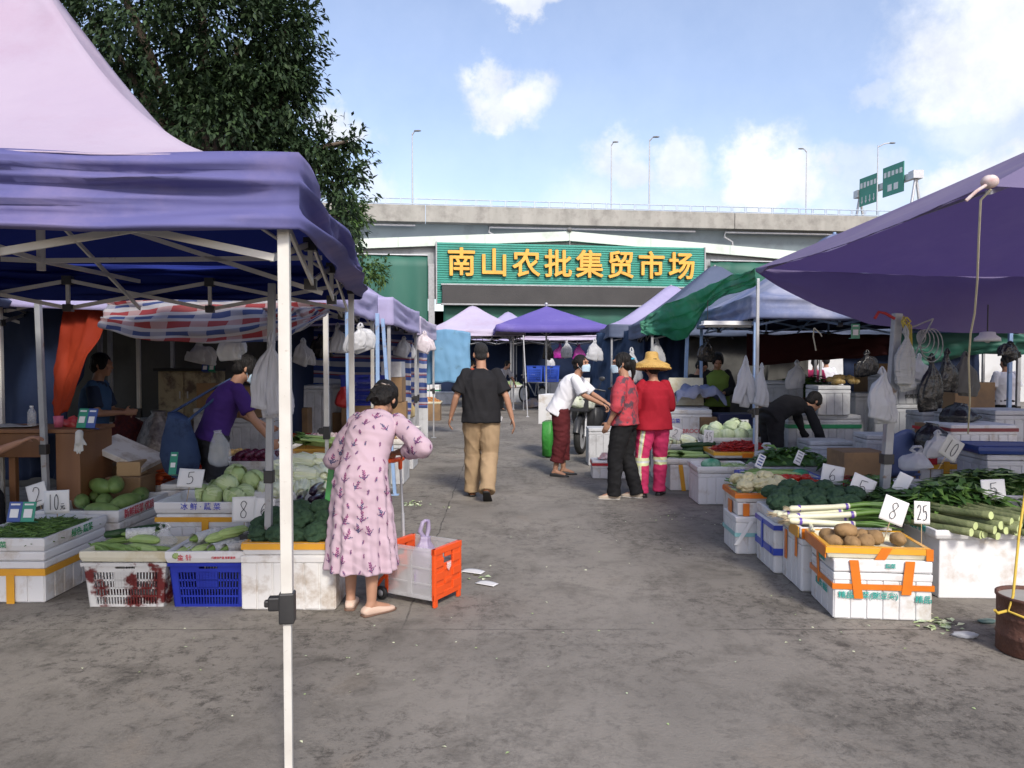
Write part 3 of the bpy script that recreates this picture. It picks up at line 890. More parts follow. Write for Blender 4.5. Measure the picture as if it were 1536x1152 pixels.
tent('pop_up_canopy', 'extra dark canopy added deep in the right stalls to shade them', (7.55, 10.6), 2.9, 3, R(0), zt=2.2, val=.3, peak=.8, out=F_slate, inn=F_darkin, legm=M_steel, seed=21, group='pop-up canopies')  # added canopy that keeps the right-hand interior dark
tent('pop_up_canopy', 'extra dark canopy added for shade behind the washed blue one', (6.7, 14.4), 2.9, 3, R(0), zt=2.2, val=.4, peak=.7, out=F_slate, inn=F_darkin, legm=M_steel, seed=22, group='pop-up canopies')  # second added canopy, same darkening purpose
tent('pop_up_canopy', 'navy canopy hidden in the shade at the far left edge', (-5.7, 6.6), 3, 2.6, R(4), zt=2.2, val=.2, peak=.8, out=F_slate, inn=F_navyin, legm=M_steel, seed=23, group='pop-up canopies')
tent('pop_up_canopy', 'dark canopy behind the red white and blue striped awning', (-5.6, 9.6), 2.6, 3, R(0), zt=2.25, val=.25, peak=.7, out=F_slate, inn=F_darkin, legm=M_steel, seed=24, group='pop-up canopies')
# violet umbrella in the lane
def umbrella(label, c, w, zt, peak, out, rz):
 o = empty('market_umbrella', label, 'umbrella', (c[0], c[1], 0), rz)
 h = w / 2
 def P(s, t):
  u, v = s * 2 - 1, t * 2 - 1; m = max(abs(u), abs(v)); k = 1 - m
  mn = min(abs(u), abs(v)) / max(m, .001)
  z = zt + peak * k ** 1.05 - .1 * (1 - mn ** 2) * m * (.35 + .65 * k)
  return V((u * h, v * h, z + .012 * fbm(u * 3, v * 3)))
 b = MB(); b.grid(P, 24, 24, hips=True); b.build('canopy', [out, F_darkin], o, solid=.006, matoff=1, offset=-1)
 b = MB(); vs = []; N_ = 24; per = []
 for a0, a1 in (((-1, -1), (1, -1)), ((1, -1), (1, 1)), ((1, 1), (-1, 1)), ((-1, 1), (-1, -1))):
  for i in range(N_): per.append((a0[0] + (a1[0] - a0[0]) * i / N_, a0[1] + (a1[1] - a0[1]) * i / N_))
 for j in range(3):
  for u, v in per:
   p = P((u + 1) / 2, (v + 1) / 2); p.z -= .09 * j + .004; p += V((u, v, 0)) * .012 * (1 + .5 * math.sin(u * 19 + v * 17) * j); vs.append(p)
 n4 = len(per)
 b.add(vs, [(j * n4 + i, (j + 1) * n4 + i, (j + 1) * n4 + (i + 1) % n4, j * n4 + (i + 1) % n4) for j in range(2) for i in range(n4)], 0, True)
 b.build('valance', [out, F_darkin], o, solid=.005, matoff=1, offset=-1)
 b = MB(); b.cyl((0, 0, 0), (0, 0, zt + peak + .06), .026, n=10); b.ell((0, 0, zt + peak + .06), .05, nu=8, nv=6); b.cyl((0, 0, 0), (0, 0, .08), .25, .22, n=16)
 b.build('pole', M_galv, o)
 b = MB()
 for sx, sy in ((1, 1), (1, -1), (-1, 1), (-1, -1), (1, 0), (-1, 0), (0, 1), (0, -1)):
  b.bar((0, 0, zt + peak - .06), (sx * h * .98, sy * h * .98, zt - (.02 if sx * sy else .13)), .014, .02)
  b.bar((0, 0, zt - .25), (sx * h * .5, sy * h * .5, zt + peak * .48 - (.05 if sx * sy else .12)), .012, .018)
 b.build('rib', M_steel, o)
 return o
umbrella('violet market umbrella on a thin pole in the middle of the lane', (xat(820, 22), 22.3), 3.05, 2.52, .62, F_viol, R(3))
# ---- the big purple canopy at the right: sloping quad roof tied up at the corners, drooping back skirt
UB, UA = V((2.12, 3.38, 2.325)), V((2.42, 7.5, 2.46))
UC, UD, UP = V((6.6, 7.9, 2.45)), V((6.3, 3.1, 2.4)), V((4.25, 5.45, 3.3))
o = empty('square_umbrella', 'huge faded purple canopy tied up at its corners over the right stall', 'umbrella', (0, 0, 0))
def facet(a, c, p, sg, nn=16):
 def f(s, t):
  e = a.lerp(c, s) - V((0, 0, sg * 4 * s * (1 - s)))
  q = e.lerp(p, t)
  q.z -= .03 * math.sin(PI * t) * (1 - .3 * abs(2 * s - 1)) * .8
  q.z += .015 * fbm(q.x * 1.5, q.y * 1.5) * math.sin(PI * s) 
  return q
 return f
b = MB()
for a, c, sg in ((UA, UB, .055), (UB, UD, .1), (UD, UC, .05), (UC, UA, .05)): b.grid(facet(a, c, UP, sg), 26, 16)
b.build('canopy', F_purple, o)
b = MB()
def skirt(s, t):
 e = UA.lerp(UC, s) - V((0, 0, .05 * 4 * s * (1 - s)))
 dep = interp([(0, .04), (.06, .16), (.16, .34), (.3, .5), (.5, .58), (1, .6)], s)
 e.z -= dep * t - .003
 e.y += .05 * math.sin(s * 23) * t * .6 + .12 * t * math.sin(PI * min(1, s * 2)) + .03 * fbm(s * 6, t * 2)
 return e
b.grid(skirt, 50, 8); b.build('valance', F_purple, o)
b = MB()
def hem(s, t):
 e = UA.lerp(UB, s) - V((0, 0, .055 * 4 * s * (1 - s)))
 e.z -= t * (.05 + .02 * math.sin(s * 14)) * math.sin(PI * min(1, s * 8 + .1)) ; e.x -= .008 + .01 * math.sin(s * 31) * t
 return e
b.grid(hem, 40, 3); b.build('hem', [F_purple], o, solid=.004)
b = MB(); b.bar(UA.lerp(UB, .02) + V((.03, 0, -.03)), UP + V((0, 0, -.25)), .02); b.bar(UB + V((0, 0, -.03)), UP + V((0, 0, -.25)), .02); b.bar(UC + V((0, 0, -.03)), UP + V((0, 0, -.25)), .02)
b.cyl((UP.x, UP.y, 0), UP + V((0, 0, -.03)), .03)
b.build('frame', M_steel, o)
b = MB(); b.ell(UB + V((0, -.01, .015)), (.036, .036, .03), fn=lambda d: 1 + .12 * nz(d.x * 3, d.y * 3, d.z * 3)); b.tube([UB + V((-.02, -.02, 0)), UB + V((-.07, -.03, -.03)), UB + V((-.11, -.02, -.07))], .008, 6)
b.build('corner_knot', M('dirty_white_rag', (.62, .55, .52), (.5, .32, .3), 30, .9), o)
M_rope = M('pale_rope', (.55, .5, .38), (.48, .44, .3), 40, .9)
b = MB()
rp = [UB + V((0, -.02, -.02)), at(1471, 300, 3.4), at(1468, 360, 3.5), at(1466, 420, 3.7), at(1462, 470, 3.95), at(1456, 500, 4.1), at(1453, 540, 4.3), at(1455, 600, 4.7), at(1452, 650, 5.2)]
b.tube(rp, .0055, 6)
tag(b.build('rope', M_rope), 'long pale rope hanging from the knotted corner of the purple canopy', 'rope')
# ---- loose poles
def pole(px, Y, y0, mat, label, wd=.04, lean=0, name='support_pole', ztop=None, grp=None):
 top = at(px, y0, Y)
 o = empty(name, label, 'pole', (top.x, top.y, 0), 0, grp)
 z = ztop or top.z
 b = MB(); b.bar((lean, 0, 0), (0, 0, z), wd); b.box((lean, 0, .005), (.09, .09, .01)); b.build('shaft', mat, o, bevel=.004)
 b = MB(); b.box((lean * .6, 0, z * .4), (wd * 1.35, wd * 1.35, .08)); b.build('clamp', M_blackpl, o, bevel=.004)
 return o
pole(408, 4.75, 425, M_steel, 'grey steel pole with a black clamp beside the hanging clear plastic bags', .042, -.05)
pole(521, 6.9, 455, M_bpole, 'pale blue pole nearest the white tent leg on the left row', .042, .02)
pole(566, 8.3, 470, M_bpole, 'pale blue upright pole in the middle of the left row', .04)
pole(574, 8.6, 478, M_bpole, 'pale blue leaning pole in the middle of the left row', .038, .13)
pole(56, 5.9, 430, M_steel, 'dull grey pole in front of the navy tarp at far left', .042, .05)
pole(1346, 5.95, 470, M_steel, 'thick grey rusty pole holding up the purple canopy on the right', .062, -.11)
pole(1137, 8.35, 418, M_galv, 'whitish pole lashed beside the blue tent leg on the right', .032)
pole(1031, 12.0, 500, M_bpole, 'pale blue pole under the end of the green tarp', .05, -.06)
pole(770, 23.4, 500, M_galv, 'thin pale pole under the corner of the whitish pink canopy', .05)
pole(785, 20.5, 503, M_galv, 'thin slanting pole beside the blue crates bicycle', .03, .12)
# ---- tarps
def sheet(name, label, top, bot, mats, wr=.05, nu=40, nv=16, seed=0, solid=.004, uvs=None, cat='tarp', fq=3.0):
 tp = [at(*p) for p in top]; bt = [at(*p) for p in bot]
 def pl(pts, s):
  k = s * (len(pts) - 1); i = min(int(k), len(pts) - 2); f = k - i
  p0 = pts[max(i - 1, 0)]; p1 = pts[i]; p2 = pts[i + 1]; p3 = pts[min(i + 2, len(pts) - 1)]
  return .5 * ((2 * p1) + (p2 - p0) * f + (2 * p0 - 5 * p1 + 4 * p2 - p3) * f * f + (3 * p1 - p0 - 3 * p2 + p3) * f ** 3)
 def fn(s, t):
  p = pl(tp, s).lerp(pl(bt, s), t)
  a = fbm(s * fq * 1.7 + seed, t * fq * .8, seed)
  return p + V((.3 * a, a, .5 * fbm(s * fq, t * fq + 9, seed))) * wr
 b = MB(); b.grid(fn, nu, nv)
 org = tp[0].copy()
 o = b.build(name, mats, solid=0)
 if uvs:
  at_ = o.data.attributes.new('uvp', 'FLOAT_VECTOR', 'POINT')
  w_ = nu + 1
  for j in range(nv + 1):
   for i in range(w_): at_.data[j * w_ + i].vector = (i / nu * uvs[0], j / nv * uvs[1] + i / nu * (uvs[2] if len(uvs) > 2 else 0), 0)
 md = o.modifiers.new('o', 'SOLIDIFY'); md.thickness = solid; md.offset = 0
 dg = bpy.context.evaluated_depsgraph_get(); dg.update()
 nm = bpy.data.meshes.new_from_object(o.evaluated_get(dg)); o.modifiers.clear(); o.data = nm
 nm.transform(Matrix.Translation(-org)); o.location = org
 return tag(o, label, cat)
sheet('striped_awning', 'sagging red white and blue striped plastic awning', [(158, 450, 5.9), (270, 444, 5.88), (390, 447, 5.86), (500, 455, 5.85)],
 [(150, 490, 5.8), (215, 508, 5.7), (320, 514, 5.65), (420, 508, 5.65), (490, 474, 5.8)], [F_plaid], .06, 60, 24, 2, uvs=(2.2, .62, .28))
sheet('striped_awning', 'loose flap of striped plastic hanging behind the near white pole', [(395, 462, 5.75), (440, 460, 5.8), (492, 461, 5.9)],
 [(400, 474, 5.7), (430, 500, 5.7), (462, 492, 5.75), (488, 468, 5.85)], [F_plaid], .05, 24, 14, 5, uvs=(.6, .5, .5))
sheet('red_tarp', 'red orange tarp strip hanging diagonally beside the navy tarp', [(98, 446, 6.4), (135, 448, 6.35), (172, 450, 6.3)], [(78, 600, 6.3), (84, 625, 6.25), (98, 618, 6.2)], [F_red], .05, 16, 30, 3)
sheet('navy_tarp', 'dark navy tarp wall at the far left behind the wooden desk', [(-160, 430, 6.9), (0, 432, 6.75), (150, 440, 6.55)], [(-160, 720, 6.9), (0, 720, 6.7), (84, 720, 6.5)], [F_navy], .12, 40, 20, 4)
sheet('grey_tarp', 'grey tarp wall at the back of the left stall', [(10, 470, 9.3), (280, 470, 9.2), (405, 470, 9.0)], [(10, 735, 9.2), (280, 735, 9.1), (405, 735, 8.9)], [F_grey], .1, 50, 20, 6)
sheet('grey_tarp', 'dark side tarp behind the clear plastic bags', [(405, 478, 9.0), (440, 478, 9.4), (470, 480, 11.4)], [(405, 735, 8.9), (440, 730, 9.5), (470, 700, 11.4)], [F_navy], .05, 20, 12, 7)
sheet('striped_tarp', 'dark striped plastic back wall behind the blue poles', [(440, 488, 11.6), (520, 490, 11.6), (620, 494, 11.5)], [(440, 690, 11.5), (520, 690, 11.5), (612, 690, 11.5)], [F_bwstripe], .06, 40, 20, 8, uvs=(2, 2.0))
sheet('striped_tarp', 'blue and white striped plastic sheet next to the light blue tarp', [(595, 500, 13.1), (620, 500, 13.1), (640, 502, 13.1)], [(597, 612, 12.9), (620, 612, 12.9), (641, 612, 12.9)], [F_bwstripe], .03, 20, 30, 9, uvs=(.5, 1.3))
sheet('blue_tarp', 'light blue tarp hanging with a dark stain at the end of the left row', [(638, 497, 15.2), (672, 494, 15.2), (706, 499, 15.2)], [(640, 577, 15.1), (672, 573, 15.1), (704, 578, 15.1)], [F_skyblue], .05, 24, 24, 10)
sheet('green_tarp', 'wrinkled green tarp thrown over the right row canopies', [(960, 484, 12.4), (988, 462, 12.0), (1045, 437, 10.4), (1095, 416, 9.0), (1132, 402, 7.9)],
 [(962, 499, 12.2), (990, 504, 12.0), (1030, 506, 11.75), (1062, 458, 10.3), (1134, 428, 8.2)], [F_gtarp], .1, 60, 26, 11, fq=6)
sheet('green_tarp', 'hanging tail of the green tarp beside the pale blue pole', [(1010, 470, 12.5), (1032, 462, 11.95), (1045, 452, 11.7)], [(1008, 500, 12.45), (1022, 506, 12.0), (1030, 492, 11.8)], [F_gtarp], .05, 14, 12, 12)
sheet('dark_blue_tarp', 'dark blue tarp hanging in folds on the right row behind the masked woman', [(895, 500, 17.3), (930, 496, 16), (975, 492, 14.2)], [(878, 628, 17.3), (905, 640, 16), (968, 640, 14.2)], [F_dblue], .16, 40, 24, 13, fq=6)
sheet('dark_blue_tarp', 'dark tarp wall behind the woman in the straw hat', [(965, 498, 13.6), (1000, 500, 13.4), (1034, 502, 13.2)], [(965, 660, 13.5), (1000, 660, 13.3), (1034, 660, 13.2)], [F_navy], .1, 30, 20, 14)
sheet('brown_tarp', 'dim brownish tarp wall behind the two dark figures on the right', [(1030, 503, 13.0), (1100, 500, 12.9), (1160, 500, 12.8)], [(1030, 665, 12.9), (1100, 665, 12.9), (1140, 665, 12.8)], [F_grey], .1, 30, 20, 15)
sheet('brown_tarp', 'added dark tarp sheet darkening the right stall left of the far passers-by', [(1150, 500, 13.2), (1185, 500, 13.2), (1213, 500, 13.2)], [(1150, 650, 13.1), (1185, 650, 13.1), (1211, 640, 13.1)], [F_grey], .05, 20, 12, 31)  # added sheet: covers the bright wall and darkens the stall back
sheet('navy_tarp', 'added dark tarp sheet darkening the right stall behind the stacked grey boxes', [(1264, 500, 13.2), (1360, 500, 13.2), (1468, 500, 13.2)], [(1266, 640, 13.1), (1360, 640, 13.1), (1470, 640, 13.1)], [F_navy], .08, 40, 12, 32)  # added as well, closes off daylight on this side
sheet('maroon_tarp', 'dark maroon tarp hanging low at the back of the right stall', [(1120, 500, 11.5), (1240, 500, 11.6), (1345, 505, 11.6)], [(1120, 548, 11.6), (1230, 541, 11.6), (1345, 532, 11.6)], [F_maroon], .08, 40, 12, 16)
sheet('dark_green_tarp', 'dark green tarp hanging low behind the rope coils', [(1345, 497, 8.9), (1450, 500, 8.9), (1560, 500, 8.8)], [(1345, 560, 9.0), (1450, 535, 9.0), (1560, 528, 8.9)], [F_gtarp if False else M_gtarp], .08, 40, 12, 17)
sheet('hall_shade_sheet', 'dark sheet standing in for the shade inside the farthest stalls', [(640, 492, 31), (780, 492, 31), (930, 492, 30)], [(640, 602, 31), (780, 602, 31), (930, 602, 30)], [F_navy], .2, 40, 10, 18, cat='cloth')  # dark sheet put in for the shade of the far stalls
# ================================================================ box and produce kit
def foammat(name, c, dirt=(.42, .34, .24), dlo=.54, dhi=.76):
 return M(name, c, tuple(x * .95 for x in c), 2.5, .7, bump=.12, bscale=160, dirt=dirt, dscale=5, dlo=dlo, dhi=dhi, bdist=.004)
FOAM = foammat('white_foam', (.7, .7, .69))
FOAM2 = foammat('dirty_white_foam', (.7, .69, .66), (.33, .25, .17), .5, .72)
FOAMY = foammat('yellowed_foam', (.68, .65, .5), (.5, .42, .22), .5, .72)
FOAMG = foammat('grey_and_shaded_foam', (.5, .51, .52), (.3, .3, .3), .5, .75)  # also used on white boxes, where the grey is painted shade
T_yel = M('yellow_packing_tape', (.75, .38, .03), (.66, .32, .03), 6, .3, spec=.6)
T_or = M('orange_packing_tape', (.72, .2, .015), (.6, .16, .015), 8, .28, spec=.6)
T_blue = M('blue_packing_tape', (.035, .07, .42), (.05, .09, .48), 8, .3)
T_red = M('red_packing_tape', (.5, .02, .03), (.42, .02, .03), 8, .35)
T_green = M('green_packing_tape', (.02, .25, .1), (.02, .2, .08), 8, .35)
INK_teal = M('teal_print', (.03, .36, .3), None, 20, .6)
INK_red = M('red_print', (.6, .08, .1), None, 20, .6)
INK_blue = M('blue_print', (.05, .07, .5), None, 20, .6)
INK_green = M('green_print', (.03, .3, .12), None, 20, .6)
INK_black = M('black_marker', (.012, .012, .014), None, 20, .5)
CARD = M('brown_cardboard', (.27, .17, .085), (.22, .135, .065), 3, .85, dirt=(.15, .1, .06), dscale=3)
WOOD = M('brown_wood', (.23, .105, .04), (.16, .07, .028), 6, .5, stretch=(1, 1, .12), bump=.05)
CARDW = M('white_card', (.78, .78, .76), (.72, .72, .7), 4, .6)
def foam_box(label, x, y, w, d, h, rz=0, z=0, mat=None, lid=0, tapes=(), group=None, name='foam_box', cat='foam box', ribs=True, rot=None):
 mat = mat or FOAM
 o = empty(name, label, cat, (x, y, z), rot if rot else rz, group)
 b = MB(); hb = h - lid - (.004 if lid else 0)
 b.box((0, 0, hb / 2), (w - .012, d - .012, hb))
 if ribs:
  zt_, zb_ = hb - .045, .0
  nw = max(2, round(w / .1)); nd_ = max(2, round(d / .1))
  for s in (-1, 1):
   for i in range(nw):
    b.box(((i + .5) / nw * w - w / 2, s * (d / 2 - .0055), (zt_ + zb_) / 2 + .003), (w / nw - .008, .016, zt_ - zb_ - .006))
   for i in range(nd_):
    b.box((s * (w / 2 - .0055), (i + .5) / nd_ * d - d / 2, (zt_ + zb_) / 2 + .003), (.016, d / nd_ - .008, zt_ - zb_ - .006))
  for s in (-1, 1):
   b.box((0, s * (d / 2 - .004), hb - .022), (w + .006, .018, .042)); b.box((s * (w / 2 - .004), 0, hb - .022), (.018, d - .02, .042))
 b.build('body', mat, o, bevel=.006, disp=lambda co: .004 * nz(co.x * 7 + x * 9, co.y * 7 + y * 5, co.z * 7) + .002 * nz(co.x * 25, co.y * 25 + x, co.z * 25))
 if lid:
  b = MB(); b.box((0, 0, h - lid / 2), (w + .008, d + .008, lid)); b.build('lid', mat, o, bevel=.012)
 add_tapes(o, w + .012, d + .012, tapes)
 return o
def add_tapes(o, w, d, tapes):
 for t in tapes:
  b = MB()
  if t[0] == 'band':
   _, zc, th, m = t
   e = .0035
   for s in (-1, 1):
    b.box((0, s * (d / 2 + e / 2 + .001), zc), (w + .01, e, th)); b.box((s * (w / 2 + e / 2 + .001), 0, zc), (e, d, th))
  elif t[0] == 'strip':          # face, u, z0, z1, width, mat, slant
   _, fc, u, z0, z1, tw, m = t[:7]
   sl_ = t[7] if len(t) > 7 else 0
   a, c = (u - sl_ / 2, z0), (u + sl_ / 2, z1)
   e = .007
   if fc == 'f': P0, P1 = V((a[0], -d / 2 - e, a[1])), V((c[0], -d / 2 - e, c[1]))
   elif fc == 'l': P0, P1 = V((-w / 2 - e, a[0], a[1])), V((-w / 2 - e, c[0], c[1]))
   else: P0, P1 = V((w / 2 + e, a[0], a[1])), V((w / 2 + e, c[0], c[1]))
   ax = V((1, 0, 0)) if fc == 'f' else V((0, 1, 0)); nr = V((0, .003, 0)) if fc == 'f' else V((.003, 0, 0))
   hw_ = ax * tw / 2
   vs = [P0 - hw_ - nr, P0 + hw_ - nr, P1 + hw_ - nr, P1 - hw_ - nr, P0 - hw_ + nr, P0 + hw_ + nr, P1 + hw_ + nr, P1 - hw_ + nr]
   b.add(vs, [(0, 1, 2, 3), (7, 6, 5, 4), (0, 4, 5, 1), (1, 5, 6, 2), (2, 6, 7, 3), (3, 7, 4, 0)])
  elif t[0] == 'text':           # face, u, z, size, body, mat
   _, fc, u, zz, sz, body, m = t[:7]
   if fc == 'f': loc, rot = (u, -d / 2 - .006, zz), (PI / 2, 0, 0)
   elif fc == 'l': loc, rot = (-w / 2 - .006, u, zz), (PI / 2, 0, -PI / 2)
   else: loc, rot = (w / 2 + .006, u, zz), (PI / 2, 0, PI / 2)
   text_mesh(body, sz, .001, .0004, 'lettering', m, o, loc, rot)
   continue
  b.build('tape', m, o)
def tray(label, x, y, z, w, d, h=.075, rz=0, mat=None, rim=None, group=None, wall=.026, name='foam_tray', tapes=(), tilt=0, cat='tray'):
 mat = mat or FOAM
 b = MB()
 def rect(hw, hd, zz): return [(-hw, -hd, zz), (hw, -hd, zz), (hw, hd, zz), (-hw, hd, zz)]
 ow, od = w / 2, d / 2; t = .012
 rings = [rect(ow - t, od - t, 0), rect(ow, od, h * .45), rect(ow, od, h), rect(ow - wall, od - wall, h), rect(ow - wall - .012, od - wall - .012, .022)]
 vs = [v for r_ in rings for v in r_]
 fs = [(3, 2, 1, 0)]
 for k in range(4):
  for i in range(4): fs.append((k * 4 + i, k * 4 + (i + 1) % 4, k * 4 + 4 + (i + 1) % 4, k * 4 + 4 + i))
 fs.append((16, 17, 18, 19))
 b.add(vs, fs)
 o = b.build(name, mat, bevel=.007)
 o.location = (x, y, z); o.rotation_euler = (tilt, 0, rz)
 tag(o, label, cat, group)
 if rim:
  b = MB()
  e = .004
  for s in (-1, 1):
   b.box((0, s * (od + e / 2), h * .72), (w + .01, e, h * .5)); b.box((s * (ow + e / 2), 0, h * .72), (e, d, h * .5))
   b.box((0, s * (od - wall / 2), h + .002), (w + .004, wall, .004)); b.box((s * (ow - wall / 2), 0, h + .002), (wall, d - 2 * wall, .004))
  b.build('tape', rim, o)
 add_tapes(o, w - .006, d - .006, tapes)
 return o
def loc2(o, x, y, z=0):
 r = o.rotation_euler.z
 return V((o.location.x + x * math.cos(r) - y * math.sin(r), o.location.y + x * math.sin(r) + y * math.cos(r), o.location.z + z))
def proto(mb, mats, **k):
 o = mb.build('proto', mats, **k)
 me = o.data
 bpy.data.objects.remove(o)
 return me
def put(me, name, loc, rot, label, cat, group=None, s=1):
 o = bpy.data.objects.new(name, me)
 COL.objects.link(o)
 o.location = loc
 o.rotation_euler = rot
 o.scale = (s, s, s) if not isinstance(s, (tuple, list)) else s
 me.name = name
 return tag(o, label, cat, group)
# ---- produce materials
def vmat(name, c1, c2, scale=12, rough=.45, **k): return M(name, c1, c2, scale, rough, spec=k.pop('spec', .4), **k)
V_pot = vmat('potato_skin', (.32, .2, .09), (.24, .145, .06), 14, .75, dirt=(.13, .08, .04), dscale=18, dlo=.58, dhi=.7, bump=.3, bscale=50)
V_tom = vmat('tomato_skin', (.5, .03, .012), (.4, .025, .012), 4, .25)
V_stem = vmat('green_stem', (.06, .14, .03), (.09, .19, .04), 20)
V_wax = vmat('wax_gourd_skin', (.12, .2, .05), (.19, .28, .08), 26, .4, stretch=(1, 1, .4))
V_car = vmat('carrot_skin', (.55, .1, .02), (.48, .08, .02), 10, .5)
V_luf = vmat('luffa_skin', (.14, .24, .05), (.22, .33, .09), 12, .5)
V_luflight = vmat('pale_luffa_skin', (.27, .4, .12), (.36, .47, .18), 9, .5)
V_bro = vmat('broccoli_head', (.022, .058, .03), (.04, .085, .04), 60, .8, bump=.8, bscale=160, bdist=.01)
V_brostem = vmat('broccoli_stem', (.2, .33, .12), (.15, .27, .08), 10)
V_cau = vmat('cauliflower_head', (.62, .58, .36), (.55, .5, .28), 50, .8, bump=.7, bscale=120, bdist=.01)
V_cab = vmat('cabbage_leaf', (.33, .45, .17), (.42, .53, .25), 5, .5, bump=.4, bscale=14)
V_cabw = vmat('pale_cabbage_leaf', (.52, .6, .42), (.42, .52, .3), 4, .5, bump=.4, bscale=12)
V_napa = vmat('napa_leaf', (.72, .76, .46), (.78, .8, .6), 6, .5, bump=.4, bscale=16)
V_leaf = vmat('leafy_green', (.035, .09, .02), (.06, .13, .03), 8, .45)
V_leaf2 = vmat('bright_leafy_green', (.1, .2, .035), (.15, .27, .06), 8, .45)
V_chili = vmat('chili_skin', (.2, .012, .012), (.33, .02, .015), 8, .3)
V_bean = vmat('green_bean', (.055, .12, .025), (.09, .17, .04), 8, .45)
V_leek = vmat('leek_white', (.72, .7, .52), (.66, .66, .46), 8, .45)
V_leekg = vmat('leek_green', (.15, .27, .05), (.07, .15, .03), 6, .45)
V_purp = M('purple_tape_band', (.12, .06, .35), None, 5, .4)
V_root = vmat('root_tuft', (.45, .38, .25), (.35, .28, .18), 40, .9)
V_cel = vmat('celtuce_bark', (.12, .15, .06), (.2, .22, .1), 22, .6, bump=.5, bscale=40, stretch=(1, 1, 1))
V_celcut = vmat('celtuce_cut', (.55, .62, .3), (.48, .56, .25), 8, .5)
V_egg = vmat('eggplant_skin', (.012, .006, .014), (.02, .008, .02), 5, .22, spec=.6)
V_cuc = vmat('cucumber_skin', (.014, .045, .014), (.028, .07, .02), 20, .45, bump=.4, bscale=70)
V_celery = vmat('celery_stalk', (.3, .45, .14), (.38, .52, .2), 8, .4)
V_onion = vmat('purple_onion_skin', (.09, .015, .035), (.15, .03, .06), 6, .3, stretch=(1, 1, .2))
V_garlic = vmat('garlic_skin', (.55, .45, .42), (.62, .55, .5), 8, .6)
V_net = M('white_foam_net', (.66, .68, .66), (.58, .6, .58), 60, .8, bump=.8, bscale=90)
M_clear = M('clear_plastic', (.8, .82, .82), (.7, .72, .72), 6, .18, alpha=.28, bump=.6, bscale=12)
M_bagw = M('white_plastic_bag', (.68, .69, .7), (.6, .61, .63), 5, .35, trans=.35, bump=.5, bscale=14)
M_bagl = M('lavender_plastic_bag', (.62, .55, .72), (.55, .48, .66), 6, .35, trans=.4, bump=.6, bscale=14, alpha=.75)
M_bagblk = M('black_plastic_bag', (.012, .012, .013), (.02, .02, .02), 5, .25, bump=.8, bscale=14)
def lumps(seed, n, wdt, amp):
 r = random.Random(seed); cs = []
 while len(cs) < n:
  v = rvec(r).normalized()
  if all(v.dot(c) < math.cos(wdt * .75) for c in cs) or r.random() < .02: cs.append(v)
 cw = math.cos(wdt)
 def f(d):
  m = max((d.dot(c) - cw) / (1 - cw) for c in cs)
  return 1 - amp + amp * math.sqrt(max(0, m)) + .02 * nz(d.x * 22, d.y * 22, d.z * 22 + seed)
 return f
P_pot = [proto(MB().ell((0, 0, 0), (.038, .055, .036), nu=18, nv=12, fn=lambda d, k=k: 1 + .16 * nz(d.x * 1.7 + k * 5, d.y * 1.7, d.z * 1.7)), V_pot) for k in range(3)]
def _tom():
 b = MB(); b.ell((0, 0, 0), (.04, .04, .033), nu=20, nv=12, fn=lambda d: 1 + .05 * math.cos(5 * math.atan2(d.y, d.x)) * (1 - abs(d.z)) - .12 * max(0, d.z) ** 6)
 for k in range(5):
  a = k * 2 * PI / 5; b.add([(0, 0, .031), (.006 * math.cos(a + .6), .006 * math.sin(a + .6), .032), (.022 * math.cos(a), .022 * math.sin(a), .031), (.006 * math.cos(a - .6), .006 * math.sin(a - .6), .032)], [(0, 3, 2, 1)], 1)
 return proto(b, [V_tom, V_stem])
P_tom = _tom()
P_wax = proto(MB().ell((0, 0, 0), (.062, .165, .062), nu=20, nv=16, fn=lambda d: 1 + .05 * nz(d.x, d.y * 2, d.z)).cyl((0, .165, 0), (.01, .2, .01), .009, mi=1), [V_wax, V_stem])
P_car = proto(MB().tube([(0, -.09, 0), (0, -.085, 0), (0, -.03, .003), (.004, .05, 0), (.003, .1, -.004), (0, .12, -.004)], [.008, .02, .022, .016, .009, .002], 10), V_car)
def _ridged(l, r0, mats, ridges=9, bend=.02, amp=.12):
 b = MB(); pts = []; n = 12
 def ring(t): return r0 * (1 - abs(2 * t - 1) ** 5 * .65)
 b.loft([(bend * math.sin(PI * i / n), l * (i / n - .5), 0) for i in range(n + 1)], [(ring(i / n),) * 2 for i in range(n + 1)], n=ridges * 4, fn=lambda t, a: 1 + amp * math.cos(ridges * a))
 b.cyl((0, l * .5, 0), (bend * .2, l * .5 + .035, .006), .007, .005, mi=1)
 return proto(b, mats)
P_luf = _ridged(.34, .027, [V_luf, V_stem])
P_lufl = _ridged(.33, .036, [V_luflight, V_stem], 10, .02, .05)
P_bit = _ridged(.24, .031, [V_luflight, V_stem], 8, .01, .14)
def _net(l=.24):
 b = MB()
 b.lathe((0, 0, 0), [(.036 + .002 * math.sin(i * 2.4), -l * .38 + l * .76 * i / 14) for i in range(15)], 16, 0, Matrix.Rotation(-PI / 2, 3, 'X'))
 b.ell((0, 0, 0), (.031, l * .5, .031), nu=14, nv=12, mi=1, fn=lambda d: 1 + .06 * math.cos(8 * math.atan2(d.x, d.z)))
 return proto(b, [V_net, V_luf])
P_net = _net()
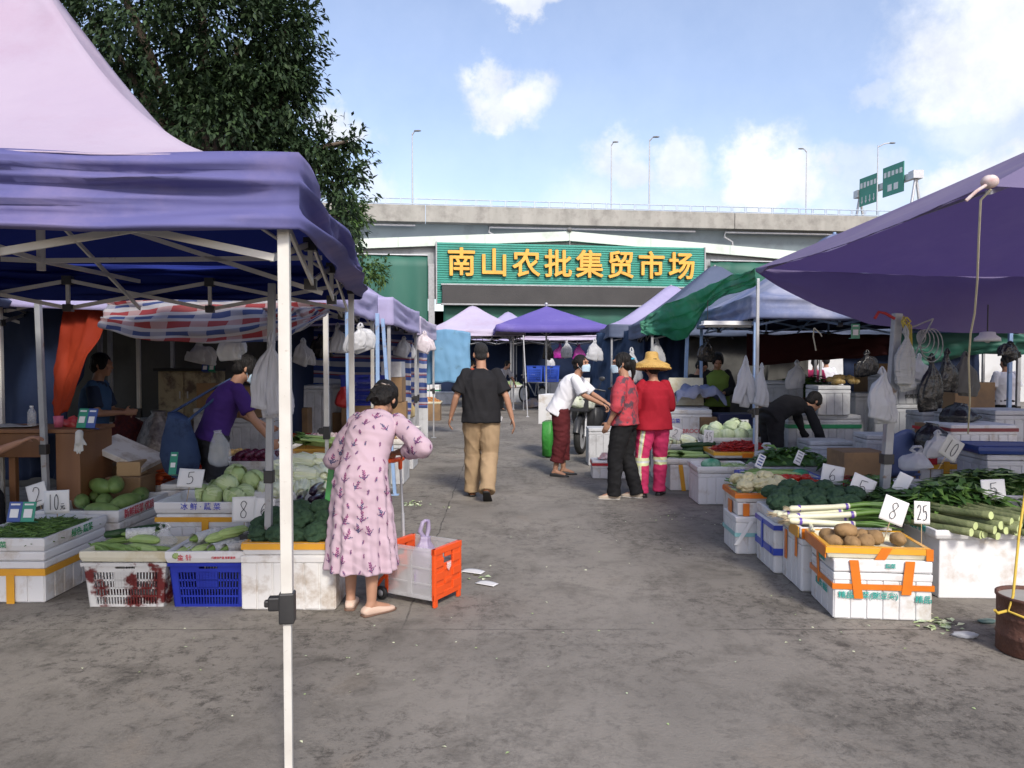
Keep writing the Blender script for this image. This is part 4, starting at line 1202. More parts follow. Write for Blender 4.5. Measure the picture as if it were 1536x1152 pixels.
def _bro(seed, mats, r=.085, flat=.72, leaves=False):
 b = MB(); f = lumps(seed, 42, .38, .26)
 b.ell((0, 0, .05), (r, r, r * flat), nu=56, nv=36, fn=f)
 b.cyl((0, 0, -.03), (0, 0, .04), .026, .034, 10, 1)
 if leaves:
  for k in range(6):
   a = k * 1.05; d = V((math.cos(a), math.sin(a), 0))
   leaf(b, d * .03 + V((0, 0, -.02)), (d + V((0, 0, .55))).normalized(), V((0, 0, 1)), .11, .05); b.m[-4:] = [1] * 4
 return proto(b, mats)
P_bro = [_bro(s, [V_bro, V_brostem]) for s in (1, 2, 3)]
P_cau = [_bro(s, [V_cau, V_cab], .08, .7, True) for s in (5, 6)]
def _cab(seed, mats, r=.085, n=7):
 b = MB(); rr = random.Random(seed)
 b.ell((0, 0, 0), (r * .95, r * .95, r * .86), nu=24, nv=16, fn=lambda d: 1 + .03 * nz(d.x * 3, d.y * 3, d.z * 3 + seed))
 for k in range(n):
  a0 = k * 2.4 + rr.uniform(-.3, .3); wd = rr.uniform(.8, 1.15); zt_ = rr.uniform(.1, .85)
  def f(s, t, a0=a0, wd=wd, zt_=zt_, k=k):
   th = PI * (.97 - t * (.97 - .5 + zt_ * .42)); ph = a0 + (s - .5) * 2 * wd * (1 - .35 * t)
   rr_ = r * (1.0 + .012 * k * .5 + .1 * t ** 3 * (.4 + abs(s - .5)) + .03 * math.sin(s * 19 + seed) * t)
   q = abs(s - .5); rr_ += r * (.07 * math.exp(-(q / .05) ** 2) * (1 - t) + .025 * math.cos((q * 5 - t * 2.4) * 11) * (.3 + t) + .06 * t ** 4)
   return V((rr_ * math.sin(th) * math.cos(ph), rr_ * math.sin(th) * math.sin(ph), rr_ * .92 * math.cos(th)))
  b.grid(f, 22, 14, mi=k % 2)
 return proto(b, mats)
P_cab = [_cab(s, [V_cab, vmat('yellow_green_cabbage_leaf', (.45, .55, .26), (.52, .6, .34), 5)]) for s in (1, 2)]
P_cabw = [_cab(s, [V_cabw, vmat('white_cabbage_leaf', (.6, .66, .5), (.5, .58, .38), 5)]) for s in (3, 4)]
V_napw = vmat('white_napa_leaf', (.78, .8, .68), (.66, .72, .48), 5, .5, bump=.3, bscale=16)
def _napa(seed):
 b = MB(); rr = random.Random(seed); L_ = .3
 b.ell((0, 0, 0), (.065, L_ / 2, .06), nu=18, nv=14)
 for k in range(10):
  a0 = k * 2.4; l = L_ * rr.uniform(.6, 1.0)
  def f(s, t, a0=a0, l=l):
   y = -L_ / 2 + l * t; ph = a0 + (s - .5) * 1.7
   rad = .068 * math.sqrt(max(.05, 1 - ((y + .01) / (L_ * .56)) ** 2)) + .016 * t ** 2 + .009 * math.sin(s * 23 + k) * t - .004 * math.cos((s - .5) * 9)
   return V((rad * math.cos(ph), y, rad * math.sin(ph)))
  b.grid(f, 20, 14, mi=0 if k % 3 else 1)
 return proto(b, [V_napa, V_napw])
P_napa = [_napa(1), _napa(2)]
def _leek(seed):
 b = MB(); rr = random.Random(seed)
 k = rr.uniform(-.015, .015)
 b.tube([(-.3, 0, 0), (-.285, 0, 0), (-.2, k * .4, 0), (0, k, 0), (.1, k, .004)], [.012, .021, .018, .017, .019], 12, 0)
 for i in range(14):
  v = rvec(rr); b.tube([(-.3, v.y * .01, v.z * .01), (-.33 - .012 * abs(v.x), v.y * .03, v.z * .025)], [.003, .0015], 4, 2)
 for x in (-.235, .08): b.lathe((x, k * (.5 if x < 0 else 1), 0), [(.022, -.008), (.0225, 0), (.022, .008)], 14, 3, Matrix.Rotation(PI / 2, 3, 'Y'))
 for i in range(6):
  a = (i - 2.5) * .1 + rr.uniform(-.03, .03); zz = rr.uniform(-.03, .05)
  b.tube([(.09, k, .004), (.2, k + a * .06, zz * .3 + .008), (.36, k + a * .32, zz * .5)], [.017, .012, .003], 6, 1)
 return proto(b, [V_leek, V_leekg, V_root, V_purp])
P_leek = [_leek(s) for s in (1, 2, 3)]
def _cel(seed):
 b = MB(); rr = random.Random(seed); k = rr.uniform(-.02, .02)
 pts = [(k * math.sin(PI * i / 8), -.25 + .5 * i / 8, 0) for i in range(9)]
 b.loft(pts, [(.024 - .0012 * i,) * 2 for i in range(9)], n=14, fn=lambda t, a: 1 + .12 * nz(math.cos(a) * 2, math.sin(a) * 2, t * 22 + seed))
 b.cyl((0, -.2515, 0), (0, -.249, 0), .0235, n=14, mi=1)
 for i in range(16):
  p = V((k, .2 + rr.uniform(-.03, .1), 0)) + rvec(rr) * .02
  leaf(b, p, V((rr.uniform(-.5, .5), 1, rr.uniform(-.3, .6))).normalized(), V((0, 0, 1)) + rvec(rr) * .5, rr.uniform(.14, .24), .05, .35); b.m[-4:] = [2] * 4
 return proto(b, [V_cel, V_celcut, V_leaf])
P_celt = [_cel(s) for s in (1, 2, 3)]
P_egg = [proto(MB().tube([(0, -.15, 0), (0, -.14, 0), (k * .5, -.05, 0), (k, .06, 0), (k * .6, .13, 0), (k * .3, .16, 0)], [.006, .022, .03, .027, .02, .012], 14).tube([(k * .3, .15, 0), (k * .1, .2, .01)], [.012, .006], 8, 1), [V_egg, V_stem]) for k in (.02, -.025)]
P_cuc = [proto(MB().tube([(0, -.16, 0), (0, -.15, 0), (k * .6, -.08, 0), (k, .03, 0), (k * .5, .13, 0), (0, .165, 0), (0, .175, 0)], [.008, .02, .026, .026, .023, .015, .006], 14), V_cuc) for k in (.015, -.02)]
def _celery(seed):
 b = MB(); rr = random.Random(seed)
 for i in range(8):
  a = rr.uniform(-1, 1) * .03; z = rr.uniform(0, .03)
  b.tube([(a * .3, -.2, z * .5), (a, 0, z), (a * 2.2, .2, z + .01)], [.013, .01, .006], 7)
  for j in range(5):
   leaf(b, V((a * 2.2, .19, z + .01)), V((rr.uniform(-.6, .6), 1, rr.uniform(-.2, .6))).normalized(), V((0, 0, 1)), .1, .05); b.m[-4:] = [1] * 4
 return proto(b, [V_celery, V_leaf2])
P_celery = [_celery(1), _celery(2)]
P_onion = proto(MB().ell((0, 0, 0), (.036, .036, .032), nu=16, nv=10, fn=lambda d: 1 + .25 * max(0, d.z) ** 10), V_onion)
def heap_z(x, y, w, d, h): return h * max(0, 1 - (abs(2 * x / w)) ** 2.4) * max(0, 1 - (abs(2 * y / d)) ** 2.4)
def heap(protos, name, T, w, d, pts, label, cat, group=None, jitter=.01, rots=None, s=(.9, 1.1), seed=1):
 """pts: list of (x, y, z[, rot]) in the tray's frame"""
 rr = random.Random(seed); res = []
 for i, p in enumerate(pts):
  me = protos[i % len(protos)] if isinstance(protos, list) else protos
  l = loc2(T, p[0] + rr.uniform(-1, 1) * jitter, p[1] + rr.uniform(-1, 1) * jitter, p[2])
  if rots == 'any': rot = (rr.uniform(0, 6), rr.uniform(0, 6), rr.uniform(0, 6))
  elif rots == 'spin': rot = (rr.uniform(-.25, .25), rr.uniform(-.25, .25), rr.uniform(0, 6))
  else: rot = (rr.uniform(-.08, .08), rr.uniform(-.08, .08), (p[3] if len(p) > 3 else 0) + T.rotation_euler.z + rr.uniform(-.1, .1))
  res.append(put(me, name, l, rot, label, cat, group, rr.uniform(*s)))
 return res
def gridpts(nx, ny, dx, dy, z, off=0): return [((i - (nx - 1) / 2) * dx + (off if j % 2 else 0), (j - (ny - 1) / 2) * dy, z) for j in range(ny) for i in range(nx)]
def loose(name, label, T, w, d, h, n, mats, kind, seed=1, z0=.03, size=1.0):
 """an uncountable heap of beans, chillies or leaves"""
 rr = random.Random(seed); b = MB()
 b.grid(lambda s, t: V(((s - .5) * w, (t - .5) * d, z0 + heap_z((s - .5) * w, (t - .5) * d, w, d, h) * .8 + .006 * nz(s * 20, t * 20, seed))), 24, 18)
 for i in range(n):
  x, y = rr.uniform(-.5, .5) * w * .96, rr.uniform(-.5, .5) * d * .96
  z = z0 + heap_z(x, y, w, d, h) * rr.uniform(.75, 1.0) + .008
  a = rr.uniform(0, 2 * PI); dr = V((math.cos(a), math.sin(a), rr.uniform(-.25, .25)))
  p = V((x, y, z)); mi = rr.randrange(len(mats))
  if kind == 'pod':
   l = .05 * size * rr.uniform(.8, 1.3); sd = V((-dr.y, dr.x, 0)) * l * .35 * rr.uniform(-1, 1)
   b.tube([p - dr * l, p + sd + V((0, 0, .004)), p + dr * l], [.006 * size, .0075 * size, .001], 5, mi, False)
  elif kind == 'bean':
   l = .075 * size * rr.uniform(.8, 1.2); sd = V((-dr.y, dr.x, 0)) * l * .3 * rr.uniform(-1, 1)
   b.tube([p - dr * l, p + sd, p + dr * l], [.003, .0055, .002], 5, mi, False)
  elif kind == 'leaf':
   k0 = len(b.m)
   leaf(b, p, (dr + V((0, 0, rr.uniform(0, .6)))).normalized(), V((0, 0, 1)) + rvec(rr) * .7, .13 * size * rr.uniform(.6, 1.3), .05 * size, .4)
   b.m[k0:] = [mi] * (len(b.m) - k0)
  elif kind == 'blade':
   l = .2 * size * rr.uniform(.6, 1.2); dr.z = rr.uniform(-.1, .25)
   k0 = len(b.m)
   leaf(b, p - dr * l * .5, dr.normalized(), V((0, 0, 1)) + rvec(rr) * .5, l, .022 * size, .25)
   b.m[k0:] = [mi] * (len(b.m) - k0)
  elif kind == 'clove':
   b.ell(p, (.022 * size * rr.uniform(.8, 1.2),) * 3, nu=7, nv=5, mi=mi)
 o = b.build(name, mats)
 o.location = T.location; o.rotation_euler = (0, 0, T.rotation_euler.z)
 return tag(o, label, name.replace('_', ' '), kind='stuff')
# ---- hand-written price cards
GL = {'0': [[(.5, 1), (.15, .75), (.12, .25), (.5, 0), (.85, .25), (.85, .75), (.5, 1)]], '1': [[(.5, 1), (.48, .5), (.5, 0)]],
 '2': [[(.1, .78), (.35, 1), (.75, .92), (.8, .65), (.45, .3), (.1, .02), (.35, .06), (.9, .05)]],
 '3': [[(.15, .9), (.6, 1), (.8, .8), (.4, .55), (.8, .4), (.75, .1), (.2, .02)]],
 '4': [[(.6, 1), (.1, .4), (.9, .4)], [(.65, .7), (.65, 0)]],
 '5': [[(.2, .95), (.2, .55), (.6, .62), (.88, .4), (.75, .1), (.3, 0), (.12, .06)], [(.2, .95), (.9, 1)]],
 '6': [[(.65, 1), (.25, .65), (.1, .25), (.4, 0), (.8, .12), (.75, .42), (.4, .45), (.14, .25)]],
 '8': [[(.8, .85), (.5, 1), (.2, .82), (.4, .55), (.75, .3), (.6, .02), (.25, .05), (.2, .3), (.55, .55), (.8, .85)]],
 '.': [[(.45, .08), (.5, 0)]],
 '元': [[(.2, .6), (.8, .62)], [(.05, .38), (.95, .4)], [(.4, .38), (.3, .15), (.05, 0)], [(.62, .38), (.62, .08), (.95, .05), (.97, .2)]]}
def price_card(txt, px, py, Y, wpx, hpx, label, roll=0, yaw=0, stick=.18, tilt=-.15, mat=None, sw=.0045, shadow=None):
 k = Y / F; w, h = wpx * k, hpx * k
 c = at(px, py, Y)
 o = empty('price_card', label, 'price card', tuple(c), (tilt, roll, yaw), 'handwritten price cards')
 b = MB(); n = 8
 b.grid(lambda s, t: V(((s - .5) * w, .004 * math.sin(PI * s) + .0, (t - .5) * h)), n, n)
 b.build('card', mat or CARDW, o, solid=.003, offset=0)
 b = MB(); cw = min(w * .72 / max(1, len(txt)), h * .5); ht = h * .66
 x0 = -cw * len(txt) / 2
 for i, ch in enumerate(txt):
  sc = .6 if ch == '元' else 1
  for st in GL[ch]:
   pts = []
   for j in range((len(st) - 1) * 4 + 1):
    q = j / 4; i0 = min(int(q), len(st) - 2); f = q - i0
    p0 = st[max(i0 - 1, 0)]; p1 = st[i0]; p2 = st[i0 + 1]; p3 = st[min(i0 + 2, len(st) - 1)]
    cr_ = [.5 * (2 * p1[a] + (p2[a] - p0[a]) * f + (2 * p0[a] - 5 * p1[a] + 4 * p2[a] - p3[a]) * f * f + (3 * p1[a] - p0[a] - 3 * p2[a] + p3[a]) * f ** 3) for a in (0, 1)]
    pts.append(V((x0 + (i + .12 + cr_[0] * .76) * cw, -.0035 + .004 * 0, -ht / 2 + cr_[1] * ht * sc)))
   b.tube([p + V((0, -.001, 0)) for p in pts], sw * .5, 5)
 b.build('handwriting', INK_black, o)
 if stick:
  b = MB(); b.cyl((0, .006, -h * .5 - stick), (0, .006, h * .1), .0032, n=6); b.build('stick', M('bamboo_stick', (.45, .33, .18), None, 10, .7), o)
 return o
# ---- slotted plastic baskets
def basket(label, x, y, w, d, h, rz, z, mat, name='plastic_basket', group=None, plate=True, rows=4, inner=None):
 o = empty(name, label, 'basket', (x, y, z), rz, group)
 b = MB(); tp = .9
 def wallf(side, ww, dist, tilt_):
  # ww width at top; side 0..3
  ang = side * PI / 2
  rm = Matrix.Rotation(ang, 3, 'Z')
  def pt(u, zz, o_=0):
   s = tp + (1 - tp) * zz / h
   return rm @ V((u * s, -dist * s - o_, zz))
  def quadbox(u0, u1, z0, z1, t=.006):
   vs = [pt(u0, z0), pt(u1, z0), pt(u1, z1), pt(u0, z1), pt(u0, z0, -t), pt(u1, z0, -t), pt(u1, z1, -t), pt(u0, z1, -t)]
   b.add(vs, [(0, 1, 2, 3), (7, 6, 5, 4), (0, 4, 5, 1), (1, 5, 6, 2), (2, 6, 7, 3), (3, 7, 4, 0)])
  hw = ww / 2
  m = ww * .1
  quadbox(-hw, -hw + m, 0, h); quadbox(hw - m, hw, 0, h)
  zr = [0] + [h * (.08 + .66 * i / rows) for i in range(rows + 1)]
  quadbox(-hw + m, hw - m, 0, h * .06)
  for i in range(1, rows): quadbox(-hw + m, hw - m, h * (.06 + .72 * i / rows) - .006, h * (.06 + .72 * i / rows) + .006)
  quadbox(-hw + m, hw - m, h * .78, h * .86)
  hg = ww * .12
  quadbox(-hw + m, -hg, h * .86, h * .95); quadbox(hg, hw - m, h * .86, h * .95)
  quadbox(-hw + m, hw - m, h * .95, h)
  nb = int((ww - 2 * m) / .019)
  for i in range(nb + 1):
   u = -hw + m + (ww - 2 * m) * i / nb
   quadbox(u - .0035, u + .0035, h * .05, h * .79, .0045)
  if plate and side in (0, 2): quadbox(-ww * .15, ww * .13, h * .42, h * .79, .005)
  # rim
  vs = []
  for (u0, u1, z0, z1, o0) in ((-hw - .012, hw + .012, h - .022, h, .014),):
   vs = [pt(u0, z0, o0), pt(u1, z0, o0), pt(u1, z1, o0), pt(u0, z1, o0), pt(u0, z0, -.004), pt(u1, z0, -.004), pt(u1, z1, -.004), pt(u0, z1, -.004)]
   b.add(vs, [(0, 1, 2, 3), (7, 6, 5, 4), (0, 4, 5, 1), (1, 5, 6, 2), (2, 6, 7, 3), (3, 7, 4, 0)])
 for s in range(4): wallf(s, w if s % 2 == 0 else d, d / 2 if s % 2 == 0 else w / 2, 0)
 b.box((0, 0, .006), (w * tp - .01, d * tp - .01, .01))
 b.build('body', mat, o)
 return o
# ---- plastic bags
def bag(name, label, c, r, h, mat, seed=1, handles=True, group=None, cat='plastic bag', neck=.28, mi_print=None, rz=0, contents=None):
 """tied or hanging carrier bag; c is its lowest point"""
 b = MB()
 prof = [(0, .25), (.04, .75), (.15, 1), (.4, .98), (.62, .82), (.8, .5), (.92, neck), (1, neck * 1.1)]
 cs = []; rd = []
 n = 18
 for i in range(n + 1):
  t = i / n; cs.append((.01 * math.sin(t * 4 + seed), 0, t * h)); k = interp(prof, t); rd.append((r * k, r * k * .72))
 b.loft(cs, rd, n=32, fn=lambda t, a: 1 + (.09 * math.sin(a * 5 + t * 3 + seed) + .07 * math.sin(a * 9 - t * 5 + seed * 2)) * (.3 + t) + .05 * nz(a * 2, t * 6, seed))
 if handles:
  for s in (-1, 1):
   b.tube([(s * r * .1, 0, h * .97), (s * r * .35, .01, h * 1.12), (s * r * .22, 0, h * 1.28), (s * r * .02, .0, h * 1.3)], [r * .1, r * .12, r * .1, r * .08], 8)
 o = b.build(name, mat)
 o.location = c; o.rotation_euler = (0, 0, rz)
 return tag(o, label, cat, group)
# ================================================================ left stall, front row
G_fb = 'white foam boxes of the stalls'
G_ft = 'foam trays holding the produce'
foam_box('foam box with a yellow tape band under the green bean tray', -3.25, 5.12, .54, .72, .33, 0, 0, FOAM, .06, [('band', .2, .045, T_yel), ('strip', 'f', .06, .0, .19, .05, T_yel), ('strip', 'r', .2, .06, .2, .04, T_yel)], G_fb)
T = tray('tray of green beans with green print on its rim', -3.25, 5.12, .332, .56, .74, .085, 0, FOAM, None, G_ft, tapes=[('text', 'r', .05, .045, .06, '绿色 蔬菜', INK_green), ('text', 'f', -.05, .042, .045, '绿色蔬菜', INK_green)])
loose('green_beans', 'heap of thin green beans in the tray at the left edge', T, .48, .66, .07, 900, [V_bean, V_leaf2, V_bean], 'bean', 1)
foam_box('foam box standing behind the green bean box', -3.22, 5.97, .6, .82, .34, 0, 0, FOAM2, .06, [], G_fb)
T = tray('tray of wax gourds with red print along its side', -3.22, 5.95, .343, .62, .82, .09, 0, FOAM, None, G_ft, tapes=[('text', 'r', -.1, .045, .075, '新鲜蔬菜 优质', INK_red)])
heap(P_wax, 'wax_gourd', T, .6, .8, [(-.18, -.02, .09, .5), (.0, -.02, .09, .3), (.17, -.05, .09, -.2), (-.1, .1, .19, .9), (.02, .12, .2, .4), (.14, .24, .09, .3), (-.2, .24, .09, .2), (.12, -.28, .07, 1.3)],
 'fat green wax gourd lying in the long tray behind the beans', 'wax gourd', 'wax gourds', s=(.9, 1.05), seed=3)
foam_box('dull foam box below the carrot tray', -3.1, 6.85, .62, .6, .36, 0, 0, FOAM2, .06, [], G_fb)
T = tray('tray of carrots behind the wax gourds', -3.1, 6.85, .363, .64, .62, .09, R(3), FOAM2, None, G_ft)
heap(P_car, 'carrot', T, .6, .6, [(rnd.uniform(-.22, .24), rnd.uniform(-.22, .2), .05 + rnd.uniform(0, .13), rnd.uniform(.9, 2.0)) for _ in range(34)], 'orange red carrot heaped in the tray behind the wax gourds', 'carrot', 'carrots', s=(.95, 1.25), seed=4)
heap(P_tom, 'tomato', T, .6, .6, [(-.18, .1, .14), (-.1, .16, .17), (-.02, .2, .16), (-.22, .02, .12), (.2, .2, .18)], 'red tomato lying on the carrots behind the wax gourds', 'tomato', 'tomatoes on the carrots', s=(1.1, 1.4), seed=4)
# baskets
M_basw = M('blood_stained_white_plastic', (.62, .62, .6), (.52, .52, .5), 4, .5, dirt=(.12, .012, .012), dscale=4.2, dlo=.5, dhi=.56)
M_basb = M('blue_basket_plastic', (.012, .025, .3), (.016, .035, .36), 5, .4)
basket('white slotted basket smeared with dark red stains under the luffa tray', -2.42, 4.87, .52, .4, .285, 0, 0, M_basw)
T = tray('yellowed tray of luffas on the stained white basket', -2.42, 4.87, .287, .56, .42, .07, R(-1), FOAMY, None, G_ft)
heap([P_luf, P_luf, P_lufl], 'luffa', T, .5, .4, [(-.17, -.08, .06, 1.2), (-.05, -.1, .06, 1.1), (.06, -.1, .06, 1.3), (.15, -.12, .055, 1.5), (-.12, .06, .08, 1.8), (.02, -.03, .1, 1.2), (-.2, -.12, .055, .8)], 'green luffa lying in the yellowed tray', 'luffa', 'luffas', s=(.75, .85), seed=5)
heap([P_cuc[0]], 'cucumber', T, .5, .4, [(-.1, .1, .13, -1.0)], 'single dark green cucumber across the luffas', 'cucumber', s=(1.1, 1.1), seed=5)
heap([P_net], 'wrapped_melon', T, .5, .4, [(-.02, .03, .13, -1.1)], 'bitter melon in a white foam sleeve among the luffas', 'bitter melon', s=(.95, .95), seed=6)
bag('clear_bag', 'clear plastic bag lying beside the luffas', loc2(T, .15, .02, .03), .09, .13, M_clear, 3, True)
basket('bright blue slotted basket between the stained basket and the broccoli box', -1.9, 4.87, .49, .4, .285, 0, 0, M_basb)
T = tray('white tray of sleeved bitter melons with red print on the blue basket', -1.875, 4.86, .287, .57, .44, .075, R(1), FOAM, None, G_ft, tapes=[('text', 'f', -.16, .035, .04, '金 针', INK_red), ('text', 'f', .08, .035, .016, '优质农产品 新鲜直供', INK_red)])
heap([P_net, P_bit], 'bitter_melon', T, .5, .4, [(-.17, -.05, .06, -.35), (-.08, -.08, .06, -.3), (.01, -.06, .06, -.4), (-.2, -.12, .055, -.3), (-.12, 0, .12, -.25), (-.03, 0, .12, -.35), (.09, -.04, .06, -.5), (.03, .07, .13, -.5)], 'pale bitter melon, some in foam sleeves, in the tray with red print', 'bitter melon', 'bitter melons', s=(.9, 1.05), seed=7)
o = empty('digital_scale', 'small black digital scale on the bitter melon tray', 'scale', tuple(loc2(T, .16, .08, .075)), R(-4))
b = MB(); b.box((0, 0, .02), (.13, .1, .035)); b.box((0, 0, .041), (.14, .11, .007)); b.build('housing', M_blackpl, o, bevel=.005)
b = MB(); b.box((0, 0, .0475), (.1, .07, .005)); b.build('display', M('grey_display', (.12, .13, .13), None, 5, .2), o)
for sx in (-.04, 0, .04):
 b = MB(); b.box((sx, -.0, .052), (.025, .04, .003)); b.build('key_pad', M('grey_keys', (.2, .21, .22), None, 5, .4), o)
foam_box('rust-stained foam box under the broccoli tray', -1.385, 4.84, .58, .44, .34, 0, 0, FOAM2, 0, [], G_fb)
T = tray('yellow-taped tray of broccoli behind the near white tent leg', -1.39, 4.84, .342, .56, .43, .075, 0, FOAM, T_yel, G_ft)
heap(P_bro, 'broccoli', T, .5, .4, [(-.2, -.1, .05), (-.08, -.14, .06), (.05, -.12, .05), (.18, -.12, .06), (-.22, .04, .07), (-.1, .0, .12), (.03, -.02, .13), (.17, .02, .11), (-.17, .13, .12), (-.02, .12, .16), (.12, .13, .17), (.21, .12, .13)], 'dark green broccoli head in the yellow-taped tray on the left', 'broccoli', 'broccoli heads on the left', rots='spin', s=(.95, 1.2), seed=8)
# second row left
foam_box('foam box with yellow tape band under the cabbage tray', -2.28, 5.75, .66, .5, .42, 0, 0, FOAM, .05, [('band', .38, .035, T_yel), ('strip', 'f', .03, .2, .38, .05, T_yel)], G_fb)
T = tray('white tray of round cabbages with blue print', -2.28, 5.75, .424, .69, .53, .085, 0, FOAM, None, G_ft, tapes=[('text', 'f', 0, .05, .055, '冰 鲜 · 蔬 菜', INK_blue)])
heap(P_cab, 'cabbage', T, .6, .5, [(.03, -.12, .1), (.19, -.12, .1), (-.08, -.02, .1), (.1, -.02, .16), (.25, -.02, .1), (.12, .12, .22), (-.02, .12, .12), (.24, .14, .18)], 'pale green round cabbage heaped in the blue-printed tray', 'cabbage', 'green cabbages on the left', rots='any', s=(.85, 1.05), seed=9)
foam_box('foam box under the napa cabbage pile', -1.72, 6.05, .5, .62, .46, 0, 0, FOAM, .05, [], G_fb)
T = tray('white tray under the pile of napa cabbages', -1.72, 6.05, .463, .54, .66, .08, 0, FOAM, None, G_ft)
heap(P_napa, 'napa_cabbage', T, .5, .6, [(-.2, -.18, .08, .3), (-.06, -.2, .08, -.2), (.08, -.2, .08, .2), (.2, -.18, .08, .5), (-.22, .0, .1, 1.2), (-.1, 0, .17, .8), (.05, -.05, .17, 1.4), (.18, 0, .17, .4), (-.15, .15, .2, 1.3), (.0, .14, .25, .9), (.14, .15, .25, 1.8), (.22, .22, .14, .3), (-.24, .24, .13, .3)], 'pale yellow napa cabbage in the pile behind the round cabbages', 'napa cabbage', 'napa cabbages on the left', s=(.85, 1.0), seed=10)
foam_box('foam box under the eggplant tray', -1.4, 5.42, .5, .52, .36, 0, 0, FOAM, .05, [], G_fb)
T = tray('tray of dark eggplants behind the broccoli', -1.4, 5.42, .363, .54, .55, .08, 0, FOAM, None, G_ft)
heap(P_egg, 'eggplant', T, .5, .5, [(-.2 + .085 * i, -.08, .06, .1) for i in range(6)] + [(-.16 + .085 * i, .0, .12, .15) for i in range(5)] + [(-.12 + .085 * i, .08, .18, .1) for i in range(4)] + [(-.03, .12, .24, 0), (.08, .1, .24, .2)], 'glossy black eggplant stacked behind the broccoli', 'eggplant', 'eggplants on the left', s=(1, 1.15), seed=11)
foam_box('foam box with red print beside the woman in the floral dress', -1.42, 6.15, .34, .5, .5, 0, 0, FOAM, .05, [('text', 'f', 0, .42, .05, '大白菜', INK_red)], G_fb)
heap(P_napa, 'napa_cabbage', bpy.data.objects[COL.objects[-1].name] if False else tray('tray of loose napa cabbages next to the floral dress', -1.4, 6.15, .503, .38, .5, .06, 0, FOAM, None, G_ft), .3, .4, [(-.08, -.1, .08, .2), (.07, -.12, .08, -.3), (0, .05, .14, .6)], 'napa cabbage in the tray next to the floral dress', 'napa cabbage', 'napa cabbages by the dress', s=(.9, 1), seed=12)
o = empty('green_board', 'bright green plastic board leaning on the eggplant tray', 'board', tuple(at(495, 782, 5.02)), (R(-8), R(6), R(8)))
b = MB(); b.box((0, 0, .19), (.1, .012, .38)); b.build('panel', M('bright_green_plastic', (.05, .32, .06), (.06, .36, .08), 5, .4), o, bevel=.003)
foam_box('foam box carrying the orange crate of celery', -1.72, 6.85, .5, .5, .58, 0, 0, FOAM2, .05, [], G_fb)
M_ory = M('amber_crate_plastic', (.5, .26, .03), (.42, .22, .03), 5, .45)
basket('amber slotted crate heaped with celery', -1.68, 6.78, .46, .36, .19, R(2), .582, M_ory, 'plastic_crate', plate=False, rows=2)
T = bpy.data.objects.new('t', None); T.location = (-1.68, 6.78, .6)
heap(P_celery, 'celery', T, .4, .3, [(-.1, 0, .18, 1.4), (.08, 0, .18, 1.7), (0, -.06, .2, 1.5), (0, .08, .21, 1.6)], 'bunch of celery lying across the amber crate', 'celery', 'celery bunches in the amber crate', s=(.95, 1.1), seed=13)
foam_box('foam box under the purple onion tray', -2.35, 7.0, .6, .55, .56, 0, 0, FOAM2, .05, [], G_fb)
T = tray('tray of purple onions beyond the napa cabbages', -2.35, 7.0, .563, .62, .58, .08, 0, FOAM2, None, G_ft)
heap(P_onion, 'purple_onion', T, .6, .5, gridpts(7, 5, .078, .085, .06, .03) + gridpts(5, 4, .08, .08, .11), 'dark purple onion in the tray beyond the napa cabbages', 'onion', 'purple onions', rots='any', s=(.9, 1.2), seed=14)
foam_box('cardboard box with open flaps under the garlic', -2.1, 8.1, .7, .55, .62, R(4), 0, CARD, .0, [], None, 'cardboard_box', 'cardboard box', ribs=False)
T = tray('wide tray of garlic on the cardboard box', -2.0, 8.1, .625, .95, .55, .07, R(3), FOAM2, None, G_ft)
loose('garlic', 'heap of pinkish white garlic bulbs in the wide tray', T, .86, .46, .09, 320, [V_garlic, V_garlic, M('pink_garlic', (.5, .33, .34), None, 6, .6)], 'clove', 4)
foam_box('foam box in front of the purple onions', -2.75, 6.6, .45, .5, .5, 0, 0, FOAM2, .05, [], G_fb)
T = tray('tray of yellow ginger beside the bending shopper', -2.75, 7.6, .5, .6, .5, .08, 0, CARD, None, G_ft)
loose('ginger', 'heap of brown yellow ginger beside the bending shopper', T, .54, .42, .09, 160, [V_pot, M('ginger_skin', (.42, .28, .1), None, 6, .7)], 'clove', 6, size=1.3)
foam_box('cardboard box under the ginger tray', -2.75, 7.6, .58, .48, .497, 0, 0, CARD, .0, [], None, 'cardboard_box', 'cardboard box', ribs=False)
# far left row
for (px, py, w, d, h, m, lab, nm) in ((642, 631, .62, .5, .42, CARD, 'cardboard box with orange goods on top, beside the lane under the blue tarp', 'c'),
         (668, 606, .7, .5, .42, FOAMG, 'grey box near the foot of the light blue tarp', 'f'),
         (648, 598, .6, .5, .55, FOAM, 'white foam box with a green band behind the cardboard box', 'f'),
         (616, 646, .5, .5, .2, FOAM2, 'low foam box spilling red packets at the end of the left row', 'f'),
         (612, 622, .5, .5, .5, CARD, 'cardboard box beside the blue white striped sheet', 'c'),
         (585, 640, .6, .5, .5, FOAMG, 'dull foam box behind the stooping woman in floral dress', 'f'),
         (570, 655, .6, .5, .5, FOAMG, 'dull white box beside the pale blue leaning pole', 'f')):
 q = gp(px, py)
 foam_box(lab, q.x, q.y + d / 2, w, d, h, R(rnd.uniform(-6, 6)), 0, m, .05 if nm == 'f' else 0, [('band', h * .6, .05, T_green)] if 'green band' in lab else [], G_fb if nm == 'f' else None,
   'foam_box' if nm == 'f' else 'cardboard_box', 'foam box' if nm == 'f' else 'cardboard box', ribs=nm == 'f')
q = gp(642, 631)
T = tray('yellow tray of orange goods on the lane-side cardboard box', q.x, q.y + .25, .423, .66, .5, .06, 0, FOAMY, None, G_ft)
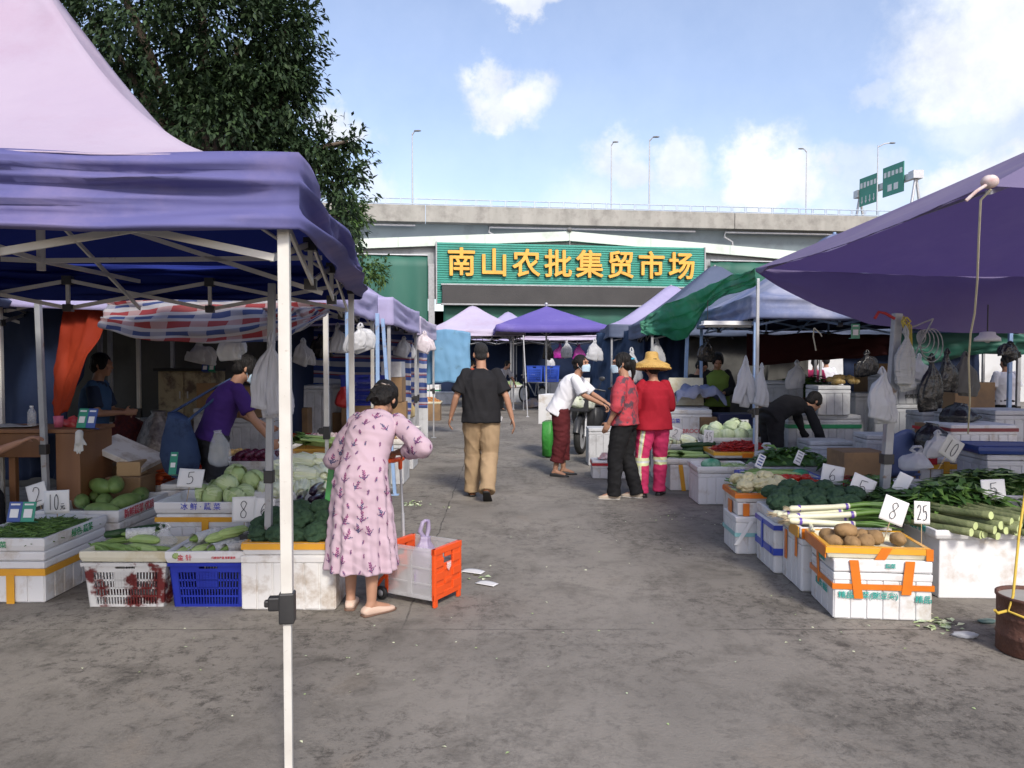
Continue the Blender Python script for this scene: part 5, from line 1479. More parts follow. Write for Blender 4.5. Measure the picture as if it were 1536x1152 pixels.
loose('dried_goods', 'heap of orange brown dried goods in the yellow tray', T, .58, .42, .12, 150, [M('dried_orange', (.5, .2, .05), None, 9, .7), V_pot], 'clove', 9, size=1.2)
q = gp(616, 646)
T = tray('white tray of red packets at the end of the left row', q.x, q.y + .25, .203, .6, .45, .05, R(-8), FOAM, None, G_ft)
loose('red_packets', 'scatter of red and yellow packets in the white tray', T, .5, .36, .08, 60, [M('red_packet', (.5, .03, .03), None, 5, .3), M('yellow_packet', (.6, .4, .05), None, 5, .3), T_blue], 'clove', 10, size=1.6)
bag('yellow_bag', 'yellow packet bag standing at the end of the left row', tuple(at(612, 628, 12.2)), .13, .3, M('yellow_bag', (.55, .38, .1), (.6, .5, .3), 8, .4), 4, False)
# ---- price cards and pay stands, left
price_card('10元', 85, 753, 5.3, 38, 35, 'price card reading 10元 stuck above the green beans', R(-3), stick=.12, tilt=-.1)
price_card('2', 56, 742, 5.75, 30, 34, 'tilted price card reading 2 behind the 10元 card', R(-18), stick=.1)
price_card('2.5', 182, 725, 6.45, 28, 20, 'price card reading 2.5 above the carrots', R(5), stick=.1)
price_card('5', 286, 717, 5.62, 38, 28, 'price card reading 5 left of the cabbages', R(3), stick=.14, tilt=-.35)
price_card('8', 366, 764, 5.2, 36, 38, 'blurred price card reading 8 behind the broccoli', R(-2), stick=.1)
price_card('6', 397, 763, 5.15, 30, 32, 'price card reading 6 beside the 8 card behind the broccoli', R(3), stick=.1)
M_payb = M('blue_pay_card', (.03, .07, .28), None, 6, .3)
M_payg = M('green_pay_card', (.02, .26, .15), None, 6, .3)
def paystand(px, py, Y, label, w=.1, h=.13, cols=(0, 1), yaw=0, tilt=-.3):
 c = at(px, py, Y)
 o = empty('payment_stand', label, 'payment stand', tuple(c), (tilt, 0, yaw), 'payment code stands')
 for i, k in enumerate(cols):
  x = (i - (len(cols) - 1) / 2) * w
  b = MB(); b.box((x, 0, h / 2), (w * .98, .006, h)); b.box((x, .03, .004), (w * .9, .06, .006)); po = b.build('panel', (M_payb, M_payg)[k], o, bevel=.002)
  b = MB(); b.box((x, -.0045, h * .42), (w * .6, .003, w * .62)); b.box((x, -.0045, h * .86), (w * .66, .003, h * .08)); b.build('blank_label', CARDW, po)
 return o
paystand(30, 783, 5.0, 'blue and green payment stand in front of the 10元 card', .092, .135)
paystand(128, 642, 6.0, 'green and blue payment stand on the wooden desk', .085, .16, (1, 0), R(-10))
paystand(312, 557, 8.55, 'small pale payment stand on the cupboard behind the purple-shirted woman', .075, .1, (0, 1))
paystand(258, 712, 5.9, 'small dark payment stand left of the 5 card beside the cabbages', .06, .18, (1,))
# ================================================================ left stall interior
o = empty('wooden_desk', 'brown wooden desk with side panel in the shade at the left', 'desk', (-3.98, 6.22, 0), R(1))
b = MB(); b.box((0, 0, .985), (1.1, .55, .03)); b.build('desktop', WOOD, o, bevel=.004)
b = MB(); b.box((.45, -.02, .485), (.19, .5, .965)); b.build('side_cabinet', WOOD, o, bevel=.004)
b = MB(); b.box((-.13, -.23, .87), (.76, .025, .19)); b.build('drawer', WOOD, o, bevel=.003)
for sx in (-.5, -.02):
 b = MB(); b.box((sx, -.2, .485), (.05, .05, .965)); b.build('leg', WOOD, o, bevel=.004)
def bottle(px, py, Y, label, h=.22, r=.032, mat=None):
 c = at(px, py, Y); o = empty('plastic_bottle', label, 'bottle', tuple(c))
 b = MB(); b.lathe((0, 0, 0), [(.001, 0), (r, .004), (r, h * .6), (r * .95, h * .64), (r, h * .68), (r * .5, h * .86), (r * .36, h * .9), (r * .36, h * .95)], 16); b.build('body', mat or M_clear, o)
 b = MB(); b.cyl((0, 0, h * .93), (0, 0, h), r * .42, n=12); b.build('cap', M_white, o)
bottle(48, 640, 6.1, 'clear water bottle standing on the wooden desk', .17)
o = empty('pink_cup', 'pink cup on the wooden desk beside the payment stand', 'cup', tuple(at(88, 641, 6.05)))
b = MB(); b.lathe((0, 0, 0), [(.001, .001), (.03, .001), (.038, .09), (.035, .09), (.028, .006)], 16); b.build('body', M('pink_plastic', (.55, .12, .2), None, 4, .4), o)
bag('red_bag', 'red plastic bag lying on the wooden desk', tuple(at(107, 641, 6.2)), .08, .09, M('red_plastic_bag', (.4, .03, .03), None, 5, .35), 5, False)
o = empty('newspaper', 'grey newspaper pages lying on the wooden desk', 'newspaper', tuple(at(22, 641, 6.15)), R(12))
b = MB(); b.grid(lambda s, t: V(((s - .5) * .34, (t - .5) * .24, .012 + .01 * math.sin(s * 7) * t)), 12, 6); b.build('page', M('newsprint', (.4, .4, .38), (.2, .2, .2), 40, .8), o, solid=.003)
o = empty('work_gloves', 'white work glove hanging over the desk edge', 'glove', tuple(at(119, 650, 5.92)), R(3))
b = MB(); b.capsule((0, 0, 0), .03, (0, -.01, -.07), .028)
for i in range(4): b.capsule((-.024 + i * .016, -.01, -.08), .009, (-.03 + i * .02, -.015, -.135 - (.02 if i in (1, 2) else 0)), .008)
b.capsule((.025, 0, -.05), .01, (.05, 0, -.09), .008)
b.build('fabric', M('white_cotton', (.6, .6, .56), None, 30, .9), o, remesh=.006, smooth=2)
foam_box('white foam lid propped on a slant beside the desk', xat(190, 6.5), 6.5, .5, .42, .05, rot=(R(8), R(24), 0), z=zat(683, 6.5), mat=FOAM2, name='foam_slab', cat='foam slab', ribs=False)
foam_box('brown cardboard carton under the slanted foam lid', xat(186, 6.7), 6.8, .42, .4, .62, R(3), 0, CARD, 0, [], None, 'cardboard_box', 'cardboard box', ribs=False)
foam_box('small tan carton poking out under the slanted foam lid', xat(202, 6.42), 6.35, .2, .2, .12, R(10), zat(712, 6.35), M('tan_card', (.42, .28, .14), None, 4, .8), 0, [], None, 'cardboard_box', 'cardboard box', ribs=False)
foam_box('crate standing under the small tan carton', xat(200, 6.42), 6.35, .3, .3, zat(712, 6.35) - .002, R(2), 0, CARD, 0, [], None, 'cardboard_box', 'cardboard box', ribs=False)
def sack(px, py, Y, r, h, mat, label, seed):
 c = gp(px, 2000); x = xat(px, Y)
 b = MB(); b.loft([(0, 0, h * t) for t in (0, .03, .2, .45, .7, .88, .96, 1)], [(r * k, r * k * .8) for k in (.7, .9, 1, 1.02, .95, .7, .35, .42)], n=28, fn=lambda t, a: 1 + .06 * math.sin(a * 3 + seed + t * 4) + .05 * nz(a * 3, t * 8, seed) + .03 * nz(a * 9, t * 24, seed))
 o = b.build('sack', mat); o.location = (x, Y, 0); o.rotation_euler = (R(4), R(-3), seed)
 return tag(o, label, 'sack', 'sacks in the left stall')
sack(188, 660, 8.4, .3, .95, M('red_net_sack', (.16, .02, .015), (.07, .015, .02), 30, .7, bump=.6, bscale=40), 'red net sack of onions standing against the grey tarp', 1)
sack(226, 660, 8.2, .24, 1.0, M('silver_sack', (.3, .27, .25), (.12, .1, .1), 18, .35, bump=.9, bscale=25), 'shiny silvery sack leaning beside the red net sack', 2)
sack(155, 655, 8.6, .26, .85, M('tan_sack', (.25, .2, .11), (.18, .15, .09), 8, .85), 'tan woven sack behind the red net sack', 3)
o = empty('wooden_pallet', 'wooden pallet lying under the sacks', 'pallet', (xat(235, 8.1), 7.75, 0), R(2))
b = MB()
for i in range(6): b.box((0, -.3 + i * .12, .13), (1.2, .09, .02))
o1 = b.build('deck_board', WOOD, o)
for sx in (-.55, 0, .55):
 b = MB(); b.box((sx, 0, .06), (.08, .7, .115)); b.build('bearer', WOOD, o)
o = empty('cupboard', 'worn beige cupboard with a door behind the bending woman', 'cupboard', (xat(283, 8.75), 8.85, 0), R(-2))
M_beige = M('worn_beige_paint', (.36, .31, .2), (.28, .23, .14), 3, .7, dirt=(.1, .07, .05), dscale=4, dlo=.5, dhi=.62)
b = MB(); b.box((0, 0, .72), (.62, .4, 1.4)); b.build('cabinet', M_beige, o, bevel=.008)
for sx in (-.15, .15):
 b = MB(); b.box((sx, -.207, 1.15), (.28, .018, .5)); dn = b.build('door', M_beige, o, bevel=.004)
 b = MB(); b.box((sx - sx * .7, -.222, 1.15), (.012, .014, .08)); b.build('handle', M_galv, dn)
b = MB(); b.box((-.02, -.01, 1.44), (.66, .44, .03)); b.build('top', M_dark, o)
foam_box('pale carton below the cupboard beside the blue bag', xat(262, 8.3), 8.35, .5, .4, .48, R(2), 0, M_beige, 0, [], None, 'cardboard_box', 'cardboard box', ribs=False)
foam_box('dusty carton stacked on the pale carton', xat(262, 8.3), 8.35, .46, .38, .25, R(-5), .482, CARD, 0, [], None, 'cardboard_box', 'cardboard box', ribs=False)
loose_T = bpy.data.objects.new('t2', None); loose_T.location = (xat(225, 7.6), 7.4, 0)
loose('scattered_taro', 'brown taro roots strewn on the ground behind the carrots', loose_T, .9, .7, .1, 60, [V_pot], 'clove', 21, z0=.0, size=1.7)
# stuff of the dim mid-left stall
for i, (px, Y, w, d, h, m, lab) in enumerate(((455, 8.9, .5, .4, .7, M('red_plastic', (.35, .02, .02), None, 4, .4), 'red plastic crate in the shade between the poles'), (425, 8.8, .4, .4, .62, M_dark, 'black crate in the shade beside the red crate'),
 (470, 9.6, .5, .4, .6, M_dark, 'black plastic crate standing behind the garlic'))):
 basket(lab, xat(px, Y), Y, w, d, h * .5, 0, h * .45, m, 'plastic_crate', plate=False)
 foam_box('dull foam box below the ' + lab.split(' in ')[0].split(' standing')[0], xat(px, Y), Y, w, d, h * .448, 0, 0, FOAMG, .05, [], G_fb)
basket('blue slotted crate on the shelf behind the white tent leg', xat(548, 10.6), 10.6, .62, .4, .42, 0, .92, M_basb, 'plastic_crate', plate=False)
foam_box('brown carton holding up the blue crate on the left row', xat(548, 10.6), 10.6, .6, .45, .917, 0, 0, CARD, 0, [], None, 'cardboard_box', 'cardboard box', ribs=False)
for (px, z, w, h, m, lab) in ((585, .0, .5, .95, CARD, 'tall carton behind the leaning pale blue pole'), (583, .953, .45, .35, CARD, 'carton topmost of the stack behind the leaning pole'), (590, 1.306, .3, .22, FOAMG, 'small grey box on top of the cartons behind the leaning pole')):
 foam_box(lab, xat(px, 10.9), 10.9, w, .4, h, R(rnd.uniform(-5, 5)), z, m, 0, [], None, 'cardboard_box' if m is CARD else 'foam_box', 'cardboard box' if m is CARD else 'foam box', ribs=False)
T = tray('wide low tray of dried roots behind the floral dress', -1.75, 9.6, .5, .9, .6, .07, 0, FOAM2, None, G_ft)
loose('dried_roots', 'heap of brown dried roots behind the floral dress', T, .8, .5, .12, 160, [V_pot, V_garlic], 'clove', 23, size=1.2)
foam_box('dull foam box under the tray of dried roots', -1.75, 9.6, .8, .55, .498, 0, 0, FOAMG, .05, [], G_fb)
T = tray('tray of pale mushrooms farther along the left row', -1.8, 10.9, .5, .9, .6, .07, 0, FOAM2, None, G_ft)
loose('mushrooms', 'heap of pale mushrooms farther along the left row', T, .8, .5, .1, 140, [V_garlic, FOAM2], 'clove', 24, size=1.3)
foam_box('dull foam box under the tray of mushrooms', -1.8, 10.9, .8, .55, .498, 0, 0, FOAMG, .05, [], G_fb)
bag('red_bag', 'bulging red bag in the shade beside the pale blue pole', tuple(at(516, 612, 9.2)), .12, .26, M('red_plastic_bag', (.4, .03, .03), None, 5, .35), 6, False)
# hanging bags
def hang(px, y0, y1, Y, r, mat, label, seed, n=1, grp=None):
 top = at(px, y0, Y); bt = at(px, y1, Y)
 b = MB(); h = top.z - bt.z
 rr = random.Random(seed)
 for k in range(n + 1):
  f = (k / n - .5) * (1.5 if n > 1 else .5)
  le = rr.uniform(.82, 1.0); dy = (k % 2) * .035 - .015; lw = rr.uniform(.8, 1.05)
  m = 18
  cs = [(f * r * 1.5 * (1 - t) ** .8 + .012 * math.sin(t * 7 + k + seed), dy * (1 - t), h * (1 - le) + h * le * t) for t in [i / m for i in range(m + 1)]]
  rd = [(r * lw * interp([(0, .72), (.03, .8), (.3, .84), (.55, .74), (.72, .5), (.86, .22), (.93, .14), (1, .2)], i / m), r * .3 * interp([(0, .5), (.3, 1), (.7, .8), (.9, .45), (1, .6)], i / m)) for i in range(m + 1)]
  b.loft(cs, rd, n=40, p=2.6, fn=lambda t, a, k=k: 1 + .12 * math.sin(a * 5 + k * 2 + seed + 2.5 * t) * (.5 + t) + .1 * math.sin(a * 9 - t * 4 + seed) + .22 * nz(a * 2.2, t * 5, seed + k) + .1 * nz(a * 6, t * 13, seed))
  for s in (-1, 1):
   b.tube([V(cs[-2]), V((s * r * .16, dy, h * 1.02)), V((s * r * .1, 0, h * 1.1)), V((0, 0, h * 1.13))], [r * .1, r * .11, r * .07, r * .05], 7)
 o = b.build('hanging_bags', mat); o.location = bt
 return tag(o, label, 'plastic bags', grp)
hang(408, 512, 632, 4.68, .072, M('clear_bag_film', (.6, .61, .66), (.45, .46, .5), 14, .25, alpha=.72, bump=1, bscale=30, stretch=(1, 1, .15)), 'big bunch of clear plastic bags hanging on the grey pole', 1, 3)
hang(352, 500, 541, 6.0, .1, M_bagw, 'white carrier bag hanging under the striped awning', 2)
hang(541, 490, 532, 6.3, .11, M_bagw, 'white carrier bag hanging behind the white tent leg', 3, 1)
hang(507, 490, 535, 8.6, .1, M_bagw, 'dull white bag hanging in the shade among the blue poles', 4)
hang(606, 508, 537, 11.5, .13, M_bagw, 'white bag with a green tag hanging before the striped sheet', 5)
hang(637, 500, 528, 12.0, .15, M('striped_bag', (.5, .45, .48), (.6, .55, .58), 30, .5), 'greyish bag hanging from the corner beside the blue tarp', 6)
# ================================================================ right stall, front
# box with tape and teal print nearest the camera
a0, a1 = gp(1250, 928), gp(1397, 933)
ang = math.atan2(a1.y - a0.y, a1.x - a0.x); wd = (a1 - a0).length
cx = (a0 + a1) / 2 + V((-math.sin(ang), math.cos(ang), 0)) * .225
foam_box('foam box with orange tape and teal print 精品川菜 nearest on the right', cx.x, cx.y, wd, .45, .36, ang, 0, FOAM, .075,
  [('band', .2, .034, T_or), ('strip', 'f', -.155, .13, .36, .052, T_or, -.03), ('strip', 'f', .14, .16, .36, .055, T_or, .02), ('strip', 'l', .05, .15, .36, .03, T_or, .03),
  ('text', 'f', -.085, .148, .045, '精品川菜(豌豆尖)', INK_teal), ('text', 'f', .228, .132, .048, '精品', INK_teal), ('text', 'f', .04, .327, .03, '蔬菜', INK_teal), ('text', 'l', -.02, .148, .045, '豌豆尖 精品', INK_teal), ('text', 'l', .0, .325, .04, '冷链蔬菜', INK_teal)], G_fb)
T = tray('orange-rimmed tray of potatoes on the teal-printed foam box', cx.x - .02, cx.y + .02, .362, wd + .03, .47, .07, ang - R(1), FOAMY, T_yel, G_ft, tapes=[('strip', 'f', .03, .0, .07, .06, T_or, .04), ('strip', 'f', .29, .0, .07, .04, T_or), ('strip', 'l', 0, .0, .07, .46, T_or)])
heap(P_pot, 'potato', T, .5, .4, [(-.2, -.06, .065, .8), (-.1, -.1, .065, .3), (-.14, .02, .07, 1.2), (-.02, -.06, .065, -.3), (-.08, .06, .08, .9), (.09, .08, .065, .2), (.2, .02, .07, .1), (-.2, .08, .07, .5), (-.12, -.02, .12, 1.5), (.02, .12, .065, .6)],
 'brown potato in the orange-rimmed tray', 'potato', 'potatoes', s=(1.1, 1.4), seed=31)
foam_box('large plain foam box under the celtuce stems', 3.17, 5.09, .78, .5, .39, R(-2), 0, FOAM, .0, [], G_fb, ribs=False)
T = tray('foam tray of celtuce stems with teal print on its left rim', 3.15, 5.09, .392, .82, .56, .06, R(-2), FOAM, None, G_ft, tapes=[('text', 'l', 0, .035, .05, '四季 蔬菜 保鲜', INK_teal)])
heap(P_celt, 'celtuce', T, .8, .5, [(-.36 + .068 * i, -.12 + .03 * (i % 3), .06, .5 - .02 * i) for i in range(11)] + [(-.32 + .072 * i, -.1 - .03 * (i % 2), .102, .55) for i in range(9)] + [(-.2 + .09 * i, -.08, .145, .5) for i in range(6)],
 'leafy celtuce stem with a pale cut end facing the lane', 'celtuce', 'celtuce stems', s=(1.0, 1.15), seed=32)
loose('leafy_greens', 'dark crinkled leaves of the celtuce behind the 25 card', T, .8, .4, .2, 520, [V_leaf, V_leaf, V_leaf2], 'leaf', 33, z0=.06, size=1.0).location = tuple(loc2(T, -.05, .22, 0))
foam_box('foam box with brown tape under the leek bundles', 2.235, 5.18, .58, .41, .355, R(-3), 0, FOAM, .0, [('strip', 'l', .1, .15, .355, .04, T_or), ('strip', 'l', -.12, .22, .355, .03, T_or)], G_fb)
T = tray('tray of leeks with taped torn rim', 2.235, 5.2, .357, .6, .44, .075, R(-3), FOAM2, None, G_ft, tapes=[('strip', 'l', -.1, .0, .075, .2, T_yel), ('strip', 'f', -.25, .0, .07, .08, T_or)])
heap(P_leek, 'leek', T, .6, .4, [(-.02, -.12, .085, .0), (-.03, -.03, .085, -.05), (.0, .05, .085, .05), (-.04, .14, .085, 0), (.0, -.08, .13, -.03), (-.05, .03, .13, .02), (.04, .1, .13, .0), (.0, .0, .17, 0)],
 'white and green leek banded with purple tape', 'leek', 'leeks banded with purple tape', s=(1.05, 1.2), seed=34)
heap([P_leek[1]], 'leek', T, .6, .4, [(-.2, -.16, .075, 1.3)], 'single short leek lying crosswise at the tray corner', 'leek', s=(.7, .72), seed=35)
foam_box('foam box with blue tape bands under the right-hand broccoli', 2.22, 5.63, .62, .44, .36, R(-2), 0, FOAM, .0, [('band', .16, .05, T_blue), ('band', .335, .035, T_blue), ('strip', 'l', .05, .13, .34, .035, T_blue), ('strip', 'l', -.15, .14, .19, .04, T_blue)], G_fb)
T = tray('foam tray of broccoli behind the leeks', 2.26, 5.66, .362, .68, .48, .075, R(-2), FOAM, None, G_ft)
heap(P_bro, 'broccoli', T, .6, .4, [(-.26 + .13 * i, -.1, .085) for i in range(5)] + [(-.2 + .13 * i, .02, .13) for i in range(5)] + [(-.26 + .13 * i, .15, .12) for i in range(5)] + [(-.13 + .13 * i, .1, .17) for i in range(3)], 'dark green broccoli head in the tray behind the leeks', 'broccoli', 'broccoli heads on the right', rots='spin', s=(.85, 1.1), seed=36)
# bucket shaped box with strap
o = foam_box('tapered foam box with a pale strap and teal tape below the cauliflower', 2.03, 6.14, .48, .38, .3, R(-2), 0, FOAM, .0, [('band', .16, .03, M('faded_teal_tape', (.3, .6, .58), None, 8, .4)), ('strip', 'f', -.18, .08, .27, .035, CARDW, .12)], G_fb)
foam_box('half-open foam box with orange tape between strap box and cauliflower tray', 2.06, 6.17, .5, .38, .1, R(-3), .305, FOAM2, 0, [('strip', 'f', -.18, .0, .1, .05, T_or), ('strip', 'l', .0, .0, .1, .1, T_or)], G_fb, ribs=False)
T = tray('orange-taped tray of cauliflower', 2.1, 6.2, .41, .6, .44, .07, R(-3), FOAM2, T_or, G_ft)
heap(P_cau, 'cauliflower', T, .5, .4, [(-.2, -.1, .07), (-.08, -.12, .08), (.04, -.1, .08), (-.15, .0, .11), (-.02, .0, .13), (.1, .02, .1), (-.2, .1, .09), (.16, -.1, .07)], 'creamy cauliflower head in the orange-taped tray', 'cauliflower', 'cauliflower heads', rots='spin', s=(.85, 1.05), seed=37)
foam_box('grimy foam box under the tomatoes', 2.45, 6.78, .92, .6, .36, R(-2), 0, FOAM2, .0, [], G_fb)
T = tray('foam tray of tomatoes beside the dried chillies', 2.4, 6.75, .362, .82, .62, .07, R(-2), FOAM, None, G_ft)
heap(P_tom, 'tomato', T, .7, .5, [(-.12 + .078 * i, -.18, .07) for i in range(6)] + [(-.1 + .078 * i, -.1, .1) for i in range(6)] + [(-.12 + .078 * i, -.02, .11) for i in range(6)] + [(-.05 + .08 * i, -.12, .15) for i in range(4)] + [(-.04 + .08 * i, .04, .12) for i in range(4)], 'red tomato heaped in the tray beside the dried chillies', 'tomato', 'tomatoes on the right', s=(.95, 1.2), seed=38, rots='spin')
heap(P_lufl, 'luffa', T, .7, .5, [(-.24, .1, .09, 1.5), (-.2, .19, .09, 1.45), (-.05, .13, .13, 1.8), (.1, .14, .13, 1.1)], 'pale green luffa lying behind the tomatoes', 'luffa', 'pale luffas', s=(.95, 1.1), seed=39)
foam_box('foam box under the dried chilli tray', 3.0, 6.6, .6, .55, .38, R(-2), 0, FOAM, .0, [], G_fb)
T = tray('foam tray of dried chillies beneath the 6 card', 3.0, 6.6, .382, .66, .56, .075, R(-3), FOAM, None, G_ft)
loose('dried_chillies', 'heap of dark red dried chillies beneath the 6 card', T, .6, .48, .1, 700, [V_chili, V_chili, M('dark_chili', (.1, .008, .01), None, 6, .35)], 'pod', 40)
foam_box('foam box with a green packet on its tray, left of the blue tray', 2.28, 8.24, .56, .45, .34, R(-1), 0, FOAM, .0, [], G_fb)
T = tray('foam tray holding a green packet', 2.28, 8.24, .342, .6, .5, .07, R(-1), FOAM2, None, G_ft, tapes=[('text', 'f', .18, .03, .03, '生鲜', INK_blue)])
o = put(proto(MB().ell((0, 0, .05), (.1, .06, .055), nu=14, nv=10, fn=lambda d: 1.15 - .3 * (abs(d.x) * abs(d.y))), M('green_packet', (.02, .22, .11), (.3, .5, .35), 14, .3)), 'green_packet', loc2(T, -.12, -.1, .03), (0, 0, .1), 'shiny green packet lying in a foam tray', 'packet')
loose('sprouts', 'thin layer of pale sprouts beside the green packet', T, .4, .3, .03, 120, [V_cabw, V_celery], 'bean', 41).location = tuple(loc2(T, .12, 0, 0))
foam_box('foam box hidden below the blue and red tray', 2.68, 7.55, .6, .45, .33, R(-1), 0, FOAM, 0, [], G_fb)
T = tray('white tray with blue rim and red tape holding cucumbers and luffas', 2.68, 7.55, .332, .74, .5, .07, R(-2), FOAM, T_blue, G_ft, tapes=[('strip', 'f', -.16, .0, .065, .07, T_red), ('strip', 'f', .14, .0, .065, .09, T_red)])
heap(P_luf, 'luffa', T, .7, .4, [(-.22, -.08, .07, 1.5), (-.18, 0, .08, 1.4), (-.1, .1, .08, 1.6), (0, -.05, .07, 1.6), (.05, .05, .08, 1.4)], 'ridged luffa in the blue-rimmed tray', 'luffa', 'luffas in the blue-rimmed tray', s=(.9, 1.05), seed=42)
put(proto(MB().ell((0, 0, .05), (.1, .07, .05), nu=12, nv=8), M('green_packet2', (.03, .3, .12), (.1, .35, .2), 14, .3)), 'green_packet', loc2(T, .2, -.05, .03), (0, 0, .4), 'green packet in the blue-rimmed tray', 'packet')
for i, (px, py, Y, lab) in enumerate(((1137, 700, 7.3, 'blue and white product card leaning in the blue-rimmed tray'), (1195, 695, 7.3, 'small white card leaning by the green packet'))):
 o = empty('product_card', lab, 'card', tuple(at(px, py, Y)), (R(-15), R(28), 0))
 b = MB(); b.box((0, 0, .06), (.07, .012, .14)); b.build('panel', CARDW, o, bevel=.002)
 b = MB()
 for k in range(4): b.box((0, -.0075, .02 + .03 * k), (.045, .003, .012))
 if i == 0: b.build('printed_bar', M_payb, o)
 else: b.build('printed_bar', M('grey_print', (.3, .32, .36), None, 5, .5), o)
# celery / cucumber box beside the straw hat woman
q0 = gp(995, 737)
foam_box('foam box with a yellow tape strip under cucumbers and celery', 2.24, 9.14, .72, .5, .31, R(-1), 0, FOAM, .0, [('strip', 'f', -.22, .0, .31, .05, T_yel, -.04)], G_fb)
T = tray('speckled tray of celery and cucumbers beside the straw-hat woman', 2.24, 9.14, .312, .84, .54, .07, R(-2), FOAM2, None, G_ft)
heap(P_celery, 'celery', T, .7, .4, [(-.22, -.12, .07, 1.25), (-.1, -.15, .07, 1.4), (-.16, -.06, .1, 1.3), (.05, -.14, .07, 1.5)], 'bunch of celery lying under the cucumbers', 'celery', 'celery bunches on the right', s=(1, 1.15), seed=43)
heap(P_cuc, 'cucumber', T, .7, .4, [(.02 + .0 * i, -.02 + .05 * i, .1, 1.55) for i in range(4)] + [(.08, 0 + .05 * i, .15, 1.5) for i in range(4)] + [(.05, .04, .2, 1.6), (.06, .1, .2, 1.5)], 'long dark cucumber stacked over the celery', 'cucumber', 'cucumbers on the right', s=(1.2, 1.35), seed=44)
foam_box('foam box of pale cabbages behind the cucumbers', 2.2, 9.75, .7, .5, .42, R(-1), 0, FOAM, 0, [], G_fb)
T = tray('tray of pale napa cabbages under the 2 card', 2.15, 9.7, .422, .6, .5, .07, 0, FOAM2, None, G_ft)
heap(P_napa, 'napa_cabbage', T, .5, .4, [(-.18, -.1, .08, .4), (-.05, -.1, .09, .1), (.1, -.08, .09, .6), (-.1, .05, .15, 1.1)], 'napa cabbage under the 2 card on the right', 'napa cabbage', 'napa cabbages on the right', s=(.85, 1), seed=45)
foam_box('foam box under the round white cabbages', 2.85, 9.75, .7, .5, .5, 0, 0, FOAMG, 0, [], G_fb)
T = tray('tray of round white cabbages beside the pale blue leg', 2.82, 9.7, .502, .7, .5, .07, 0, FOAM2, None, G_ft)
heap(P_cabw, 'cabbage', T, .6, .5, [(-.24, -.12, .09), (-.08, -.12, .09), (.08, -.12, .09), (.24, -.1, .09), (-.18, .05, .15), (.0, .02, .17), (.2, .04, .16), (-.26, .16, .12), (.1, .16, .2)], 'pale round cabbage heaped in front of the stacked boxes', 'cabbage', 'pale cabbages on the right', rots='any', s=(.95, 1.15), seed=46)
basket('black slotted crate under the red chillies', 2.72, 8.85, .72, .5, .3, R(-2), .12, M_blackpl, 'plastic_crate', plate=False, rows=3)
foam_box('low foam box under the black slotted crate', 2.72, 8.85, .66, .46, .118, R(-2), 0, FOAMG, 0, [], G_fb, ribs=False)
T = tray('yellow-taped tray of red chillies beside the pale blue leg', 2.72, 8.85, .424, .8, .55, .07, R(-2), FOAM2, T_yel, G_ft, tapes=[('strip', 'f', -.02, .01, .06, .12, T_or)])
loose('red_chillies', 'heap of fresh red chillies beside the pale blue leg', T, .74, .46, .13, 600, [V_chili, M('bright_chili', (.42, .02, .015), None, 5, .3)], 'pod', 47, size=1.15)
foam_box('small foam box with a red band standing in front of the women', xat(915, 9.9), 9.95, .46, .36, .235, R(-2), 0, FOAM, .055, [('band', .19, .035, T_red), ('text', 'f', .02, .1, .05, '蔬菜', INK_red)], G_fb)
bag('clear_bag', 'clear plastic bag with red contents on the red-banded foam box', (xat(908, 9.9), 9.9, .238), .11, .09, M('reddish_clear_bag', (.6, .3, .3), (.7, .6, .6), 9, .25, alpha=.8), 7, False)
foam_box('foam box standing on end behind the red-banded box', xat(905, 11.0), 11.2, .42, .4, .55, 0, 0, FOAMG, .05, [], G_fb)
# row behind: stacked boxes
foam_box('foam box with red print stacked behind the cabbages', xat(1035, 10.6), 10.8, .62, .45, .4, R(-2), .45, FOAM, .06, [('text', 'f', .1, .1, .08, 'BROCCOLI', INK_red), ('text', 'f', -.2, .24, .07, '蔬菜', INK_blue)], G_fb)
foam_box('foam box on the ground under the red-printed box', xat(1035, 10.6), 10.8, .64, .47, .448, R(1), 0, FOAMG, .06, [], G_fb)
foam_box('foam box lid-less and upright leaning on the red-printed box', xat(1038, 11.0), 11.35, .52, .12, .42, rot=(R(-10), 0, R(-3)), z=.86, mat=FOAMY, name='foam_slab', cat='foam slab', ribs=False)
foam_box('plain foam box supporting the upright lid', xat(1038, 11.0), 11.4, .6, .42, .852, 0, 0, FOAMG, .05, [], G_fb)
b = MB(); b.grid(lambda s, t: V(((s - .5) * .72, (t - .5) * .4 * (1 + .3 * math.sin(s * 7)), .05 - .5 * max(0, abs(s - .5) - .3) - .6 * max(0, abs(t - .5) - .3) + .05 * fbm(s * 5, t * 4, 3) + .03 * math.sin(s * 17 + t * 5))), 40, 24)
o = b.build('dust_cloth', F_bluel, solid=.006); o.location = (xat(1048, 11.2), 11.2, zat(587, 11.2)); tag(o, 'crumpled grey blue cloth lying over the upright foam lid', 'cloth')
foam_box('brown carton beside the red-printed foam box', xat(1078, 10.5), 10.7, .5, .4, .75, 0, 0, CARD, 0, [], None, 'cardboard_box', 'cardboard box', ribs=False)
foam_box('dark blue plastic bin behind the 35 card', xat(1106, 10.4), 10.6, .5, .4, .8, 0, 0, M('dark_blue_plastic', (.012, .02, .07), None, 5, .4), 0, [], None, 'plastic_bin', 'bin', ribs=False)
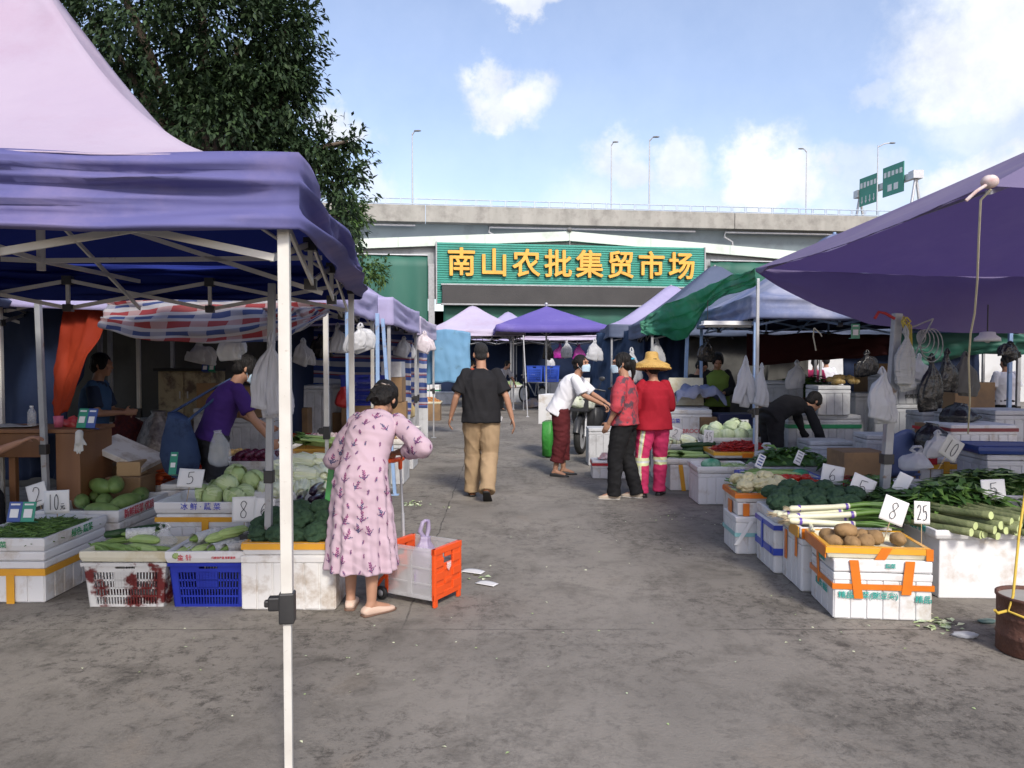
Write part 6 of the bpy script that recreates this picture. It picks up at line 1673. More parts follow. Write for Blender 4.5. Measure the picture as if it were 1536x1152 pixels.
# deep interior
def gbox(px, pyb, Y, w, d, h, m, label, z=None, nm='foam_box', tapes=(), lid=.05, rz=0):
 zz = zat(pyb, Y) if z is None else z
 return foam_box(label, xat(px, Y), Y + d / 2, w, d, h, R(rz), max(0, zz), m, lid if nm == 'foam_box' else 0, tapes, G_fb if nm == 'foam_box' else None, nm, nm.replace('_', ' '), ribs=nm == 'foam_box')
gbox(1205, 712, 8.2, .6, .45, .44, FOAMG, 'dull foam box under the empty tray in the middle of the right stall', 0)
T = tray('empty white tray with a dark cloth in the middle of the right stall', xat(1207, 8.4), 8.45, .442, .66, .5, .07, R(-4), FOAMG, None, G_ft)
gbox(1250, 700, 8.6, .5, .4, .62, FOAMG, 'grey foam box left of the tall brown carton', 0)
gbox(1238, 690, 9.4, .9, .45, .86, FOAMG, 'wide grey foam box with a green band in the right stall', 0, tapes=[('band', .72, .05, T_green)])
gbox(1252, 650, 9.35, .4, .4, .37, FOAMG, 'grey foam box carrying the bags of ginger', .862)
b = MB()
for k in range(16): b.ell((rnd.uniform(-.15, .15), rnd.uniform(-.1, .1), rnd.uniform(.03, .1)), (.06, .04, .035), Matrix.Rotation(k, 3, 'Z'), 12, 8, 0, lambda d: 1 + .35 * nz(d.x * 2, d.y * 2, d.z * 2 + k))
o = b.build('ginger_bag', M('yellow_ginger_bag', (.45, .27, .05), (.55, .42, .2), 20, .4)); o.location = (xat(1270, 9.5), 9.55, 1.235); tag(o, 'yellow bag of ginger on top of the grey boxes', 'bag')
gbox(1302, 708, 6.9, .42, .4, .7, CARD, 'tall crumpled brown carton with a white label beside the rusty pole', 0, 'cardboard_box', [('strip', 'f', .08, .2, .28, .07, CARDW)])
gbox(1362, 660, 9.6, .82, .5, .98, FOAMG, 'big white foam box coloured grey for shade behind the thick rusty pole', 0)  # white box, its shade put into the foam colour, as on the next
gbox(1365, 600, 9.65, .68, .42, .4, FOAMG, 'foam box coloured grey for shade, stacked on the big box behind the rusty pole', .982, tapes=[('text', 'f', .05, .1, .06, '优质蔬菜', INK_black)])
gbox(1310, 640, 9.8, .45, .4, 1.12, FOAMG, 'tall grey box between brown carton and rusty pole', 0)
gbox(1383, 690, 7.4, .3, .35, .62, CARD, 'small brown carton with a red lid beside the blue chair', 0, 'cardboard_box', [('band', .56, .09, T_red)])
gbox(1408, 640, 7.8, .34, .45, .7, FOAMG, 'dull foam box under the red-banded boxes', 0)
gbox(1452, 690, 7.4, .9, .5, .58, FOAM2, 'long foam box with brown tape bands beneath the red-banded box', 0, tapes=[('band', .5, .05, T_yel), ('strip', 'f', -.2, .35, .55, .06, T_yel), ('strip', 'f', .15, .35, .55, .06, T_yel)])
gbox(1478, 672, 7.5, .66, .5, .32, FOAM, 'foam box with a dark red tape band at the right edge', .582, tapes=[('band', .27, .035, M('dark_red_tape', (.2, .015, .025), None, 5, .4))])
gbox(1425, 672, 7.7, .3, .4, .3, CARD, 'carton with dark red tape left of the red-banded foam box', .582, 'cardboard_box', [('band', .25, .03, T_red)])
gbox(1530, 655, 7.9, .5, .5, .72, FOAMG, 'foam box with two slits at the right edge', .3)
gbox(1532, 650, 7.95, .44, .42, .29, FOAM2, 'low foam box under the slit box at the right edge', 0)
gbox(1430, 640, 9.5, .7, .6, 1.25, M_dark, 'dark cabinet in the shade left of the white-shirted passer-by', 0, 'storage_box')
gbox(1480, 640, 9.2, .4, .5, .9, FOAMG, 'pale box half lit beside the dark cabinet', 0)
# orange taped box near the pole
foam_box('foam box wrapped in orange tape behind the broccoli', xat(1358, 6.3), 6.5, .55, .42, .5, R(-14), 0, FOAM2, 0, [('band', .4, .1, T_or), ('band', .2, .06, T_or), ('strip', 'f', -.1, .1, .5, .05, T_or), ('strip', 'l', .0, .1, .5, .06, T_or)], G_fb)
foam_box('foam box with red print half hidden behind the leek leaves', 2.82, 5.75, .34, .5, .36, R(-20), 0, FOAM, 0, [('text', 'f', 0, .3, .05, '鲜蔬菜', INK_red)], G_fb)
T = tray('foam tray of dark green bunches between the 5 card and the pole', 2.86, 5.7, .363, .5, .6, .06, R(-20), FOAM2, None, G_ft, tapes=[('text', 'f', 0, .03, .04, '绿色食品', INK_red)])
loose('leafy_greens', 'dark leafy bunches lying between the 5 card and the 8 card', T, .55, .7, .17, 420, [V_leaf, V_leaf, V_leaf2], 'blade', 50, size=1.3)
# big greens tray at the right edge
foam_box('yellowed foam box under the wide tray of greens at the right edge', 3.72, 5.85, .95, .55, .46, R(-3), 0, FOAMY, 0, [], G_fb, ribs=False)
T = tray('wide foam tray heaped with long dark greens at the right edge', 3.72, 5.85, .462, 1.02, .62, .085, R(-3), FOAM, None, G_ft, tapes=[('strip', 'f', -.46, .0, .08, .03, T_yel)])
loose('long_greens', 'big heap of long dark green stalks and leaves at the right edge', T, .98, .56, .2, 620, [V_leaf, V_leaf, V_leaf2, V_celery], 'blade', 51, size=1.6)
foam_box('foam box under the right-hand eggplants', 3.95, 5.2, .62, .4, .42, R(-2), 0, FOAM2, 0, [], G_fb)
T = tray('tray of black eggplants at the right edge', 3.95, 5.2, .422, .6, .4, .07, 0, CARD, None, G_ft)
heap(P_egg, 'eggplant', T, .5, .3, [(-.22, -.05, .06, .8), (-.14, -.05, .06, 1.0), (-.18, .05, .12, .7), (-.05, -.02, .08, 1.2), (-.1, .06, .15, .9), (.05, 0, .1, 1)], 'glossy black eggplant in the tray at the right edge', 'eggplant', 'eggplants on the right', s=(1, 1.1), seed=52)
T = tray('blue and white tray resting on boxes at the right edge', xat(1535, 6.6), 6.8, .72, .7, .5, .07, R(-8), M('blue_tray_plastic', (.02, .05, .2), None, 5, .4), None, G_ft)
gbox(1535, 720, 6.6, .6, .45, .715, FOAMG, 'foam box under the blue tray at the right edge', 0)
# chair, bags, lamp, ropes
M_bch = M('dusty_blue_plastic', (.07, .11, .26), (.09, .13, .3), 5, .5)
o = empty('plastic_chair', 'dusty blue plastic chair with a slotted rounded back in the right stall', 'chair', (xat(1356, 7.3), 7.55, 0), R(8))
b = MB()
def cback(s, t):
 x = (s - .5) * .46 * (1 - .35 * t ** 3); z = .42 + .46 * t - .1 * t * (2 * s - 1) ** 2
 return V((x, -.2 + .0 + .07 * (2 * s - 1) ** 2 - .06 * t, z))
b.grid(cback, 16, 10); b.build('backrest', M_bch, o, solid=.012)
b = MB(); b.box((0, .02, .42), (.42, .42, .025)); b.build('seat', M_bch, o, bevel=.01)
for sx in (-1, 1):
 for sy in (-1, 1):
  b = MB(); b.bar((sx * .22, .02 + sy * .22, 0), (sx * .18, .02 + sy * .18, .42), .035); b.build('leg', M_bch, o)
hang(1118, 542, 612, 8.25, .075, M_bagw, 'white printed carrier bags hanging left of the pale blue leg', 11, 2)
hang(1142, 552, 614, 8.2, .07, M_bagw, 'white carrier bag hanging right of the pale blue leg', 12, 1)
hang(1322, 560, 640, 5.75, .1, M_bagw, 'white bag with green print hanging beside the rusty pole', 13, 1)
hang(1357, 500, 592, 5.85, .075, M('milky_bag_roll', (.5, .51, .5), (.42, .43, .42), 18, .35, alpha=.8, bump=.9, bscale=40, stretch=(.2, .2, 1)), 'long translucent roll of bags hanging on the rusty pole', 14, 1)
hang(1396, 540, 618, 7.0, .12, M_bagblk, 'black plastic bags hanging in the right stall', 15, 1)
hang(1406, 650, 690, 6.6, .11, M_bagw, 'white printed bag beside the 10 card', 16, 1)
hang(1447, 535, 595, 7.6, .13, M('grey_cloth_bag', (.13, .13, .12), None, 4, .8), 'big grey cloth bag hanging behind the pale rope', 17, 1)
hang(892, 512, 545, 14.3, .14, M_bagw, 'clear bag hanging under the far lilac canopy on the right', 18, 1)
hang(947, 527, 575, 12.4, .15, M_clear if False else M_bagw, 'crinkled clear bags hanging behind the straw hat', 19, 1)
for px, c_ in ((850, 'dull'), (822, 'dark')):
 hang(px, 512, 540, 24.5, .16, M_bagw if c_ == 'dull' else M_bagblk, c_ + ' bag hanging in the farthest stalls behind the umbrella pole', 20 + px, 1)
M_mag = M('magenta_plastic', (.4, .02, .3), (.3, .02, .22), 6, .4)
for px in (840, 868, 898): hang(px, 518 + (px % 7), 540 + (px % 5), 26.5, .2, M_mag, {840: 'magenta bag hanging beside the violet umbrella pole in the dark', 868: 'magenta bag hanging second from the right in the dark far stalls', 898: 'magenta bag hanging behind the masked woman in the far stalls'}[px], 30 + px, 1)
b = MB(); r0 = at(1352, 482, 6.0)
for k in range(5):
 w_ = .035 + .014 * k; c = at(1382 + 6 * k, 500 + 3 * k, 6.1)
 pts = [c + V((w_ * math.cos(t / 20 * 2 * PI + 1.5), .02 * k, w_ * 1.5 * math.sin(t / 20 * 2 * PI + 1.5) - .03)) for t in range(21)]
 b.tube(pts, .0045, 5)
b.tube([r0, at(1365, 492, 6.0), at(1385, 484, 6.1), at(1400, 478, 6.1)], .007, 5)
b.tube([at(1400, 478, 6.1), at(1378, 520, 6.1), at(1368, 545, 6.1)], .007, 5)
tag(b.build('rope_coil', M('grey_rope', (.36, .36, .35), (.28, .28, .27), 40, .9)), 'coiled grey rope hanging beside the rusty pole', 'rope')
b = MB()
for k in range(6): b.tube([at(1356 + k, 474 + k * 2, 5.88), at(1352 + 3 * k, 482 + 3 * (k % 3), 5.86), at(1358 + k * 2, 500 + 4 * k, 5.9)], .005, 5)
b.tube([at(1360, 476, 5.85), at(1366, 482, 5.85), at(1360, 488, 5.85), at(1354, 482, 5.85), at(1360, 476, 5.85)], .008, 6)
tag(b.build('yellow_rope', M('yellow_rope_fibre', (.5, .4, .08), (.42, .33, .06), 40, .9)), 'knotted yellow rope at the top of the rusty pole', 'rope')
b = MB(); b.tube([at(1312, 478, 5.9), at(1318, 468, 5.9), at(1328, 470, 5.9), at(1342, 478, 5.9)], .012, 6); tag(b.build('red_ribbon', M('red_ribbon_cloth', (.4, .03, .03), None, 8, .7)), 'red ribbon tied left of the rusty pole top', 'ribbon')
b = MB(); b.tube([at(1221, 492, 8.0), at(1220, 505, 8.0), at(1222, 515, 8.0), at(1224, 526, 8.0)], .007, 5); b.tube([at(1221, 492, 8.0), at(1230, 500, 8.0), at(1233, 505, 8.0)], .007, 5)
tag(b.build('rope_end', M_rope), 'short rope end dangling under the washed blue canopy', 'rope')
o = empty('hanging_lamp', 'white shallow hanging lamp in the shade at the right', 'lamp', tuple(at(1481, 512, 6.6)))
b = MB(); b.lathe((0, 0, 0), [(.001, .03), (.03, .085), (.06, .08), (.065, .055), (.1, .03), (.105, .0), (.095, .0), (.06, .04), (.001, .045)], 20); b.build('lamp_shade', CARDW, o)
b = MB(); b.cyl((0, 0, .08), (0, 0, .32), .006, n=6); b.build('cord', M_blackpl, o)
b = MB(); b.ell((0, 0, .02), (.03, .03, .035), nu=10, nv=8); b.build('bulb', M_white, o)
o = empty('tube_lamp', 'long white lamp fitting hung under the washed blue canopy edge', 'lamp', tuple(at(1092, 488, 9.0)), R(4))
b = MB(); b.box((0, 0, .03), (.62, .12, .04)); b.box((0, 0, .005), (.66, .16, .012)); b.build('housing', CARDW, o, bevel=.006)
b = MB(); b.cyl((-.28, 0, -.012), (.28, 0, -.012), .013, n=8); b.build('tube', M_white, o)
for sx in (-.25, .25):
 b = MB(); b.cyl((sx, 0, .05), (sx, 0, .3), .004, n=5); b.build('wire', M_blackpl, o)
paystand(1283, 508, 7.6, 'green payment card hung high under the washed blue canopy', .09, .15, (1,), 0, 0)
# rusty drum with rope
M_rust = M('rusty_drum_paint', (.11, .045, .028), (.075, .034, .024), 9, .75, bump=.5, bscale=30, dirt=(.3, .22, .18), dscale=7, dlo=.58, dhi=.66)
dx, dy = xat(1508, 3.92) + .19, 3.95
o = empty('rusty_drum', 'rusty metal drum filled with concrete at the right edge', 'drum', (dx, dy, 0))
b = MB(); b.lathe((0, 0, 0), [(.001, .002), (.185, .002), (.192, .01), (.19, .1), (.197, .11), (.19, .12), (.19, .21), (.197, .22), (.19, .23), (.192, .33), (.2, .335), (.2, .35), (.187, .35), (.185, .325)], 36); b.build('shell', M_rust, o); o.scale = (.86, .86, .88)
b = MB(); b.cyl((0, 0, .26), (0, 0, .328), .186, n=30); b.build('concrete_fill', M_concrete, o)
b = MB(); rt = at(1545, 690, 4.2)
c0 = V((dx - .165, dy - .05, .24))
b.tube([rt, rt.lerp(c0, .5), c0 + V((.02, -.01, .08)), c0 + V((-.004, -.01, 0)), V((dx - .09, dy - .155, .215)), V((dx, dy - .18, .22)), V((dx + .1, dy - .155, .24))], .007, 6)
b.tube([c0, c0 + V((-.06, -.01, -.01)), c0 + V((-.08, -.02, .01))], .008, 6)
tag(b.build('yellow_rope', M('bright_yellow_rope', (.6, .42, .06), (.52, .36, .05), 40, .8)), 'yellow rope tied round the rusty drum', 'rope')
# ---- price cards on the right
price_card('6', 1249, 712, 6.3, 34, 28, 'price card reading 6 over the dried chillies', R(12), stick=.14)
price_card('5', 1293, 732, 5.75, 37, 36, 'tilted price card reading 5 over the broccoli on the right', R(24), stick=.12)
price_card('8', 1341, 766, 4.78, 38, 38, 'tilted price card reading 8 in front of the rusty pole', R(22), stick=.16)
price_card('25', 1383, 769, 4.85, 24, 34, 'price card reading 25 above the potatoes', R(4), stick=.2)
price_card('5', 1490, 734, 5.25, 36, 30, 'price card reading 5 above the celtuce at the right edge', R(-2), stick=.16)
price_card('10', 1427, 672, 6.1, 30, 34, 'grey price card reading 10 above the heap of long greens', R(35), stick=.12, mat=M('greyish_card', (.55, .55, .5), None, 5, .6))
price_card('2', 1013, 650, 9.2, 19, 18, 'price card reading 2 over the cucumbers', R(22), stick=.12)
price_card('45', 1063, 655, 9.2, 15, 20, 'narrow price card reading 45 beside the round cabbages', R(6), stick=.1)
price_card('35', 1115, 636, 10.1, 16, 13, 'price card reading 35 on the dark blue bin', 0, stick=.0, sw=.007)
price_card('', 1354, 724, 5.6, 20, 28, 'blank price card seen edge-on beside the rusty pole', R(24), yaw=R(-30), stick=.12)
# ---- litter in the lane
b = MB(); b.grid(lambda s, t: V(((s - .5) * .17, (t - .5) * .075, .006 + .01 * math.sin(s * 3) * t)), 8, 4)
pa = proto(b, M('waste_paper', (.6, .6, .6), (.52, .52, .52), 8, .8), solid=.002)
put(pa, 'paper_scrap', gp(709, 859) + V((0, 0, .002)), (0, 0, R(-24)), 'white paper scrap just right of the orange cart, the farther one', 'paper')
put(pa, 'paper_scrap', gp(730, 877) + V((0, 0, .002)), (0, 0, R(-30)), 'white paper scrap just right of the orange cart, the nearer one', 'paper', s=.9)
b = MB(); b.ell((0, 0, .015), (.07, .03, .018), nu=16, nv=8, fn=lambda d: 1 + .4 * nz(d.x * 4, d.y * 4, d.z * 4))
put(proto(b, M_bagw), 'plastic_scrap', gp(1447, 956), (0, 0, R(-12)), 'crumpled white plastic scrap on the ground left of the drum', 'litter')
put(proto(MB().ell((0, 0, .01), (.055, .03, .014), nu=14, nv=8, fn=lambda d: 1 + .4 * nz(d.x * 5, d.y * 4, d.z * 4)), M('dull_green_bag', (.07, .12, .11), None, 6, .5)), 'plastic_scrap', gp(1480, 934), (0, 0, .2), 'dull green plastic scrap on the ground by the drum', 'litter')
b = MB(); rr = random.Random(5)
for (px, py, n, sp) in ((620, 757, 30, .14), (672, 762, 5, .06), (1408, 935, 40, .12), (1000, 775, 14, .3), (575, 850, 8, .2), (700, 870, 8, .2), (880, 800, 12, 1.2), (720, 980, 16, 1.2), (1000, 1000, 18, 1.5), (330, 960, 14, .8), (1250, 945, 10, .6), (660, 680, 18, .6), (780, 640, 20, 1.2), (1080, 780, 16, .4)):
 c = gp(px, py)
 for i in range(n):
  p = c + V((rr.gauss(0, sp * .5), rr.gauss(0, sp * .5), .003)); k0 = len(b.m)
  small = sp > .25
  leaf(b, p, V((rr.uniform(-1, 1), rr.uniform(-1, 1), .08)).normalized(), V((0, 0, 1)) + rvec(rr) * .4, (.02 if small else .055) * rr.uniform(.5, 1.3), .03 * (.4 if small else 1), .1)
  b.m[k0:] = [rr.randrange(3)] * (len(b.m) - k0)
tag(b.build('leaf_litter', [V_cabw, V_cab, V_napa]), 'scraps of pale cabbage leaf strewn on the lane', 'leaf litter', kind='stuff')
# ---- far middle of the lane
for (px, py, w, h, m, lab, nm) in ((836, 600, 1.0, .8, FOAMG, 'low grey box pile far down the lane behind the masked woman', 'foam_box'), (870, 604, .8, .9, FOAM2, 'pale box far down the lane right of the umbrella pole', 'foam_box'), (720, 600, .7, .7, CARD, 'brown carton far down the lane behind the walking man', 'cardboard_box'),
        (800, 590, 1.2, .9, CARD, 'wide brown carton far down the lane behind the bicycle', 'cardboard_box'), (850, 585, 1.0, 1.1, CARD, 'tall brown carton in the farthest stall', 'cardboard_box'), (900, 590, 1.0, 1.2, FOAMG, 'tall grey box in the farthest stall behind the scooter', 'foam_box'), (752, 588, .9, .8, FOAMG, 'grey box in the farthest stall right of the walking man', 'foam_box')):
 q = gp(px, py); foam_box(lab, q.x, q.y, w, .6, h, R(rnd.uniform(-8, 8)), 0, m, 0, [], None, nm, nm.replace('_', ' '), ribs=False)
q = gp(765, 602)
T = tray('tray of pale vegetables far down the lane beside the bicycle', q.x, q.y - .3, .55, 1.0, .7, .08, 0, FOAM2, None, G_ft)
loose('far_vegetables', 'heap of pale vegetables far down the lane beside the bicycle', T, .9, .6, .16, 120, [V_cabw, V_cab], 'clove', 60, size=2.5)
foam_box('foam box under the far tray of pale vegetables', q.x, q.y - .3, .9, .6, .548, 0, 0, FOAMG, .05, [], G_fb)
bag('rubbish_bag', 'small rubbish bags lying in front of the far bicycle', tuple(gp(800, 612)), .35, .3, M('mixed_rubbish', (.3, .22, .15), (.2, .2, .24), 6, .6), 9, False)
# bright street beyond the right stalls, its daylight given by an added white wall
o = empty('daylight_wall', 'white wall added as bright daylight backdrop far behind the right stalls', 'wall', (24, 27, 0), R(-12))
b = MB(); b.box((0, 0, 1.6), (34, .3, 3.2)); b.build('wall_panel', M('daylight_backdrop_white', (.62, .62, .6), (.52, .53, .52), .5, .8, dirt=(.35, .34, .32), dscale=.6), o)
b = MB(); b.box((0, 0, 3.28), (34.2, .5, .15)); b.build('coping', M_concrete, o)
for i, (x, y, w_, h_, m, lab) in enumerate(((9.6, 17, 1.6, 1.0, FOAM2, 'bright stack of boxes in the daylight beyond the right stalls'), (12.2, 16, 2.0, .8, FOAM2, 'low bright counter beyond the white-shirted passer-by'), (6.3, 18.5, 1.2, 1.1, FOAM2, 'bright box pile beyond the maroon tarp'))):
 foam_box(lab, x, y, w_, .8, h_, 0, 0, m, .05, [], None, 'box_stack', 'boxes')
# far building and greenery to close the horizon at the sides
o = empty('warehouse', 'long low warehouse far behind the left stalls', 'building', (-22, 30, 0), R(14))
b = MB(); b.box((0, 0, 3), (24, 8, 6)); b.build('wall', M_wallgrey, o)
b = MB(); b.add([(-12.3, -4.4, 6.01), (12.3, -4.4, 6.01), (12.3, 4.4, 6.01), (-12.3, 4.4, 6.01), (-12.3, 0, 7.6), (12.3, 0, 7.6)], [(0, 1, 5, 4), (2, 3, 4, 5), (0, 4, 3), (1, 2, 5), (0, 3, 2, 1)]); b.build('roof', M_girder, o)
for i in range(5):
 b = MB(); b.box((-9 + i * 4.4, -4.02, 3.4), (2, .08, 1.6)); b.build('window', M_dark, o)
# ================================================================ people
SKIN = M('tan_skin', (.4, .22, .14), (.36, .19, .12), 14, .55, spec=.35)
SKIN2 = M('light_skin', (.5, .3, .21), (.46, .26, .18), 14, .55, spec=.35)
HAIR = M('black_hair', (.006, .0055, .0055), (.014, .012, .011), 60, .6, spec=.25, stretch=(1, 1, .12), bump=.8, bscale=90)
HAIRS = M('cropped_grey_black_hair', (.009, .0085, .0085), (.02, .019, .018), 120, .7, bump=.8, bscale=200)
MASK = M('pale_blue_mask', (.4, .56, .68), (.5, .62, .7), 20, .8)
EYE = M('dark_eye', (.01, .008, .007), None, 20, .2)
def cloth(name, c1, c2=None, scale=6, **k): return M(name, c1, c2, scale, k.pop('rough', .85), bump=k.pop('bump', .25), bscale=k.pop('bscale', 180), spec=.2, bdist=.004, **k)
DEF = dict(pel=(0, 0, .93), chest=(0, 0, 1.2), neck=(0, -.015, 1.425), head=(0, .018, 1.575),
  shl=(-.165, -.012, 1.375), shr=(.165, -.012, 1.375), ell=(-.215, -.03, 1.1), elr=(.215, -.03, 1.1), wrl=(-.225, .06, .865), wrr=(.225, .06, .865),
  hpl=(-.085, 0, .89), hpr=(.085, 0, .89), knl=(-.095, .02, .49), knr=(.095, .02, .49), anl=(-.1, -.02, .085), anr=(.1, -.02, .085))
def person(label, loc, yaw, H=1.65, lean=0, J=None, hp=0, hy=0, roll=0, skin=None, girth=1.0, male=False, garments=(), hair='short', shoes=None, shoe_mat=None, face=False,
  vox=.0075, curl=(.5, .5), group=None, mask=False, feet=None, handn=None, name='person', bare=True, twist=0):
 skin = skin or SKIN
 o = empty(name, label, 'person', loc, yaw, group)
 S = H / 1.70
 P = {k: V(v) for k, v in DEF.items()}
 pv = P['pel'].copy()
 for k in ('chest', 'neck', 'head', 'shl', 'shr', 'ell', 'elr', 'wrl', 'wrr'):
  a = lean * (.75 if k == 'chest' else 1)
  r = Matrix.Rotation(-a, 3, 'X')
  q = P[k] - pv
  if twist: q = Matrix.Rotation(twist, 3, 'Z') @ q
  P[k] = pv + r @ q
 # arms hang from the leaned shoulders
 for s in 'lr':
  d = P['sh' + s] - V(DEF['sh' + s])
  P['el' + s] = V(DEF['el' + s]) + d; P['wr' + s] = V(DEF['wr' + s]) + d
 for k, v in (J or {}).items(): P[k] = V(v)
 hm = Matrix.Rotation(hy, 3, 'Z') @ Matrix.Rotation(-hp - lean * .6, 3, 'X') @ Matrix.Rotation(roll, 3, 'Y')
 hc = P['neck'] + Matrix.Rotation(-lean, 3, 'X') @ V((0, .0, .06)) + hm @ V((0, .03, .095))
 if 'head' in (J or {}): hc = V(J['head'])
 for k in P: P[k] = P[k] * S
 hc = hc * S
 HS = S * (1.02 if male else 1.0)
 def hpt(x, y, z): return hc + hm @ (V((x, y, z)) * HS)
 g = girth
 cw, ww, hw = (.165, .15, .16) if male else (.145, .13, .165)
 spine = [P['pel'] - V((0, 0, .09 * S)), P['pel'], P['pel'].lerp(P['chest'], .45), P['chest'], P['chest'].lerp(P['neck'], .5), P['neck'].lerp(P['chest'], .12), P['neck']]
 trad = [(hw * .8 * S, .1 * S), (hw * S * g, .105 * S * g), (ww * S * g, .1 * S * g), (cw * S * g, .105 * S * g), (cw * S * .98, .09 * S), (.09 * S, .06 * S), (.052 * S, .052 * S)]
 sx = (P['shr'] - P['shl']).normalized()
 hx = (P['hpr'] - P['hpl']).normalized()
 xs = [hx, hx, hx.lerp(sx, .4), hx.lerp(sx, .8), sx, sx, sx]
 # ---------- body, one continuous surface
 b = MB()
 b.loft(spine, trad, xs, n=24, p=2.3)
 b.capsule(P['neck'] - (P['neck'] - P['chest']).normalized() * .03 * S, .058 * S, hpt(0, -.015, -.05), .052 * S)
 b.ell(hpt(0, -.012, .028), (.074 * HS, .094 * HS, .092 * HS), hm, 22, 16)
 b.ell(hpt(0, .022, -.035), (.06 * HS, .068 * HS, .08 * HS), hm, 20, 14)
 b.ell(hpt(0, .062, -.093), (.028 * HS, .022 * HS, .022 * HS), hm, 12, 8)
 for s in (-1, 1):
  b.ell(hpt(s * .074, -.012, -.012), (.012 * HS, .02 * HS, .032 * HS), hm @ Matrix.Rotation(s * .35, 3, 'Z'), 10, 8)
  b.ell(hpt(s * .034, .07, -.035), (.025 * HS, .02 * HS, .022 * HS), hm, 10, 8)
 b.capsule(hpt(0, .086, .012), .008 * HS, hpt(0, .104, -.022), .0125 * HS)
 b.ell(hpt(0, .088, .03), (.045 * HS, .014 * HS, .012 * HS), hm, 12, 8)
 b.ell(hpt(0, .086, -.062), (.023 * HS, .012 * HS, .009 * HS), hm, 10, 8)
 fr = {}
 for s, c in ((-1, 'l'), (1, 'r')):
  sh, el, wr = P['sh' + c], P['el' + c], P['wr' + c]
  b.capsule(sh + (V((0, 0, -.02)) + (P['neck'] - sh) * .1) * S, .038 * S * g, el, .037 * S); b.capsule(el, .036 * S, el.lerp(wr, .3), .037 * S); b.capsule(el.lerp(wr, .3), .037 * S, wr, .024 * S)
  d = (wr - el).normalized()
  n = V((-s, 0, 0)) if not (handn and handn.get(c)) else V(handn[c])
  n = (n - d * n.dot(d)).normalized()
  w_ = d.cross(n).normalized()
  # thumb side: forwards when the arm hangs
  if w_.y * (1) < 0: w_ = -w_
  fr[c] = (wr, d, n, w_)
  pc = wr + d * .05 * S
  q = Matrix((w_, n, d)).transposed()
  b.ell(pc, (.041 * S, .016 * S, .058 * S), q, 14, 10)
  cu = curl[0 if c == 'l' else 1]
  for i in range(4):
   k = wr + d * (.088 - .004 * abs(i - 1)) * S + w_ * (.0285 - .019 * i) * S
   L_ = (.036, .041, .038, .03)[i] * S; a = 0; p = k - d * .02 * S
   rr_ = (.0088, .0088, .0085, .0075)[i] * S
   b.capsule(p, rr_ * 1.05, k, rr_)
   p = k
   for j in range(3):
    a += cu * (.75 + .1 * i)
    dd = d * math.cos(a) + n * math.sin(a); ll = L_ * (1, .72, .55)[j]
    e = p + dd * ll; b.capsule(p, rr_ * (1 - .06 * j), e, rr_ * (.94 - .08 * j), 8); p = e
  t0 = wr + d * .025 * S + w_ * .028 * S; t1 = t0 + (d * .55 + w_ * .75 + n * .35).normalized() * .042 * S; t2 = t1 + (d * .85 + w_ * .25 + n * .45 * (1 + cu)).normalized() * .034 * S
  b.capsule(t0, .014 * S, t1, .0105 * S, 8); b.capsule(t1, .0105 * S, t2, .0085 * S, 8)
  hp_, kn, an = P['hp' + c], P['kn' + c], P['an' + c]
  b.capsule(hp_, .08 * S * g, kn, .052 * S); b.capsule(kn, .05 * S, kn.lerp(an, .3) - V((0, .012 * S, 0)), .052 * S * g); b.capsule(kn.lerp(an, .3) - V((0, .012 * S, 0)), .052 * S * g, an, .032 * S)
  fa = (feet or {}).get(c, (0, 0))      # yaw, pitch
  fd = Matrix.Rotation(fa[0], 3, 'Z') @ Matrix.Rotation(fa[1], 3, 'X') @ V((0, 1, 0)); fu = Matrix.Rotation(fa[0], 3, 'Z') @ Matrix.Rotation(fa[1], 3, 'X') @ V((0, 0, 1))
  b.capsule(an, .034 * S, an - fu * .045 * S - fd * .025 * S, .032 * S); b.capsule(an - fu * .02 * S, .034 * S, an - fu * .06 * S + fd * .13 * S, .024 * S)
  fr['f' + c] = (an, fd, fu)
 b.build('body', skin, o, remesh=vox, smooth=3)
 # ---------- shoes
 if shoes != 'none':
  for c in 'lr':
   an, fd, fu = fr['f' + c]; fs = fd.cross(fu)
   q = Matrix((fs, fd, fu)).transposed()
   b = MB()
   def pt(x, y, z): return an + q @ (V((x, y, z)) * S)
   zb = -.085
   secs = [(-.07, .024, .03), (-.06, .034, .06), (-.03, .038, .08), (.02, .038, .072), (.07, .044, .05), (.12, .047, .04), (.16, .04, .034), (.185, .02, .024)]
   top = {'boat': 1.0, 'sneaker': 1.12, 'low': .75}.get(shoes or 'sneaker', 1)
   vs = []; n = 16
   b.loft([pt(0, y, zb + h * top / 2) for y, w_, h in secs], [(w_ * S, h * top / 2 * S) for y, w_, h in secs], [fs] * len(secs), n=20, p=2.6)
   so_ = b.build('shoe', shoe_mat or M_dark, o, smooth=1, subsurf=1)
   b = MB()
   b.loft([pt(0, y * 1.02, zb + .007) for y, w_, h in secs], [((w_ + .003) * S, .008 * S) for y, w_, h in secs], [fs] * len(secs), n=20, p=3)
   b.build('sole', M('shoe_sole_' + (shoes or 'x'), (.16, .09, .06) if shoes == 'boat' else (.5, .48, .44) if shoes == 'sneaker' else (.02, .02, .02), None, 6, .7), so_)
